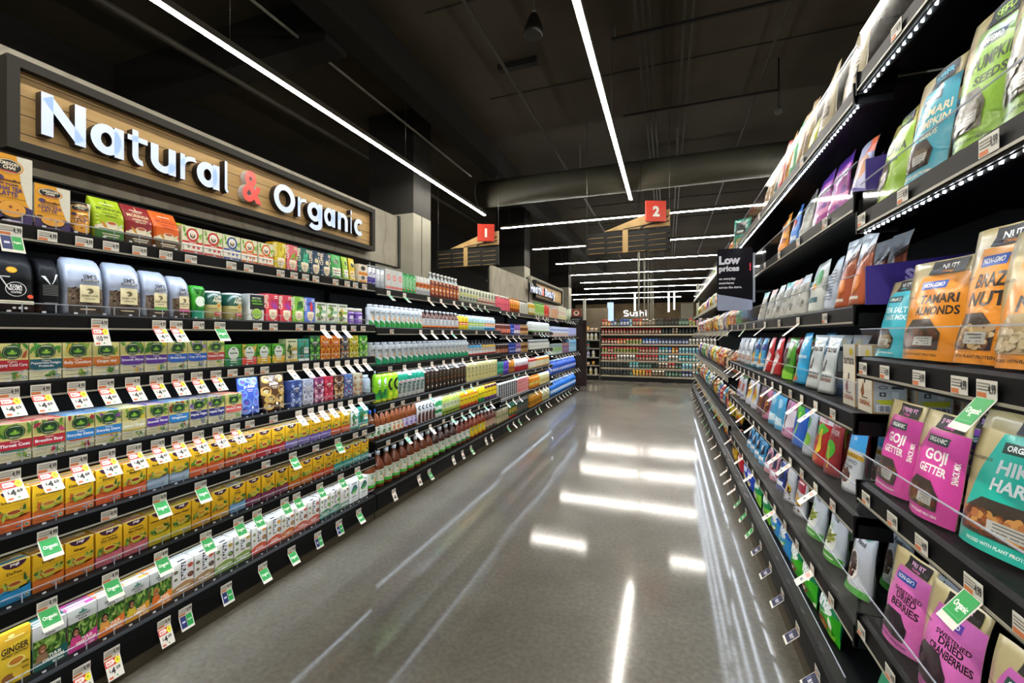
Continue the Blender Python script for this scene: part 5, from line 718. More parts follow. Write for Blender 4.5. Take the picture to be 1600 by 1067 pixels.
for nm, ds in (('whB', 'crumpled white snack bag'),): generic(nm, ds, '#cfd4de', [('r', .1, .15, .9, .35, '#b89a8a'), ('r', .3, .5, .7, .56, '#7a8aa0')], h=.21, crink=.005)
generic('bluY', 'blue and yellow snack bag', '#4aa8dc', [('e', .4, .4, .3, .2, '#e0b02c'), ('e', .6, .2, .2, .12, '#d88a1c'), ('p', [(0, 0), (1, .1), (1, .2), (0, .14)], '#e8ece8'), ('r', .6, .6, 1, .8, '#24449a')], h=.215)
generic('redB', 'red snack bag with a white badge', '#cc1624', [('e', .55, .75, .22, .1, '#f2ece8'), ('p', [(.3, 0), (.6, 0), (.9, .5), (.7, .6)], '#ecdcdc'), ('p', [(0, 0), (.4, .12), (0, .3)], '#f0e8e4')], h=.22)
generic('grnB', 'leaf green snack bag', '#4fa01f', [('r', .2, .76, .8, .9, '#7a2a2c'), ('r', .3, .36, .8, .5, '#1c3a1c'), ('p', [(0, 0), (1, 0), (1, .14), (0, .3)], '#8ad03a')], h=.22)
generic('ltblB', 'bright cyan snack bag', '#2aa8dc', [('e', .3, .2, .26, .2, '#d8f0d8'), ('e', .3, .2, .18, .13, '#8ac83a'), ('e', .5, .1, .16, .06, '#c8641c'), ('r', .2, .5, .9, .56, '#c0e4f4')], h=.245)
BA = [('t', 'barnana', .5, .7, .11, '#1f2022', .86), ('e', .52, .5, .05, .07, '#2a2a2c'), ('p', [(.46, .44), (.58, .44), (.62, .36), (.42, .36)], '#2a2a2c'), ('p', [(.2, .4), (.36, .5), (.34, .34), (.22, .3)], '#5a4440')]
generic('barn', 'large white bag reading barnana', '#d3d8d4', BA + [('e', .5, .88, .2, .05, '#e8dcae'), ('t', 'upcycled food', .62, .27, .05, '#2a2a2c', .6), ('t', 'CHEWY BITES', .55, .2, .05, '#8a4a2c', .8)], h=.235, w=.14)
SIDE = [('r', .04, .03, .96, .97, '#b5bcbd'), ('p', [(.08, .2), (.3, .17), (.6, .17), (.92, .23), (.9, .16), (.6, .125), (.3, .13)], '#c9cc2c'), ('r', .12, .03, .92, .14, '#e6e8e8')] + [('r', .18 + .05 * i, .04, .18 + .05 * i + (.03 if i % 3 else .016), .125, '#1c1c20') for i in range(14)] + [('e', .3, .39, .13, .025, '#33383a'), ('e', .3, .39, .1, .015, '#b5bcbd'), ('r', .54, .37, .9, .41, '#33383a'), ('r', .2, .26, .38, .32, '#2a2e30'), ('e', .29, .29, .05, .018, '#b5bcbd'), ('r', .56, .24, .74, .33, '#d8dcdc')] + [('r', .15, .48 + .05 * i, .85, .495 + .05 * i, '#8a90a8') for i in range(9)]
carton('barnC', 'snack_box', 'white and tan carton reading banana', .205, .085, '#c9a468', [('r', 0, 0, 1, 1, '#d6cfbd'), ('t', 'barnana', .5, .68, .14, '#2a2220', .86), ('e', .5, .48, .06, .06, '#2a2a2c'), ('p', [(.2, .3), (.4, .46), (.46, .26), (.3, .2)], '#8a5634'), ('e', .7, .88, .16, .06, '#d8c02c'), ('t', 'ORIGINAL', .5, .1, .07, '#a8562c', .8), ('r', .3, .2, .7, .22, '#6a5a4a')], [('r', 0, 0, 1, .9, '#b8a48a')], 'paper', 'box', .1, SIDE)
def wh(nm, ds, top): generic(nm, ds, '#c3c2b8', [('r', 0, .8, 1, 1, top), ('p', [(0, .76), (1, .86), (1, .8), (0, .7)], '#e8eaec')] + blob(rng(nm), ['#8a8a78', '#6a6a60', '#a8a48a'], 14, .15, .2, .85, .7, .09), h=.195)
wh('whTp', 'white protein snack bag with a teal top', '#5ab0a8'); wh('whTp2', 'white protein snack bag with an orange top', '#d8844a'); wh('whTp3', 'white protein snack bag with a grey top', '#b8c0c8')
generic('bigW', 'white bag with a green circle', '#c8ccc4', [('e', .55, .68, .26, .17, '#17a052'), ('p', [(.1, .5), (.5, .66), (.5, .5), (.2, .36)], '#e8e8e4'), ('e', .5, .5, .12, .06, '#d89a2c'), ('r', .2, .2, .8, .3, '#2a6a7a')], h=.225, w=.17)
generic('barW', 'pale blue bag back showing its text panel', '#b8c4d4', [('r', .2, .2 + .06 * i, .8, .23 + .06 * i, '#5a6a8a') for i in range(10)], h=.21, w=.11)
generic('brnSt', 'tall copper brown and white snack bag', '#b0522a', [('p', [(0, .55), (1, .75), (1, 1), (0, 1)], '#c4c8cc'), ('p', [(0, .5), (1, .7), (1, .8), (0, .6)], '#5a2a1c'), ('e', .5, .3, .25, .14, '#d87a2c'), ('r', .2, .1, .8, .14, '#e8dccc')], h=.255, w=.12)
generic('orgBg', 'orange crinkled snack bag', '#e08a12', blob(r1, ['#f0b03a', '#b85a12', '#7a3a8a'], 10) + [('r', .2, .6, .8, .72, '#7a3a1c')], h=.235, crink=.006)
generic('bluBg', 'narrow bright blue snack bag', '#2f7ad0', [('r', .1, .2, .9, .3, '#d8e4f4'), ('e', .5, .6, .3, .1, '#a83a3a')], h=.22)
generic('shrW', 'grey-white jerky bag with dark print', '#a8aca4', [('r', .1, .7, .9, .86, '#3a4440')] + blob(r1, ['#d0d4d0', '#6a706a'], 14), h=.225)
for nm, ds in (('shrP', 'violet jerky bag with its top folded open'), ('shrP2', 'magenta and violet jerky bag reading Shrooms')):
    generic(nm, ds, '#b04a9c', [('r', 0, .82, 1, 1, '#5a2aa0'), ('t', 'SHROOMS', .5, .64, .1, '#f0e0ee', .86), ('p', [(0, .2), (1, .4), (1, .3), (0, .1)], '#d880b4')] + blob(r1, ['#6a2a8a', '#d890c0'], 8, .1, .08, .9, .5), h=.245, w=.16)
generic('whPu', 'white and purple bag with an orange corner', '#b4b4d0', [('p', [(0, 0), (1, 0), (1, .2), (0, .4)], '#4a3a90'), ('e', .6, .6, .3, .2, '#c8906a'), ('p', [(.6, .8), (1, .76), (1, 1), (.7, 1)], '#d8602c')], h=.215, w=.125)
for nm, c, c2, ds in (('tanT', '#b89a6a', '#8a6a3a', 'tan snack bag, plain'), ('greyT', '#a8aca8', '#5a6a6a', 'grey snack bag'), ('redT', '#c83a2c', '#e8c8b8', 'red snack bag with pale letters'), ('orgT', '#d8901c', '#8a4a12', 'golden orange snack bag'), ('grnT', '#2fa860', '#e0ece0', 'green snack bag with pale letters'), ('tanT2', '#a8885a', '#d8c89a', 'dull tan snack bag'), ('krfT', '#9a8458', '#5a4a2c', 'kraft snack bag'), ('limT', '#b0b82c', '#e8d85a', 'short lime yellow snack bag')):
    generic(nm, ds, c, [('r', .2, .3, .8, .5, c2), ('r', .3, .6, .7, .8, c2), ('r', .2, .1, .8, .16, c2)], h={'limT': .2, 'tanT': .26, 'greyT': .29}.get(nm, .33), w=.1)
for nm, ds in (('crmK', 'cream jerky bag with black bars and torn-looking top'), ('crmK2', 'cream jerky bag with black bars nearest the camera')):
    generic(nm, ds, '#b5a988', [('r', .15, .38, .85, .5, '#26241f'), ('r', .15, .68, .8, .72, '#26241f'), ('r', .15, .6, .7, .64, '#26241f'), ('t', 'JERKY CO', .5, .41, .07, '#c8bea0', .6), ('t', 'PIKLE', .5, .53, .09, '#26241f', .7), ('e', .5, .88, .06, .03, '#8a8068'), ('r', .2, .2, .8, .24, '#26241f')], h=.335, w=.15)
# far bay bags in many colours
CH = {}
CC = [('#c8901c', '#8a4a12', 'yellow and brown'), ('#b8a81c', '#e8e05a', 'olive yellow'), ('#7a4a9a', '#b890c8', 'violet'), ('#c8542a', '#f0d8b0', 'orange-red'), ('#2f8a4a', '#d8e0b0', 'green'), ('#b8a88a', '#6a5a3a', 'tan'), ('#2a4a9a', '#c8d0e0', 'navy blue'), ('#a82430', '#e8c0a0', 'dark red'), ('#d8b02c', '#c83a1c', 'golden yellow'), ('#c4ccc8', '#6a8a4a', 'grey-white'), ('#3a98b8', '#e0ece8', 'cyan'), ('#6a3a20', '#d8a85a', 'chocolate brown'), ('#8ab82c', '#f0ecc0', 'lime'), ('#d87a5a', '#f0e0d0', 'salmon'), ('#4f5a3a', '#c8b86a', 'moss green'), ('#d8cfae', '#a8602c', 'cream')]
for i, (a, b, ds) in enumerate(CC):
    nm = 'chip%d' % i
    pk(nm, ds + ' snack bag', a, blob(rng(nm), [b, a, '#e8dcc0', '#3a2a20'], 9, .1, .1, .9, .55, .13) + [('r', .15, .62, .85, .74, b), ('r', 0, .93, 1, 1, b)], h=.23, w=.18, pillow=True, t=.09)
    CH[i] = (nm, ds)
pk('tealTop', 'tall teal bag with dark print', '#17907c', [('r', .2, .55, .8, .9, '#10201e'), ('r', .3, .6, .7, .66, '#d8ece6'), ('e', .5, .3, .3, .14, '#d8b05a'), ('e', .7, .2, .2, .1, '#c89a4a')], h=.34, w=.17, pillow=True, t=.07, tilt=R(2))
# ================================================================== room
H_CEIL = 6.0
BLK = ('#090a0b', 'lacquer'); BLKM = ('#0b0b0c', 'matte')
def floor_mat():
    m = bpy.data.materials.new('polished_concrete'); m.use_nodes = True; nt = m.node_tree; b = nt.nodes['Principled BSDF']; L = nt.links.new
    tc = nt.nodes.new('ShaderNodeTexCoord')
    n1 = nt.nodes.new('ShaderNodeTexNoise'); n1.inputs['Scale'].default_value = .9; n1.inputs['Detail'].default_value = 5; n1.inputs['Roughness'].default_value = .6
    n2 = nt.nodes.new('ShaderNodeTexNoise'); n2.inputs['Scale'].default_value = 45; n2.inputs['Detail'].default_value = 4
    n3 = nt.nodes.new('ShaderNodeTexVoronoi'); n3.inputs['Scale'].default_value = 90
    for n in (n1, n2, n3): L(tc.outputs['Object'], n.inputs['Vector'])
    r1 = nt.nodes.new('ShaderNodeValToRGB'); e = r1.color_ramp.elements
    e[0].position = .3; e[0].color = lin('#504c43'); e[1].position = .72; e[1].color = lin('#79756c')
    L(n1.outputs['Fac'], r1.inputs[0])
    r2 = nt.nodes.new('ShaderNodeValToRGB'); e = r2.color_ramp.elements
    e[0].position = .3; e[0].color = (.72, .72, .72, 1); e[1].position = .7; e[1].color = (1.1, 1.1, 1.1, 1)
    L(n2.outputs['Fac'], r2.inputs[0])
    r3 = nt.nodes.new('ShaderNodeValToRGB'); e = r3.color_ramp.elements
    e[0].position = 0; e[0].color = (1.35, 1.33, 1.28, 1); e[1].position = .12; e[1].color = (1, 1, 1, 1)
    L(n3.outputs['Distance'], r3.inputs[0])
    mu = nt.nodes.new('ShaderNodeMix'); mu.data_type = 'RGBA'; mu.blend_type = 'MULTIPLY'; mu.inputs[0].default_value = 1
    L(r1.outputs[0], mu.inputs[6]); L(r2.outputs[0], mu.inputs[7])
    m2 = nt.nodes.new('ShaderNodeMix'); m2.data_type = 'RGBA'; m2.blend_type = 'MULTIPLY'; m2.inputs[0].default_value = .7
    L(mu.outputs[2], m2.inputs[6]); L(r3.outputs[0], m2.inputs[7]); L(m2.outputs[2], b.inputs['Base Color'])
    mr = nt.nodes.new('ShaderNodeMapRange'); mr.inputs[1].default_value = .3; mr.inputs[2].default_value = .7; mr.inputs[3].default_value = .06; mr.inputs[4].default_value = .11
    L(n1.outputs['Fac'], mr.inputs[0]); L(mr.outputs[0], b.inputs['Coat Roughness']); b.inputs['Roughness'].default_value = .45; b.inputs['Coat Weight'].default_value = .8; b.inputs['Coat IOR'].default_value = 1.5
    b.inputs['Specular IOR Level'].default_value = .3
    bp = nt.nodes.new('ShaderNodeBump'); bp.inputs['Strength'].default_value = .02; bp.inputs['Distance'].default_value = .002
    L(n2.outputs['Fac'], bp.inputs['Height']); L(bp.outputs[0], b.inputs['Normal'])
    return m
def wood_mat(name, c1, c2, sx=1, sy=14, planks=None, axis=2):
    m = bpy.data.materials.new(name); m.use_nodes = True; nt = m.node_tree; b = nt.nodes['Principled BSDF']; L = nt.links.new
    tc = nt.nodes.new('ShaderNodeTexCoord'); mp = nt.nodes.new('ShaderNodeMapping'); mp.inputs['Scale'].default_value = (sy, sx, sy)
    L(tc.outputs['Object'], mp.inputs[0])
    n = nt.nodes.new('ShaderNodeTexNoise'); n.inputs['Scale'].default_value = 4; n.inputs['Detail'].default_value = 5; L(mp.outputs[0], n.inputs['Vector'])
    r = nt.nodes.new('ShaderNodeValToRGB'); e = r.color_ramp.elements; e[0].position = .3; e[0].color = lin(c1); e[1].position = .7; e[1].color = lin(c2); L(n.outputs['Fac'], r.inputs[0])
    out = r.outputs[0]
    if planks:
        sp = nt.nodes.new('ShaderNodeSeparateXYZ'); L(tc.outputs['Object'], sp.inputs[0])
        a = nt.nodes.new('ShaderNodeMath'); a.operation = 'DIVIDE'; a.inputs[1].default_value = planks; L(sp.outputs[axis], a.inputs[0])
        f = nt.nodes.new('ShaderNodeMath'); f.operation = 'FRACT'; L(a.outputs[0], f.inputs[0])
        g = nt.nodes.new('ShaderNodeMath'); g.operation = 'GREATER_THAN'; g.inputs[1].default_value = .05; L(f.outputs[0], g.inputs[0])
        mx = nt.nodes.new('ShaderNodeMix'); mx.data_type = 'RGBA'; mx.inputs[6].default_value = lin('#3a2c1a'); L(g.outputs[0], mx.inputs[0]); L(out, mx.inputs[7]); out = mx.outputs[2]
    L(out, b.inputs['Base Color']); b.inputs['Roughness'].default_value = .55
    return m
def noise_mat(name, c1, c2, scale, rough=.8, detail=4, bump=0):
    m = bpy.data.materials.new(name); m.use_nodes = True; nt = m.node_tree; b = nt.nodes['Principled BSDF']; L = nt.links.new
    tc = nt.nodes.new('ShaderNodeTexCoord'); n = nt.nodes.new('ShaderNodeTexNoise'); n.inputs['Scale'].default_value = scale; n.inputs['Detail'].default_value = detail; L(tc.outputs['Object'], n.inputs['Vector'])
    r = nt.nodes.new('ShaderNodeValToRGB'); e = r.color_ramp.elements; e[0].position = .35; e[0].color = lin(c1); e[1].position = .65; e[1].color = lin(c2); L(n.outputs['Fac'], r.inputs[0]); L(r.outputs[0], b.inputs['Base Color'])
    b.inputs['Roughness'].default_value = rough
    return m
def fascia_mat():
    m = noise_mat('marbled_panel', '#8f897a', '#a39d8d', 3.0, .6, 6); nt = m.node_tree; L = nt.links.new; b = nt.nodes['Principled BSDF']
    tc = nt.nodes['Texture Coordinate']; w = nt.nodes.new('ShaderNodeTexWave'); w.wave_type = 'RINGS'; w.inputs['Scale'].default_value = 1.6; w.inputs['Distortion'].default_value = 9; w.inputs['Detail'].default_value = 3; L(tc.outputs['Object'], w.inputs['Vector'])
    r = nt.nodes.new('ShaderNodeValToRGB'); e = r.color_ramp.elements; e[0].position = .0; e[0].color = (.72, .72, .72, 1); e[1].position = .1; e[1].color = (1, 1, 1, 1); L(w.outputs['Fac'], r.inputs[0])
    mx = nt.nodes.new('ShaderNodeMix'); mx.data_type = 'RGBA'; mx.blend_type = 'MULTIPLY'; mx.inputs[0].default_value = .8
    src = b.inputs['Base Color'].links[0].from_socket; L(src, mx.inputs[6]); L(r.outputs[0], mx.inputs[7]); L(mx.outputs[2], b.inputs['Base Color'])
    return m
FLOOR = floor_mat(); OAK = wood_mat('oak_planks', '#b08e58', '#c6a46c', 1.2, 9, .073); OAKP = wood_mat('pale_oak', '#a98a55', '#c3a56c', 9, 1.5)
PLY = noise_mat('plywood_wall', '#7d6a4a', '#94805c', 1.2, .7); CEILM = noise_mat('dark_ceiling_paint', '#342e22', '#40392b', .8, .9)
CONC = noise_mat('painted_column', '#8b887b', '#969385', 2, .75); DKP = noise_mat('black_paint', '#110f0b', '#16140f', 2, .85); FASC = fascia_mat()
DUCT = noise_mat('grey_duct_paint', '#56564a', '#616153', 1.5, .55); STEEL = noise_mat('galvanised_steel', '#77766c', '#8a897d', 6, .45)
X0, X1, Y0_, Y1_ = -9.0, 9.0, -8.0, 44.0
g = Geo(); g.box(X0, Y0_, -.05, X1, Y1_, 0, FLOOR); structure('floor', g, 'polished grey concrete floor')
g = Geo(); g.box(X0, Y0_, H_CEIL, X1, Y1_, H_CEIL + .1, CEILM); structure('ceiling', g, 'dark painted ceiling')
g = Geo(); g.box(X0 - .1, Y0_, 0, X0, Y1_, H_CEIL, DKP); structure('wall_left', g, 'dark wall on the far side of the neighbouring aisle')
g = Geo(); g.box(X1, Y0_, 0, X1 + .1, Y1_, H_CEIL, DKP); structure('wall_right', g, 'dark wall beyond the snack aisle')
g = Geo(); g.box(X0, Y1_, 0, X1, Y1_ + .1, 4.45, PLY); g.box(X0, Y1_, 4.45, X1, Y1_ + .1, H_CEIL, DKP); structure('wall_back', g, 'plywood clad back wall with dark top')
# ceiling seams and beams
k = 0
for y in (3.0, 5.4, 7.8, 13, 15.6, 18.2):
    k += 1; g = Geo(); g.box(-3.3, y - .012, H_CEIL - .012, 6, y + .012, H_CEIL - .001, DKP); structure('trim_%d' % k, g, 'ceiling panel seam')
g = Geo(); g.box(-4.35, Y0_, 5.45, -3.98, 30, H_CEIL - .002, DKP); structure('beam_1', g, 'dark ceiling beam along the aisle')
g = Geo(); g.box(-8.9, 4.6, 5.35, -4.36, 5.0, H_CEIL - .002, DKP); structure('beam_2', g, 'dark cross beam over the neighbouring aisle')
# columns: light painted to 2.62 m, dark above
for i, y in enumerate((7.57, 14.8, 22.2)):
    g = Geo(); ztop = 3.85
    g.box(-6.0, y, 0, -4.9, y + .68, ztop, CONC); g.box(-6.0, y, ztop, -4.9, y + .68, H_CEIL - .002, DKP)
    if i == 0: g.box(-4.899, y + .3, 0, -4.895, y + .32, ztop, ('#4a483f', 'matte'))
    structure('column_%d' % (i + 1), g, 'square concrete column, pale below and dark above')
# ================================================================== shelving
ACR = clear('clear_acrylic', (.95, .955, .965), .8); ACRE = clear('acrylic_edge', (.8, .83, .88), 1.0, .35, '#dfe6f0')
LEDM = emis('led_cool', (.76, .87, 1.0), 27); LEDS = emis('led_low', (.74, .86, 1.0), 7); LEDD = emis('led_diode', (.82, .91, 1.0), 170); LEDR = emis('led_cool_snack', (.78, .88, 1.0), 10)
RAIL = ('#3a3a3a', 'plastic'); RAILW = ('#9d9a8c', 'plastic')
SHELF = {}
def gondola(label, side, y0, y1, rows, lipx, backx, deckx, kickh, backh, fence=0.0, rail=RAIL, led=LEDM, dots=(), ends=True, fence_rows=None, thin=False):
    """one run of shelving. side -1: on the tea side (faces +x), +1: on the snack side (faces -x)"""
    sg = -side  # direction the shelves face in x
    e = tag(empty('gondola_shelving', ((lipx + backx) / 2, (y0 + y1) / 2, 0)), label, 'shelving', 'gondola shelving runs')
    off = Vector(e.location)
    def P(nm, g, par=None, lb=None):
        g.v = [tuple(Vector(v) - off) for v in g.v]
        o = part(nm, g, par or e, lb); return o
    def bx(g, xa, ya, za, xb, yb, zb, key): g.box(min(xa, xb), ya, za, max(xa, xb), yb, zb, key)
    g = Geo(); bx(g, backx, y0 + .002, .002, backx - sg * .03, y1 - .002, backh, BLKM); P('back_panel', g)
    zd = rows[-1]
    g = Geo(); bx(g, backx, y0 + .002, .002, deckx - sg * .012, y1 - .002, kickh, ('#4a4232', 'paint')); P('kick_plate', g, None, 'brown kick plate')
    g = Geo(); s = sg
    pr = [(backx, kickh + .001), (deckx + s * .0, kickh + .001), (deckx + s * .012, kickh + .02), (deckx + s * .012, zd - .045), (deckx + s * .004, zd - .008), (deckx - s * .01, zd), (backx, zd)]
    g.prism(pr if s > 0 else pr[::-1], y0 + .002, y1 - .002, 'y', BLK); P('base_deck', g)
    for i, z in enumerate(rows):
        if i < len(rows) - 1:
            g = Geo(); bx(g, backx, y0 + .003, z - .022, lipx - s * .03, y1 - .003, z, BLK)
            pr = [(lipx - s * .03, z), (lipx - s * .012, z + .003), (lipx, z - .004), (lipx + s * .004, z - .05), (lipx + s * .002, z - .06), (lipx - s * .004, z - .06), (lipx - s * .007, z - .021), (lipx - s * .03, z - .0215)]
            g.prism(pr if s > 0 else pr[::-1], y0 + .003, y1 - .003, 'y', BLK)
            sh = P('shelf', g)
            g = Geo(); bx(g, lipx + s * .0045, y0 + .01, z - .053, lipx + s * .0065, y1 - .01, z - .047, RAILW)
            if rail is RAILW: bx(g, lipx + s * .003, y0 + .01, z - .047, lipx + s * .0065, y1 - .01, z - .008, RAILW)
            P('price_rail', g, sh, 'pale price channel edge')
            g = Geo()
            if i in dots:
                n = int((y1 - y0) / .027)
                for q in range(n):
                    yy = y0 + .02 + q * .027
                    bx(g, lipx - s * .008, yy, z - .0645, lipx - s * .0118, yy + .004, z - .062, LEDD)
                bx(g, lipx - s * .005, y0 + .02, z - .0619, lipx - s * .02, y1 - .02, z - .0235, BLK)
            elif side < 0 and i in (1, 4): bx(g, lipx - s * .008, y0 + .03, z - .056, lipx - s * .02, y1 - .03, z - .0525, LEDS); bx(g, lipx - s * .0085, y0 + .03, z - .0524, lipx - s * .0195, y1 - .03, z - .0225, BLK)
            else: bx(g, lipx - s * .009, y0 + .03, z - .028, lipx - s * .026, y1 - .03, z - .0245, led)
            P('light_strip', g, sh, 'glowing white LED strip')
            if side > 0:
                for yy in (y0 + .003, y1 - .011):
                    g = Geo(); bx(g, lipx - s * .09, yy, z - .062, lipx + s * .007, yy + .008, z + .004, BLK); P('end_bracket', g, sh)
        else: sh = None
        fh = fence if not fence_rows else fence_rows.get(i, fence)
        if fh:
            fx = (lipx if i < len(rows) - 1 else deckx) - s * (.016 if side < 0 else .005)
            g = Geo(); g.face([(fx, y0 + .006, z + .002), (fx, y1 - .006, z + .002), (fx, y1 - .006, z + fh - .003), (fx, y0 + .006, z + fh - .003)], ACR); bx(g, fx, y0 + .006, z + fh - .003, fx + s * .003, y1 - .006, z + fh, ACRE)
            if fence < .06:
                n = int((y1 - y0) / .084)
                for q in range(n):
                    yy = y0 + .02 + q * .084
                    bx(g, fx + s * .003, yy, z + .002, fx + s * .004, yy + .003, z + fh, ACRE)
                    bx(g, fx + s * .003, yy + .05, z + .003, fx + s * .0045, yy + .06, z + .009, ('#c9ced6', 'plastic'))
            P('clear_fence', g, None, 'clear acrylic front fence')
        SHELF[(label, i)] = z
    if ends:
        for yy in (y0, y1):
            g = Geo(); bx(g, backx, yy - .0015, .002, backx + s * .05, yy + .0015, backh, BLK); P('upright', g)
    return e
S1 = [1.716, 1.422, 1.194, .927, .697, .458, .188]; S2 = [1.697, 1.404, 1.120, .834, .563, .190]; S3 = [1.663, 1.35, 1.085, .816, .492, .19]
S4 = [1.663, 1.40, 1.11, .807, .482, .19]; S5 = [1.663, 1.317, .972, .59, .19]
RA = [2.12, 1.709, 1.283, .919, .528, .222]; RB = [2.1, 1.775, 1.437, 1.112, .803, .476, .222]; RC = [2.1, 1.73, 1.39, .955, .51, .222]
LX = -2.0; LB = -2.47
gondola('black seven-shelf run holding tea and coffee beneath the long sign', -1, -.5, 2.594, S1, LX, LB, LX, .06, 1.98, .036)
gondola('black six-shelf run of cartons and bottles next to the tea', -1, 2.6, 5.085, S2, LX, LB, LX, .06, 1.83, 0)
gondola('black six-shelf run with pink bottles on top', -1, 5.09, 6.44, S3, LX, LB, LX, .06, 1.8, 0)
gondola('black six-shelf run of white lotion bottles', -1, 6.445, 7.71, S4, LX, LB, LX, .06, 1.8, 0)
gondola('black five-shelf run of blue jugs at the aisle end', -1, 7.715, 10.22, S5, LX, LB, LX, .06, 1.8, 0)
RL = .5; RBK = 1.02
gondola('black snack shelving run nearest the camera with nut pouches', 1, .15, 1.545, RA, RL + .03, RBK, RL, .11, 2.6, .085, RAIL, LEDR, (0, 1), True, {0: .12})
gondola('black snack shelving run between the nut pouches and the price sign end', 1, 1.555, 4.38, RB, RL + .03, RBK, RL, .11, 2.45, .095, RAIL, LEDR, (0,), True, {0: .12, 5: .12})
gondola('black snack shelving run with pale shelf edges beyond the price sign', 1, 4.39, 10.1, RC, RL + .03, RBK, RL, .11, 2.4, 0, RAILW, LEDR, (), True, {0: .1, 5: .09})
# end panel of the tea side
e = tag(empty('endcap_panel', (-2.2, 10.3, 0)), 'tall dark brown end panel closing the tea side shelving', 'panel')
g = Geo(); g.box(-.32, -.05, .005, .36, .05, 1.7, ('#2c201c', 'lacquer')); part('board', g, e)
g = Geo(); g.box(-.33, -.055, .0, .37, .055, .12, ('#5a5248', 'paint')); part('plinth', g, e, 'grey plinth')
# ================================================================== put the products on the shelves
SHN = {7: ['top', 'sixth', 'fifth', 'fourth', 'third', 'second', 'bottom'], 6: ['top', 'fifth', 'fourth', 'third', 'second', 'bottom'], 5: ['top', 'fourth', 'third', 'second', 'bottom']}
RUN = {'S1': 'tea run', 'S2': 'drinks run', 'S3': 'pink-topped run', 'S4': 'lotion run', 'S5': 'blue jug run', 'A': 'nut run', 'B': 'middle snack run'}
NOM = {'S3': .078, 'S4': .08, 'S5': .15, 'B': .165}
DEEP = {'yogi': 1}
def lab(desc, cnt, shelf, run, extra=''):
    w = desc.split(); a = '%s, %s on %s shelf, %s' % (desc, nth(cnt), shelf, run)
    if len(a.split()) + a.count('-') > 16: print('LONG', a)
    return a
cnts = {}
for sec in ('S1', 'S2', 'S3', 'S4', 'S5'):
    rows = DATA[sec]; rn = SHN[len(rows)]
    for ri, (z, items) in enumerate(rows):
        cnt = 0; per = {}
        for nm, a, b, n in items:
            if sec in NOM and n > 0:
                if n == 1 and nm not in ('mintBsk', 'whBag'): pass
                if n > 1 or b: n = max(n, int(round((b - a) / NOM[sec])))
            pos = [a] if n == 1 and not b else [a + (b - a) * (i + .5) / n for i in range(n)]
            for y in pos:
                cnt += 1; per[nm] = per.get(nm, 0) + 1
                d = D[nm]
                rec = .05 if nm == 'whCan' else 0
                lb = lab(d['desc'], cnt, rn[ri], RUN[sec])
                place(nm, -2.05 - rec, y if not rec else 2.65, z, PI / 2, lb, '%s on the %s shelf of the %s' % (d['cat'] + 's', rn[ri], RUN[sec]), 0, sec in ('S1', 'S2'))
                if sec == 'S1' and nm[0] in 'ynotg' and d['kind'] == 'tea_box' and ri >= 2 and nm not in ('orW',):
                    if ri >= 4: deep = 2
                    elif ri == 3: deep = 1
                    else: deep = 0
                    for q in range(deep):
                        lb2 = 'tea box %s deep behind the %s front box of the %s tea shelf' % (('two', 'three')[q], nth(cnt), rn[ri])
                        place(nm, -2.05 - (q + 1) * (d['dy'] + .003), y, z, PI / 2, lb2, 'tea boxes behind the front row on the %s shelf' % rn[ri], 0, False)
# green packs standing behind on the tea run's top shelf
for i, (y, ds) in enumerate(((1.285, 'first'), (1.375, 'second'))):
    place('morG', -2.16, y - .0, 1.716, PI / 2, 'lime green gable-top tea pack behind the small chai canister, %s of two' % ds, 'lime packs behind the chai canister')
# nut run, placed one by one: name, x of the front, y, z, turn
for nm, x, y, z, yw in NEAR:
    ri = min(range(6), key=lambda q: abs(RA[q] - z))
    place(nm, x, y, z, -PI / 2, D[nm]['desc'] + ' on the nut run', None, R(yw))
for i in range(3):
    place('barnC', .575 + (i + 1) * .105, 1.625, 1.112, -PI / 2, 'white and tan carton showing a barcode end, %s behind the front carton' % ONES[i + 1], 'banana cartons behind the front one', 0, False)
rn = SHN[7]
for ri, (z, items) in enumerate(DATA['B']):
    cnt = 0
    for nm, a, b, n in items[::-1]:
        d = D[nm]; wd = d['mesh'].vertices and (max(v.co.x for v in d['mesh'].vertices) - min(v.co.x for v in d['mesh'].vertices)) + .018
        lo, hi = a, b
        n = max(1, int((hi - lo) / wd + .25))
        for i in range(n)[::1]:
            y = lo + (hi - lo) * (i + .5) / n
            cnt += 1
            place(nm, .575 if ri < 6 else .54, y if nm != 'barnC' else (1.625, 1.75)[n - 1 - i if n > 1 else 0], z, -PI / 2, lab(d['desc'], cnt, rn[ri], RUN['B']), 'snacks on the %s shelf of the middle run' % rn[ri], rng(nm + str(i)).uniform(-.04, .03) if nm != 'barnC' and ri != 5 else 0)
            if 0 < ri < 6 and nm not in ('barnC', 'crmK'):
                place(nm, .575 + d['fy'] * 2 + .045, min(y + .055, 4.28), z, -PI / 2, 'snack bag standing behind the %s front bag of the %s shelf, middle snack run' % (nth(cnt), rn[ri]), 'bags behind the front row on the %s shelf' % rn[ri], 0)
rc = random.Random(7)
CORD = [[9, 0, 8, 5, 9, 1, 3, 15, 5, 0, 12, 9, 0, 3, 8, 4, 2, 9, 15], [13, 0, 2, 12, 2, 5, 0, 4, 3, 13, 5, 9, 1, 0, 15, 2, 8], [4, 3, 3, 0, 5, 2, 15, 9, 5, 8, 0, 11, 0, 1, 5, 8, 3, 0, 5],
        [2, 8, 3, 5, 11, 8, 3, 7, 8, 4, 9, 1, 8, 5, 6, 0, 5, 14, 4, 5], [8, 1, 1, 7, 11, 10, 7, 6, 4, 0, 3, 14, 6, 9, 4, 14, 10, 5], [8, 0, 8, 2, 8, 9, 5, 0, 3, 0, 8, 9, 4, 5, 0, 1, 9, 4]]
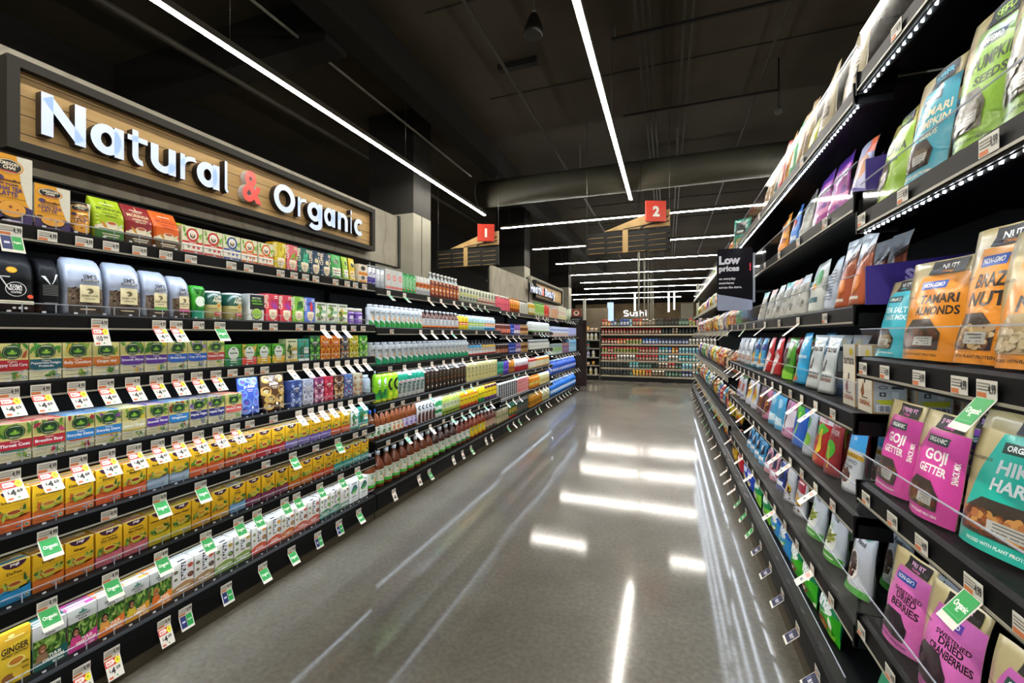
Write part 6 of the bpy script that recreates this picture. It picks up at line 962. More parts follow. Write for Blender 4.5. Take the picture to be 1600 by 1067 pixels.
for ri, z in enumerate(RC):
    n = 27; cnt = 0
    for i in range(n):
        y = 4.52 + (10.0 - 4.52) * i / (n - 1)
        c = CORD[ri][i % len(CORD[ri])] if i < 19 else rc.randrange(16)
        nm, ds = CH[c]; cnt += 1
        if ri == 0 and i == 0: nm, ds = 'tealTop', 'tall teal and black snack'
        place(nm, .58 + rc.uniform(0, .02) + (.03 if nm == 'tealTop' else 0), y, z, -PI / 2, '%s bag, %s on %s shelf, far snack run' % (ds, nth(cnt), SHN[6][ri]), 'bags on the %s shelf of the far snack run' % SHN[6][ri], rc.uniform(-.1, .1) if nm != 'tealTop' else R(48))
# ================================================================== price tags
def strip_geo(w, up, fl, ang, ops_up, ops_fl, col='#dcdad2', under=None):
    g = Geo(); t = .0007; sa, ca = math.sin(ang), math.cos(ang)
    # upper plate lies on the price channel, flap leans out towards the aisle
    g.box(-w / 2, -t, -up, w / 2, 0, 0, (col, 'paper'))
    deco(g, lambda x, y, o: (x - w / 2, -t - o, -up + y), w, up, ops_up, 'paper', 0, .0003)
    if fl:
        b = len(g.v); A = [(x, -t * .0 - y * sa + n * t * ca * -1, -up - y * ca - n * t * sa) for n in (0, 1) for x, y in ((-w / 2, 0), (w / 2, 0), (w / 2, fl), (-w / 2, fl))]
        g.v.extend(A); i = g.m((under or col, 'paper'))
        for q in ((0, 1, 2, 3), (7, 6, 5, 4), (0, 4, 5, 1), (1, 5, 6, 2), (2, 6, 7, 3), (3, 7, 4, 0)):
            g.f.append(tuple(b + k for k in q)); g.mi.append(i); g.sm.append(False)
        deco(g, lambda x, y, o: (x - w / 2, -(fl - y) * sa - (t + o) * ca, -up - (fl - y) * ca + (-(t + o) * -sa if False else (t + o) * sa * 1)), w, fl, ops_fl, 'paper', 0, .0003)
    return g
UP = [('r', .04, .04, .5, .3, '#d07a4a'), ('r', .06, .42, .6, .5, '#77756c'), ('r', .06, .6, .72, .66, '#77756c'), ('r', .06, .76, .66, .84, '#8a887e'), ('t', '4.99', .78, .3, .5, '#2a2a2a', .36)]
def sale(pr, cents, red='#d23a30'):
    return [('r', 0, .62, .9, .95, red), ('p', [(.08, .68), (.5, .68), (.62, .78), (.5, .9), (.08, .9)], '#efe6e0'), ('t', 'BUY', .3, .73, .1, red, .3), ('e', .78, .77, .17, .17, '#e3dc2c'), ('t', '5', .78, .73, .1, '#6a5a14', .1),
            ('t', '$', .2, .36, .13, '#22262c', .08), ('t', pr, .4, .25, .27, '#16181c', .26), ('t', cents, .72, .36, .15, '#16181c', .26), ('r', .08, .06, .32, .15, '#d0622c'), ('r', .52, .08, .62, .15, '#3f9a4a')]
GR = '#1f9a4a'
ORG = [('r', .06, .2, .94, .98, GR), ('t', 'Organic', .5, .52, .17, '#eef6ee', .7), ('r', .42, .42, .58, .45, '#bfe0c8'), ('r', .12, .28, .13, .9, '#7ac49a'), ('r', .87, .28, .88, .9, '#7ac49a'), ('r', .12, .28, .88, .29, '#7ac49a')]
NAV = [('r', .06, .16, .49, .96, '#1c2a63'), ('r', .51, .16, .94, .96, GR), ('r', .16, .5, .4, .62, '#c8cce0'), ('t', 'Organic', .72, .55, .12, '#eef6ee', .34)]
BLKF = [('r', .1, .1, .9, .95, '#e6e4e0'), ('r', .2, .3, .8, .5, '#20242c'), ('r', .24, .55, .8, .66, '#c8303a')]
NVY = [('r', .06, .14, .94, .98, '#1c2140'), ('t', 'BUY', .6, .42, .24, '#e8e8ee', .46), ('r', .14, .4, .3, .7, '#5a6090')]
TG = {}
def mk(nm, kind, desc, g): TG[nm] = (g.mesh(kind), kind, desc)
mk('P', 'price_tag', 'small off-white price tag with an orange bar', strip_geo(.05, .034, 0, 0, UP, []))
mk('T469', 'sale_tag', 'sale flap with red arrow reading $4.69', strip_geo(.05, .034, .076, R(42), UP, sale('4', '69')))
mk('T409', 'sale_tag', 'sale flap with red arrow reading $4.09', strip_geo(.05, .034, .076, R(24), UP, sale('4', '09')))
mk('T1099', 'sale_tag', 'sale flap with red arrow reading $10.99', strip_geo(.05, .034, .07, R(20), UP, sale('10', '99')))
mk('W', 'sale_tag', 'white sale flap with pale print', strip_geo(.045, .03, .075, R(48), [('r', .1, .2, .6, .4, '#c8a088')], [('r', .2, .65, .8, .85, '#d8a8a0'), ('r', .3, .3, .7, .45, '#8a8a94')]))
mk('G', 'organic_tag', 'green flap tag reading Organic', strip_geo(.052, .032, .07, R(36), UP, ORG))
mk('GW', 'organic_tag', 'white flap tag with pale green panel', strip_geo(.045, .03, .07, R(48), [('r', .1, .2, .6, .4, '#c8a088')], [('r', .1, .25, .9, .9, '#4ab090'), ('r', .3, .5, .7, .6, '#e0f0e8')]))
mk('N', 'organic_tag', 'navy and green two-panel flap tag', strip_geo(.054, .034, .06, R(22), UP, NAV))
mk('K', 'sale_tag', 'white flap tag with a black and red print', strip_geo(.05, .03, .06, R(24), UP, BLKF))
mk('V', 'sale_tag', 'navy flap tag with white letters', strip_geo(.055, .03, .065, R(46), UP, NVY))
tcount = {}
def put_tag(t, side, y, z, shelf, run, deck=False):
    me, kind, desc = TG[t]
    key = (kind, shelf, run); tcount[key] = tcount.get(key, 0) + 1
    o = link(kind, me)
    if side < 0: o.location = ((LX + .0075) if not deck else LX + .0118, y, z - .012 if not deck else z - .03); o.rotation_euler = (0, 0, PI / 2)
    else: o.location = ((RL + .0225) if not deck else RL - .0117, y, z - .012 if not deck else z - .03); o.rotation_euler = (0, 0, -PI / 2)
    tag(o, '%s, %s on %s shelf edge, %s' % (desc, nth(tcount[key]), shelf, run[4:]), 'tag', '%ss on the %s shelf of the %s' % (kind.replace('_', ' '), shelf, run))
for ri, row in enumerate(TAGS):
    for t, y in row: put_tag(t, -1, y, S1[ri] - (.0), SHN[7][ri], 'the tea run', ri == 6)
rt = random.Random(3)
for sec, rows, ya, yb, step in (('S2', S2, 2.66, 5.05, .2), ('S3', S3, 5.14, 6.4, .26), ('S4', S4, 6.5, 7.68, .2), ('S5', S5, 7.8, 10.15, .26)):
    for ri, z in enumerate(rows):
        n = int((yb - ya) / step)
        for i in range(n):
            y = ya + (i + .5) * step + rt.uniform(-.04, .04)
            if rt.random() < .12: continue
            if sec == 'S2': t = {0: 'GGWWWWGW', 1: 'PWWWWGWG', 2: 'PWWWWWWW', 3: 'PPPGPWGG', 4: 'PGWWPGGG', 5: 'KKKGGKKG'}[ri][i % 8]
            else: t = rt.choice('PWWWG')
            if t == 'G' and ri < 5: t = 'GW'
            put_tag(t, -1, y, z, SHN[len(rows)][ri], 'the ' + RUN[sec], ri == len(rows) - 1)
# snack side tags
for ri, ts in enumerate([[('P', 1.3), ('P', 1.0)], [('P', 1.5), ('P', 1.27), ('P', .98)], [('P', 1.49), ('P', 1.36), ('P', 1.2), ('P', 1.06), ('G', .985)], [('P', 1.47), ('P', 1.32), ('P', 1.19), ('G', 1.02), ('P', .9)], [('P', 1.5), ('P', 1.33), ('P', 1.15)], [('V', 1.5), ('V', 1.3), ('V', 1.1)]]):
    for t, y in ts: put_tag(t, 1, y, RA[ri], SHN[6][ri], 'the nut run', ri == 5)
BT = {0: 'P', 1: 'PPPW', 2: 'PWPWPG', 3: 'PWWPWWPWP', 4: 'PWPWWPPPW', 5: 'PWPPWPPW', 6: 'VVVGG'}
for ri, z in enumerate(RB):
    n = {0: 3, 1: 8, 2: 8, 3: 15, 4: 15, 5: 13, 6: 11}[ri]
    for i in range(n):
        t = BT[ri][i % len(BT[ri])]
        y = 1.64 + (4.3 - 1.64) * (i + .5) / n
        if ri == 6: t = 'V' if i < 5 else ('G' if i < 8 else 'W')
        put_tag(t, 1, y, z, SHN[7][ri], 'the middle snack run', ri == 6)
for ri, z in enumerate(RC):
    n = {2: 12, 3: 12, 4: 10, 5: 14}.get(ri, 0)
    for i in range(n): put_tag(rt.choice('WWG' if ri != 2 else 'W'), 1, 4.5 + 5.4 * (i + .5) / n, z, SHN[6][ri], 'the far snack run', ri == 5)
# ================================================================== signs
def sweep(g, path, w, d, fi, si, closed=False):
    """a stroke of width w along a path, raised by d: front towards -y"""
    n = len(path); L = []; Rr = []
    for k in range(n):
        if closed: a, b = path[k - 1], path[(k + 1) % n]
        else: a, b = path[max(0, k - 1)], path[min(n - 1, k + 1)]
        dx, dz = b[0] - a[0], b[1] - a[1]; q = math.hypot(dx, dz) or 1; nx, nz = -dz / q * w / 2, dx / q * w / 2
        L.append((path[k][0] + nx, path[k][1] + nz)); Rr.append((path[k][0] - nx, path[k][1] - nz))
    b = len(g.v)
    for k in range(n): g.v += [(L[k][0], -d, L[k][1]), (Rr[k][0], -d, Rr[k][1]), (L[k][0], 0, L[k][1]), (Rr[k][0], 0, Rr[k][1])]
    def q4(i0, i1, i2, i3, m_): g.f.append((i0, i1, i2, i3)); g.mi.append(m_); g.sm.append(False)
    for k in range(n if closed else n - 1):
        a = b + 4 * k; c = b + 4 * ((k + 1) % n)
        q4(a, a + 1, c + 1, c, fi); q4(a, c, c + 2, a + 2, si); q4(a + 1, a + 3, c + 3, c + 1, si)
    if not closed:
        for a in (b, b + 4 * (n - 1)): q4(a, a + 2, a + 3, a + 1, si)
def arc(cx, cz, rx, rz, a0, a1, n=18): return [(cx + rx * math.cos(R(a0 + (a1 - a0) * k / n)), cz + rz * math.sin(R(a0 + (a1 - a0) * k / n))) for k in range(n + 1)]
def letter_geo(ch, w, h, depth, face, sidek, t=None):
    """one raised rounded letter w wide and h high, base at z 0, front towards -y"""
    g = Geo(); fi, si = g.m(face), g.m(sidek)
    if ch == '&':
        me = font_mesh(ch, .03, .5, 4)
        xs = [v.co.x for v in me.vertices]; ys = [v.co.y for v in me.vertices]; x0, x1, y0, y1 = min(xs), max(xs), min(ys), max(ys)
        g.v = [((v.co.x - x0) / (x1 - x0) * w - w / 2, -(v.co.z + .5) * depth, (v.co.y - y0) / (y1 - y0) * h) for v in me.vertices]
        for p in me.polygons: g.f.append(tuple(p.vertices)); g.mi.append(fi if p.normal.z > .9 else si); g.sm.append(False)
        bpy.data.meshes.remove(me); return g
    t = t or min(.036, w * .3); e = t / 2; x0, x1 = -w / 2 + e, w / 2 - e; S = lambda p, c=False: sweep(g, p, t, depth, fi, si, c)
    ring = lambda cx, cz, rx, rz: S(arc(cx, cz, rx, rz, 0, 360 - 15, 23), True)
    if ch == 'N': S([(x0, 0), (x0, h)]); S([(x1, 0), (x1, h)]); S([(x0, h - e * .9), (x1, e * .9)])
    elif ch == 'H': S([(x0, 0), (x0, h)]); S([(x1, 0), (x1, h)]); S([(x0, h / 2), (x1, h / 2)])
    elif ch == 'B': S([(x0, 0), (x0, h)]); S([(x0, h - e)] + arc(x0 + (x1 - x0) * .55, h * .75 - e / 2, (x1 - x0) * .4, h * .25 - e / 2, 90, -90, 10) + [(x0, h * .5)]); S([(x0, h * .5)] + arc(x0 + (x1 - x0) * .55, h * .25 + e / 2, (x1 - x0) * .45, h * .25 - e / 2, 90, -90, 10) + [(x0, e)])
    elif ch == 'O': ring(0, h / 2, w / 2 - e, h / 2 - e)
    elif ch == 'a': ring(-e * .3, h / 2, w / 2 - e * 1.2, h / 2 - e); S([(x1, 0), (x1, h)])
    elif ch == 'e': S(arc(0, h / 2, w / 2 - e, h / 2 - e, 0, 320, 22)); S([(x0, h / 2), (x1 + e * .8, h / 2)])
    elif ch == 'c': S(arc(0, h / 2, w / 2 - e, h / 2 - e, 48, 312, 20))
    elif ch == 'g':
        d = .055; hh = h - d; ring(-e * .3, d + hh / 2, w / 2 - e * 1.2, hh / 2 - e); S([(x1, h)] + [(x1, d * .8)] + arc(0, d * .8, x1, d * .8 - e * .8, 0, -150, 12))
    elif ch == 'y': S([(x0, h), (0, h * .32)]); S([(x1, h), (-w * .1, e), (-w / 2, e)])
    elif ch == 'u': S([(x0, h), (x0, h * .42)] + arc(0, h * .42, x1, h * .42 - e, 180, 360, 12)); S([(x1, 0), (x1, h)])
    elif ch == 'n': S([(x0, 0), (x0, h)]); S([(x0, h * .58)] + arc(0, h * .58, x1, h * .42 - e, 180, 0, 12) + [(x1, 0)])
    elif ch == 'h': S([(x0, 0), (x0, h)]); S([(x0, h * .36)] + arc(0, h * .36, x1, h * .34 - e, 180, 0, 12) + [(x1, 0)])
    elif ch == 'r': S([(x0, 0), (x0, h)]); S([(x0, h * .55)] + arc(x0 + (x1 - x0) * 1.0, h * .55, (x1 - x0), h * .45 - e, 180, 80, 8) + [(w / 2, h - e)])
    elif ch == 't': S([(-w * .12, h)] + [(-w * .12, h * .26)] + arc(-w * .12 + w * .3, h * .26, w * .3, h * .26 - e, 180, 285, 8)); S([(-w / 2, h * .74), (w / 2, h * .74)])
    elif ch == 'l': S([(-w * .1, h), (-w * .1, h * .16)] + arc(w * .28, h * .16, w * .38, h * .16 - e, 180, 250, 5))
    elif ch == 'i': S([(0, 0), (0, h * .7)]); S([(0, h * .8), (0, h)])
    elif ch == 'S': S(arc(0, h * .74, w / 2 - e, h * .26 - e * .5, 30, 250, 14) + arc(0, h * .26, w / 2 - e, h * .26 - e * .5, 70, -150, 14))
    elif ch == 's': S(arc(0, h * .74, w / 2 - e, h * .26 - e * .5, 30, 250, 10) + arc(0, h * .26, w / 2 - e, h * .26 - e * .5, 70, -150, 10))
    return g
LW = emis('letter_face_white', (.66, .76, .95), 1.05)
def lit(name, hexc, st):
    m = mat(hexc, 'gloss').copy(); m.name = name; b = m.node_tree.nodes['Principled BSDF']
    b.inputs['Emission Color'].default_value = lin(hexc); b.inputs['Emission Strength'].default_value = st
    return m
LWF = lit('lit_white_acrylic', '#bccbe8', .32); LRF = lit('lit_red_acrylic', '#c23a30', .45); SIDE = ('#14141c', 'plastic')
def fascia(y0, y1, z0, z1, label):
    e = tag(empty('fascia_panel', (-2.4, (y0 + y1) / 2, z0)), label, 'panel'); L_ = (y1 - y0) / 2
    g = Geo(); g.box(-.04, -L_, 0, 0, L_, z1 - z0, FASC); g.box(-.14, -L_ + .1, .2, -.041, L_ - .1, .24, ('#17160f', 'paint')); part('panel_face', g, e)
    g = Geo()
    g.box(-.05, L_, -.01, .012, L_ + .03, z1 - z0 + .01, ('#17160f', 'paint')); g.box(-.035, -L_, -.0095, .004, L_ + .03, -.001, ('#17160f', 'paint'))
    part('edge_strip', g, e, 'dark edge strip')
    for yy in (-L_ + .2, L_ - .2):
        g = Geo(); g.box(-.14, yy - .02, -z0 + .003, -.115, yy + .02, z1 - z0, ('#17160f', 'paint')); part('post', g, e)
    return e
fascia(-.5, 3.44, 1.99, 2.463, 'long grey marbled panel carrying the natural and organic sign')
fascia(5.75, 7.46, 1.93, 2.36, 'plain grey marbled panel behind the pink-topped run')
fascia(7.6, 10.3, 1.95, 2.45, 'grey marbled panel carrying the health and beauty sign')
def wall_sign(label, y0, y1, z0, z1, x, letters, base, fr=.035):
    e = tag(empty('department_sign', (x, (y0 + y1) / 2, z0)), label, 'sign'); L_ = (y1 - y0) / 2; H = z1 - z0
    g = Geo(); g.box(-.055, -L_ + fr, fr, -.02, L_ - fr, H - fr, OAK); part('board', g, e, 'pale oak plank board')
    g = Geo(); dk = ('#1f1d17', 'paint')
    g.box(-.058, -L_, 0, .012, L_, fr, dk); g.box(-.058, -L_, H - fr, .012, L_, H, dk); g.box(-.058, -L_, fr, .012, -L_ + fr, H - fr, dk); g.box(-.058, L_ - fr, fr, .012, L_, H - fr, dk)
    part('frame', g, e, 'black frame')
    yc = (y0 + y1) / 2
    for ch, a, b, zb, zt in letters:
        lg = letter_geo(ch, b - a, zt - zb, .04, LRF if ch == '&' else LWF, SIDE if ch != '&' else ('#d8d4d8', 'plastic'))
        lg.v = [(-.018 - v[1], v[0] + (a + b) / 2 - yc, v[2] + zb - z0) for v in lg.v]
        part('letter', lg, e, 'red ampersand' if ch == '&' else None)
    return e
wall_sign('long oak plank sign with raised white letters reading Natural & Organic', .863, 3.013, 2.057, 2.408, -2.337, SIGN1, 2.14)
wall_sign('small far oak sign with raised letters reading Health & Beauty', 7.72, 9.9, 2.045, 2.385, -2.337, SIGN2, 2.1, .03)
def aisle_sign(num, xc, y, zb, label):
    W = 1.24; SC = 1.36; e = tag(empty('aisle_sign', (xc, y, zb)), label, 'sign', 'hanging aisle signs'); e.scale = (SC, SC, SC)
    dk = ('#0e0e0f', 'paint')
    g = Geo(); g.box(-W / 2, -.008, 0, W / 2, .012, .33, ('#232321', 'paint')); part('back_board', g, e)
    for i in range(4):
        g = Geo(); z = .022 + i * .08; g.box(-W / 2 - .005, -.035, z, W / 2 + .005, -.0085, z + .058, dk); part('slat', g, e, 'charcoal slat')
        g = Geo(); n = 4
        for q in range(n):
            a = -W / 2 + .02 + q * (W - .04) / n; b = a + (W - .04) / n * .92
            g.prism([(a, z - .016), (b, z - .010), (b - .03, z - .002), (a + .04, z - .008)], -.03, -.0085, 'y', OAKP)
        part('wood_line', g, e, 'oak strip')
    g = Geo(); g.prism([(-.34, .345), (.62, .36), (.62, .6), (.3, .56)], -.03, .01, 'y', OAKP); part('roof', g, e, 'oak roof shape')
    g = Geo(); g.prism([(-.05, .35), (.6, .42), (.6, .435), (-.05, .365)], -.036, -.0305, 'y', dk); g.prism([(.2, .35), (.6, .49), (.6, .51), (.2, .37)], -.036, -.0305, 'y', dk); part('roof_line', g, e, 'dark roof line')
    g = Geo(); g.box(-.06, -.042, .0, .02, -.0355, .345, OAKP); part('post', g, e, 'oak post')
    g = Geo()
    for x in (-W / 2 + .01, W / 2 - .01): g.tube((x, .002, .33), (x, .002, (H_CEIL - zb - .005) / SC), .003, ('#8a8a84', 'metal'), 6)
    part('cable', g, e, 'thin steel cable')
    ca = Matrix.Rotation(R(24), 4, 'Z')
    g = Geo(); s_ = .15
    g.box(-s_, -.02, -s_, s_, .02, s_, ('#d8402c', 'plastic')); deco(g, lambda x, y_, o: (x - s_, -.02 - o, y_ - s_), 2 * s_, 2 * s_, [('t', num, .5, .26, .46, '#f0ece6', .5, 0, 0, .05)], 'plastic', 0, .001)
    g.v = [tuple((ca @ Vector(v)) + Vector((.42, -.12, .56))) for v in g.v]; part('number_plate', g, e, 'red plate with the number ' + num)
    return e
aisle_sign('2', -.80, 9.18, 3.05, 'hanging aisle sign with red plate number 2 over this aisle')
aisle_sign('1', -4.7, 9.68, 3.05, 'hanging aisle sign with red plate number 1 over the neighbouring aisle')
# price promise sign on the snack side
e = tag(empty('shelf_sign', (.398, 3.04, 1.504)), 'rounded black and lavender shelf sign reading Low prices on everyday must-haves', 'sign')
def rr(x0, x1, z0, z1, r, n=5):
    o = []
    for cx, cz, a in ((x1 - r, z0 + r, -90), (x1 - r, z1 - r, 0), (x0 + r, z1 - r, 90), (x0 + r, z0 + r, 180)):
        for k in range(n + 1): t = R(a + 90 * k / n); o.append((cx + r * math.cos(t), cz + r * math.sin(t)))
    return o
g = Geo(); w_, h_ = .204, .394
g.prism(rr(-w_ / 2, w_ / 2, 0, h_, .012), -.002, .002, 'y', ('#0d0a13', 'lacquer'))
def PS(x, y, o): return (x - w_ / 2, -.002 - o, y)
deco(g, PS, w_, h_, [('p', [(.01, .02), (.06, 0), (.94, 0), (.99, .02), (.99, .16), (.01, .27)], '#9aa2bc'), ('t', 'Low', .06, .755, .125, '#dcdce4', .6, -1, 0, .05), ('t', 'prices', .06, .64, .085, '#dcdce4', .82, -1, 0, .05), ('t', '!', .93, .64, .11, '#d83040', .05, 0, 0, .05), ('t', 'on everyday', .06, .5, .034, '#e4e4ea', .62, -1, 0, .04), ('t', 'must-haves', .06, .43, .034, '#e4e4ea', .58, -1, 0, .04), ('t', 'across the store.', .06, .36, .034, '#e4e4ea', .8, -1, 0, .04)], 'plastic', 0, .0004)
part('panel', g, e)
g = Geo(); g.box(w_ / 2 - .004, .003, .05, w_ / 2 + .014, .006, .36, ACRE); part('bracket', g, e, 'clear bracket')
# small promotion flags at the end of the tea side
e = tag(empty('promotion_sign', (-2.0, 10.236, 1.62)), 'small black and red promotion sign at the far end of the blue jug run', 'sign')
g = Geo(); g.box(-.22, -.004, 0, .08, .004, .17, ('#1a1820', 'plastic')); deco(g, lambda x, y, o: (x - .22, -.004 - o, y), .3, .17, [('r', .1, .55, .8, .62, '#c8c8d0'), ('r', .1, .3, .7, .36, '#c8c8d0')], 'plastic', 0, .0006); part('lower_plate', g, e)
g = Geo(); g.box(-.17, -.004, .171, .03, .004, .33, ('#a81c24', 'plastic')); deco(g, lambda x, y, o: (x - .17, -.004 - o, y + .171), .2, .16, [('e', .5, .5, .36, .4, '#e8dcc8'), ('e', .5, .55, .16, .2, '#6a3a34')], 'plastic', 0, .0006); part('upper_plate', g, e, 'red plate with pale disc')
# purple divider boxes at the end of the middle snack run
PUR = ('#33217c', 'paper')
def tray(label, z, h, x1, txt):
    e = tag(empty('divider_board', (.55, 1.5505, z)), label, 'divider')
    g = Geo(); g.prism([(0, .002), (x1, .002), (x1, h * 1.0), (0, h * .72)], -.0035, .0035, 'y', PUR)
    if txt: deco(g, lambda x, y, o: (x, -.0035 - o, y), x1, h, [('t', 'Stur', .3, .44, .2, '#a89ad8', .24, 0, 0, .05)], 'paper', 0, .0006)
    part('board', g, e); return e
tray('purple cardboard divider lettered Stur beside the blue snack pouches', 1.437, .16, .44, True)
tray('purple cardboard divider beside the lime seed pouch', 1.775, .13, .2, False)
# ================================================================== ceiling fittings
TUBE = emis('tube_light', (1.0, .945, .84), 78)
HOUS = ('#4a473c', 'paint')
def strip(x0, y0, x1, y1, z, label, n=1, w=.075):
    e = tag(empty('ceiling_light', ((x0 + x1) / 2, (y0 + y1) / 2, z)), label, 'light', 'linear ceiling lights')
    along = abs(y1 - y0) > abs(x1 - x0); Lh = max(abs(y1 - y0), abs(x1 - x0)) / 2
    def bx(g, a0, b0, z0, a1, b1, z1, key):
        if along: g.box(b0, a0, z0, b1, a1, z1, key)
        else: g.box(a0, b0, z0, a1, b1, z1, key)
    g = Geo(); bx(g, -Lh, -w / 2, .012, Lh, w / 2, .085, HOUS); bx(g, -Lh - .004, -w / 2, 0, -Lh, w / 2, .085, HOUS); bx(g, Lh, -w / 2, 0, Lh + .004, w / 2, .085, HOUS); part('housing', g, e, 'dark grey housing')
    g = Geo(); bx(g, -Lh, -w / 2 + .006, 0, Lh, w / 2 - .006, .0118, TUBE); part('diffuser', g, e, 'glowing warm white diffuser')
    m = max(2, int(Lh * 2 / 3.4) + 1)
    g = Geo()
    for i in range(m):
        a = -Lh + .25 + (2 * Lh - .5) * i / (m - 1)
        p0, p1 = ((0, a, .085), (0, a, H_CEIL - z - .004)) if along else ((a, 0, .085), (a, 0, H_CEIL - z - .004))
        g.tube(p0, p1, .004, ('#77746a', 'metal'), 6)
    part('suspension_wire', g, e)
ZL = 4.5
strip(-.814, -7.0, -.814, 10.36, ZL, 'long warm strip light running down the middle of this aisle')
strip(-4.55, -7.0, -4.55, 10.4, ZL, 'long warm strip light over the neighbouring tea aisle')
strip(3.1, -7.0, 3.1, 10.6, ZL, 'long warm strip light hidden beyond the snack shelving')
for i, (y, xa, xb) in enumerate(((11.85, -4.64, 3.4), (15.2, -4.7, 3.4), (18.7, -4.7, 3.6), (22.5, -4.85, 3.8), (26.0, -5.0, 4.0), (29.5, -5.4, 4.2), (33.5, -8.2, 4.4), (38.2, -8.0, 1.0))):
    strip(xa, y, xb, y, ZL, 'cross strip light beyond the aisle, %s from the camera' % nth(i + 1))
g = Geo(); e = tag(empty('air_duct', (-1.0, 10.35, 5.03)), 'large round grey air duct crossing above the aisle', 'duct')
g.tube((-3.65, 0, 0), (4.6, 0, 0), .335, DUCT, 40); part('duct_body', g, e)
for x in (-3.66, .4):
    g = Geo(); g.tube((x - .02, 0, 0), (x + .02, 0, 0), .345, DUCT, 40); part('collar', g, e)
for x in (-3.2, -1, 1.2):
    g = Geo(); g.box(x - .02, -.004, .334, x + .02, .004, H_CEIL - 5.03 - .004, STEEL); part('hanger', g, e)
def pipe(label, p0, p1, r, cat='pipe', key=STEEL, nm='ceiling_pipe', grp=None):
    c = (Vector(p0) + Vector(p1)) / 2; e = tag(empty(nm, c), label, cat, grp)
    g = Geo(); g.tube(tuple(Vector(p0) - c), tuple(Vector(p1) - c), r, key, 10); part('pipe_run' if nm == 'ceiling_pipe' else 'shaft', g, e)
    return e
PD = noise_mat('dark_pipe', '#2e2b22', '#3a372c', 4, .6)
for i, x in enumerate((-.42, -.33, -.24)): pipe('dim conduit above this aisle, %s of three side by side' % ONES[i + 1], (x, -1.5, 5.86), (x, 26, 5.86), .022, 'pipe', PD, 'ceiling_pipe', 'three side by side conduits')
for i, x in enumerate((.22, .33)): pipe('dim conduit toward the snack side, %s of a close pair' % ONES[i + 1], (x, -1.5, 5.86), (x, 26, 5.86), .02, 'pipe', PD, 'ceiling_pipe', 'pair of conduits')
pipe('single dim conduit above the snack shelving', (1.55, -1.5, 5.86), (1.55, 26, 5.86), .02, 'pipe', PD)
pipe('thin pale conduit left of the dark beam over the tea side', (-4.85, -1.5, 5.5), (-4.85, 10.2, 5.5), .022, 'pipe', STEEL)
pipe('sprinkler pipe between the beam and the middle strip light', (-2.5, -1.5, 5.7), (-2.5, 26, 5.7), .03, 'pipe', PD)
pipe('black pipe high over the neighbouring aisle', (-6.3, -1.5, 5.3), (-6.3, 14, 5.3), .05, 'pipe', PD)
for i, (y, xa, xb) in enumerate(((4.6, -.7, 1.3), (6.6, -.8, 1.7), (9.0, -.85, 1.9), (11.6, -.9, 1.9), (13.6, -.6, 2.2))):
    e = tag(empty('strut_channel', ((xa + xb) / 2, y, 5.81)), 'black cross channel under the conduits, %s from the camera' % ONES[i + 1], 'bracket', 'cross channels under the conduits')
    g = Geo(); h = (xb - xa) / 2; g.box(-h, -.02, -.02, h, .02, .015, DKP); part('channel', g, e)
    for s_ in (-1, 1):
        g = Geo(); g.tube((s_ * (h - .05), 0, .015), (s_ * (h - .05), 0, H_CEIL - 5.81 - .003), .006, STEEL, 6); part('hanger_rod', g, e)
for i, (x, y, L_) in enumerate(((-2.4, 6.9, .7), (-1.2, 5.6, .55), (-.25, 5.2, .5))):
    g = Geo(); g.box(-L_ / 2, -.06, -.1, L_ / 2, .06, 0, DKP); e = tag(empty('air_diffuser', (x, y, H_CEIL - .004)), 'black slot diffuser in the ceiling, %s of three' % ONES[i + 1], 'vent', 'black slot diffusers'); part('body', g, e)
# hanging speaker
e = tag(empty('pendant_speaker', (-1.52, 4.95, 4.95)), 'black bell shaped speaker hanging from the dark ceiling', 'speaker')
def lathe(g, pr, key, n=20): g.rings([[(r * math.cos(2 * PI * k / n), r * math.sin(2 * PI * k / n), z) for k in range(n)] for r, z in pr], key, True, key, key)
g = Geo(); lathe(g, [(.1, 0), (.115, .03), (.115, .07), (.075, .2), (.045, .26), (.03, .27)], ('#141311', 'plastic')); part('bell', g, e)
g = Geo(); lathe(g, [(.02, .27), (.025, .3), (.015, .33)], ('#9a9a90', 'metal'), 10); part('collar', g, e, 'grey collar')
g = Geo(); g.tube((0, 0, .33), (0, 0, 1.046), .005, ('#6a6a62', 'metal'), 6); part('cable', g, e)
# spotlight / camera near the snack side
for i, (x, y, z) in enumerate(((1.75, 8.3, 5.1), (-1.1, 12.2, 5.3))):
    e = tag(empty('security_camera', (x, y, z)), ('small dark ceiling camera above the snack shelving', 'small pale ceiling camera behind the air duct')[i], 'camera', 'ceiling cameras')
    g = Geo(); lathe(g, [(.02, -.05), (.055, -.02), (.06, .03), (.04, .05)], ('#55554e', 'plastic'), 14); part('dome', g, e)
    g = Geo(); g.tube((0, 0, .05), (0, 0, H_CEIL - z - .003), .012, ('#2a2a26', 'metal'), 8); part('stem', g, e)
# power poles down the store
for i in range(5):
    y = 14.06 + 3.45 * i; pipe('silver floor to ceiling pole beyond the aisle, %s from the camera' % ONES[i + 1], (-.86, y, .003), (-.86, y, H_CEIL - .004), .032, 'pole', STEEL, 'power_pole', 'row of power poles')
pipe('silver pole rising behind the grey rack', (-2.6, 14.2, .003), (-2.6, 14.2, 2.55), .05, 'pole', STEEL, 'power_pole')
pipe('slim pale post near the snack run end', (1.0, 16.5, .003), (1.0, 16.5, 3.15), .05, 'pole', STEEL, 'power_pole')
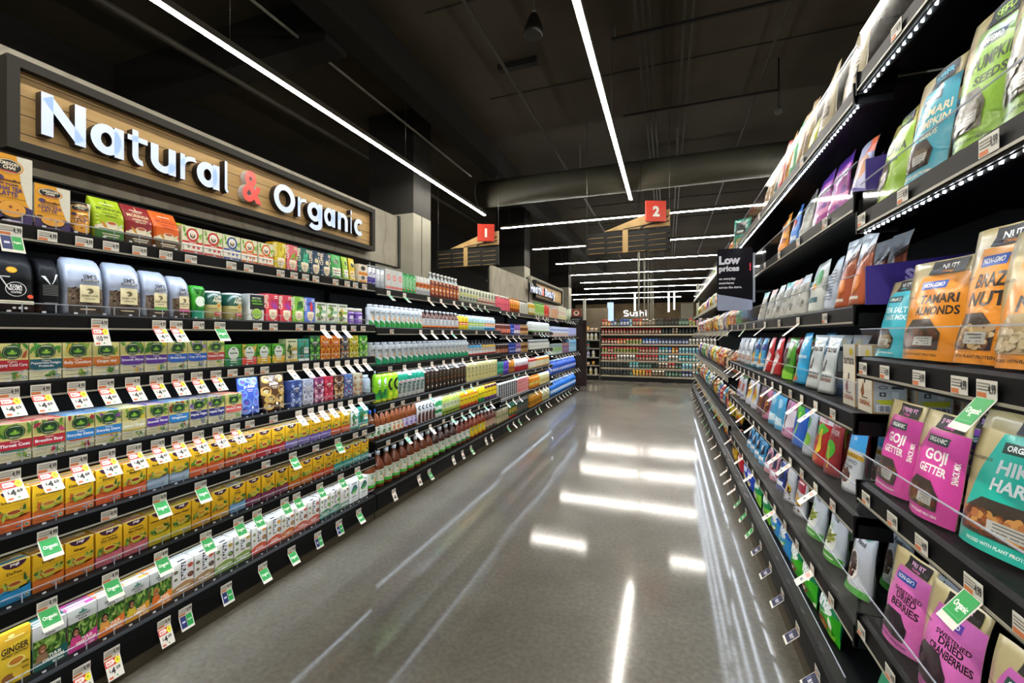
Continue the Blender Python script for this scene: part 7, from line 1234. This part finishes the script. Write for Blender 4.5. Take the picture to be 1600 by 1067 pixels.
# ================================================================== far back: sushi sign and lights
SY = 42.0
e = tag(empty('department_sign', (-2.6, SY + 1.9, 3.2)), 'white illuminated far sign reading Sushi on the plywood wall', 'sign')
bx_ = [('S', -1.55, -1.02, 0, .56), ('u', -.92, -.5, 0, .4), ('s', -.43, -.08, 0, .4), ('h', 0, .42, 0, .56), ('i', .53, .66, 0, .56)]
LSU = emis('lit_letter_white', (.95, .97, 1.0), 1.6)
for ch, a, b, zb, zt in bx_:
    lg = letter_geo(ch, b - a, zt - zb, .06, LSU, ('#c8c8c8', 'plastic'), .09); lg.v = [(v[0] + (a + b) / 2, v[1], v[2] + zb) for v in lg.v]; part('letter', lg, e)
g = Geo(); g.box(-1.7, .02, -.12, .8, .05, -.06, ('#e0ded8', 'plastic')); part('rail', g, e)
g = Geo(); g.box(-.28, -.04, 0, .28, .04, 1.75, lit('lightbox_blue', '#9ab4d8', .7)); e = tag(empty('light_box', (-5.0, 40.5, 2.6)), 'tall pale blue light box before the plywood wall', 'sign'); part('panel', g, e)
g = Geo(); g.tube((0, 0, 1.75), (0, 0, H_CEIL - 2.604), .02, STEEL, 6); part('hanger', g, e)
for i, (x, y, z0, z1) in enumerate(((-1.95, 28, 2.85, 4.0), (.05, 30, 2.85, 4.2), (.42, 32, 3.1, 4.3))):
    e = tag(empty('pendant_light', (x, y, z0)), 'slim upright glowing pendant tube far down the store, %s from the poles' % ONES[i + 1], 'light', 'upright pendant tubes')
    g = Geo(); g.tube((0, 0, 0), (0, 0, z1 - z0), .055, emis('pendant_tube', (1, .93, .9), 2.2), 8); part('tube', g, e)
    g = Geo(); g.tube((0, 0, z1 - z0), (0, 0, H_CEIL - z0 - .004), .006, STEEL, 6); part('cord', g, e)
g = Geo(); g.box(.9, 33, 0, 1.7, 33.5, 3.6, noise_mat('grey_pier', '#6f6b5e', '#7c786a', 2)); structure('column_4', g, 'grey pier far down the store')
g = Geo(); g.box(-8.9, 30, 0, -3.9, 30.3, 3.2, noise_mat('beige_pier', '#6a5f4c', '#776b57', 2)); structure('wall_partition', g, 'beige partition far beyond the tea side')
g = Geo(); g.box(-.3, 38, 1.9, 2.2, 38.4, 2.75, noise_mat('brown_counter', '#4a3018', '#5a3a1e', 3)); g.box(-.3, 38.0, 0, 2.2, 38.4, 1.9, DKP); structure('wall_counter', g, 'brown counter front far down the store')
# ================================================================== cross shelving at the end of the aisle
YB = 12.85
BR = [1.604, 1.374, 1.08, .83, .604, .387, .167]
e = tag(empty('cross_shelving', (-.3, YB + .22, 0)), 'beige-edged cross shelving of vitamin bottles closing the aisle', 'shelving')
xa, xb = -1.86, 1.35; ox = -.3
def bxp(nm, x0, y0, z0, x1, y1, z1, key, par=e, lb=None):
    g = Geo(); g.box(x0 - ox, y0 - YB - .22, z0, x1 - ox, y1 - YB - .22, z1, key); return part(nm, g, par, lb)
bxp('back_panel', xa, YB + .4, .003, xb, YB + .43, 1.66, ('#2c2823', 'matte')); bxp('base_deck', xa, YB - .02, .003, xb, YB + .4, .12, BLKM, e, 'black base')
for z in BR:
    sh = bxp('shelf', xa, YB - .02, z - .02, xb, YB + .4, z, ('#6a6456', 'paint'))
    bxp('price_rail', xa, YB - .026, z - .04, xb, YB - .0205, z + .002, ('#b5ab94', 'plastic'), sh, 'beige price channel')
    if z < 1.5: bxp('light_strip', xa + .02, YB - .012, z - .03 + .0, xb - .02, YB - .004, z - .0205, emis('led_warm_far', (1, .96, .88), 14), sh, 'white LED strip')
for x in (xa - .012, xb): bxp('upright', x, YB - .02, .003, x + .012, YB + .43, 1.68, ('#3a352d', 'paint'))
WID['vb'] = .068; VB = []
VC = [('#8a1c20', '#c8b8a0', '#c82430', 'dark red'), ('#5a1418', '#d8c8b0', '#c82430', 'maroon'), ('#2a4a9a', '#dfe6ee', '#2a7ad8', 'blue'), ('#1f3060', '#c8d4e8', '#1c2c60', 'navy'), ('#b8b088', '#7a9a3a', '#d83a2c', 'pale green'), ('#2a8a94', '#d8e8e8', '#3ab0b8', 'teal'), ('#15181c', '#4a5a58', '#20242a', 'black'), ('#c8c8c0', '#8a8a80', '#e8e8e4', 'white'), ('#c8901c', '#f0e0a0', '#e0a82c', 'amber'), ('#14443a', '#8ab09a', '#20302c', 'dark green'), ('#a8d0dc', '#5a9ab8', '#8ad0dc', 'light blue'), ('#3a2a22', '#b8a890', '#e0dcd0', 'brown'), ('#b85a1c', '#e8d0a0', '#c83a1c', 'orange'), ('#9a9aa8', '#c88a9a', '#d8c8d8', 'greyish pink')]
for i, (a, b, c, ds) in enumerate(VC):
    for hh, sfx in ((.155, 'short'), (.2, 'tall')):
        bottle('vb%d%s' % (i, sfx[0]), 'supplement_bottle', '%s %s' % (sfx, ds) + ' vitamin bottle', hh, 'jar', a, [(.2, .6, b)], c, [('r', .25, .3, .75, .36, a)], 'gloss', 10, 'bottle', None, False, .032)
def pat(s_):
    o = []
    for t in s_.split():
        c, n = t.split('*'); o += [int(c)] * int(n)
    return o
BPAT = ['0*1 12*2 3*2 9*1 2*3 10*1 0*2 12*1 11*4 6*7 9*3 4*2 13*4 12*1 13*3', '0*7 0*4 1*8 6*3 11*2 6*8 11*3 6*2', '1*5 12*3 4*5 2*5 3*9 7*4 7*6', '4*2 0*2 4*8 0*4 0*2 5*3 2*1 8*1 12*1 10*4 10*5 2*3',
        '1*2 0*3 7*6 0*3 1*4 5*3 7*3 5*6 10*2 2*3 2*2', '6*9 5*3 9*4 6*2 11*3 1*2 9*2 10*3 7*5 7*3', '6*9 9*1 8*4 12*2 11*4 9*5 3*3 11*1 10*3 7*4']
for ri, z in enumerate(BR):
    p = pat(BPAT[ri]); n = 36; hs = 't' if ri in (0,) else 's'
    for i in range(n):
        c = p[i % len(p)]; x = xa + .05 + (1.3 - xa - .05) * i / (n - 1)
        h = hs if rt.random() < .85 or ri > 0 else 's'
        nm = 'vb%d%s' % (c, h)
        place(nm, x, YB + .005, z, 0, '%s, %s on %s shelf of cross shelving' % (D[nm]['desc'], nth(i + 1), SHN[7][ri]), 'vitamin bottles on the %s cross shelf' % SHN[7][ri], 0, False)
# grey side rack with cleaning bottles
e = tag(empty('side_rack', (-2.3, YB + .2, 0)), 'grey steel rack of cleaning bottles beside the cross shelving', 'shelving')
SR = [1.47, 1.2, .95, .68, .44, .16]
def rb(nm, x0, y0, z0, x1, y1, z1, key, lb=None, par=None):
    g = Geo(); g.box(x0 + 2.3, y0 - YB - .2, z0, x1 + 2.3, y1 - YB - .2, z1, key); return part(nm, g, par or e, lb)
rb('back_panel', -2.72, YB + .36, .003, -1.9, YB + .38, 1.5, ('#2c2b28', 'matte')); rb('base_deck', -2.72, YB + .02, .003, -1.9, YB + .36, .14, BLKM)
for z in SR: rb('shelf', -2.72, YB, z - .03, -1.9, YB + .36, z, ('#8f8b80', 'paint'))
for x in (-2.72, -1.91): rb('upright', x, YB - .012, .003, x + .012, YB + .36, 1.5, ('#77746a', 'paint'))
WID['cl'] = .1
for nm, kind, ds, b, bands, cap, h, pf in (('cl0', 'cleaner_bottle', 'white cleaner bottle with pale label', '#d0d2cc', [(.2, .5, '#c8c49a')], '#e8eaea', .2, 'milk'), ('cl1', 'cleaner_bottle', 'lilac cleaner jug', '#c4bce0', [(.2, .45, '#8a94c8')], '#d8d4ec', .22, 'jug'), ('cl2', 'cleaner_bottle', 'cream cleaner bottle with yellow label', '#d8d8cc', [(.15, .5, '#b8a83a')], '#e8e8e4', .22, 'shamp'), ('cl3', 'spice_jar', 'tan round tin', '#c09468', [(.3, .7, '#e8dccc')], '#4a4a44', .11, 'jar'), ('cl4', 'spray_bottle', 'teal and red spray bottle', '#2f8a84', [(.3, .6, '#b8303a')], '#3fc0b0', .19, 'shamp'), ('cl5', 'cleaner_bottle', 'orange cleaner pack', '#d8962c', [(.3, .6, '#e8d0a0')], '#e0a84a', .12, 'tub')):
    bottle(nm, kind, ds, h, pf, b, bands, cap, [('r', .3, .3, .7, .36, '#6a6a64')], 'gloss', 10, 'bottle', None, False, .045)
for ri, row in enumerate((['cl3', 'cl3', 'cl3', 'cl5', 'cl3', 'cl3'], ['cl0', 'cl0', 'cl0', 'cl0', 'cl0', 'cl0'], ['cl4', 'cl4', 'cl4'], ['cl1', 'cl2', 'cl1', 'cl0'], ['cl5', 'cl5', 'cl3', 'cl5'], ['cl2', 'cl2', 'cl0', 'cl2', 'cl0'])):
    for i, nm in enumerate(row):
        x = -2.64 + .62 * (i / (len(row) - 1) if len(row) > 4 else (i + .5) / 4)
        place(nm, x, YB + .02, SR[ri], 0, '%s, %s on %s shelf of grey rack' % (D[nm]['desc'], ONES[i + 1], SHN[6][ri]), 'bottles on the grey rack', 0, False)
# ================================================================== light, camera, render settings
w = bpy.data.worlds.new('store_air'); scn.world = w; w.use_nodes = True
bg = w.node_tree.nodes['Background']; bg.inputs[0].default_value = (.9, .93, 1, 1); bg.inputs[1].default_value = .1
cam = bpy.data.cameras.new('camera'); co = bpy.data.objects.new('camera', cam); COL.objects.link(co)
cam.sensor_width = 36; cam.lens = 670 * 36 / 1600; cam.shift_y = -10.5 / 1600; cam.clip_start = .05; cam.clip_end = 200
co.location = (0, 0, 1.35); co.rotation_euler = (R(90), 0, math.atan(243.5 / 670))
scn.camera = co
v = scn.view_settings; v.view_transform = 'Standard'; v.look = 'None'; v.exposure = EXPO; v.gamma = 1; v.use_curve_mapping = False
c = scn.cycles; c.use_denoising = True; c.max_bounces = 6; c.diffuse_bounces = 3; c.glossy_bounces = 3; c.transparent_max_bounces = 12; c.transmission_bounces = 2
c.caustics_reflective = False; c.caustics_refractive = False; c.sample_clamp_indirect = 4; c.sample_clamp_direct = 0; c.use_adaptive_sampling = True; c.adaptive_threshold = .02
try: c.use_light_tree = True
except Exception: pass
try: c.denoiser = 'OPENIMAGEDENOISE'
except Exception: pass
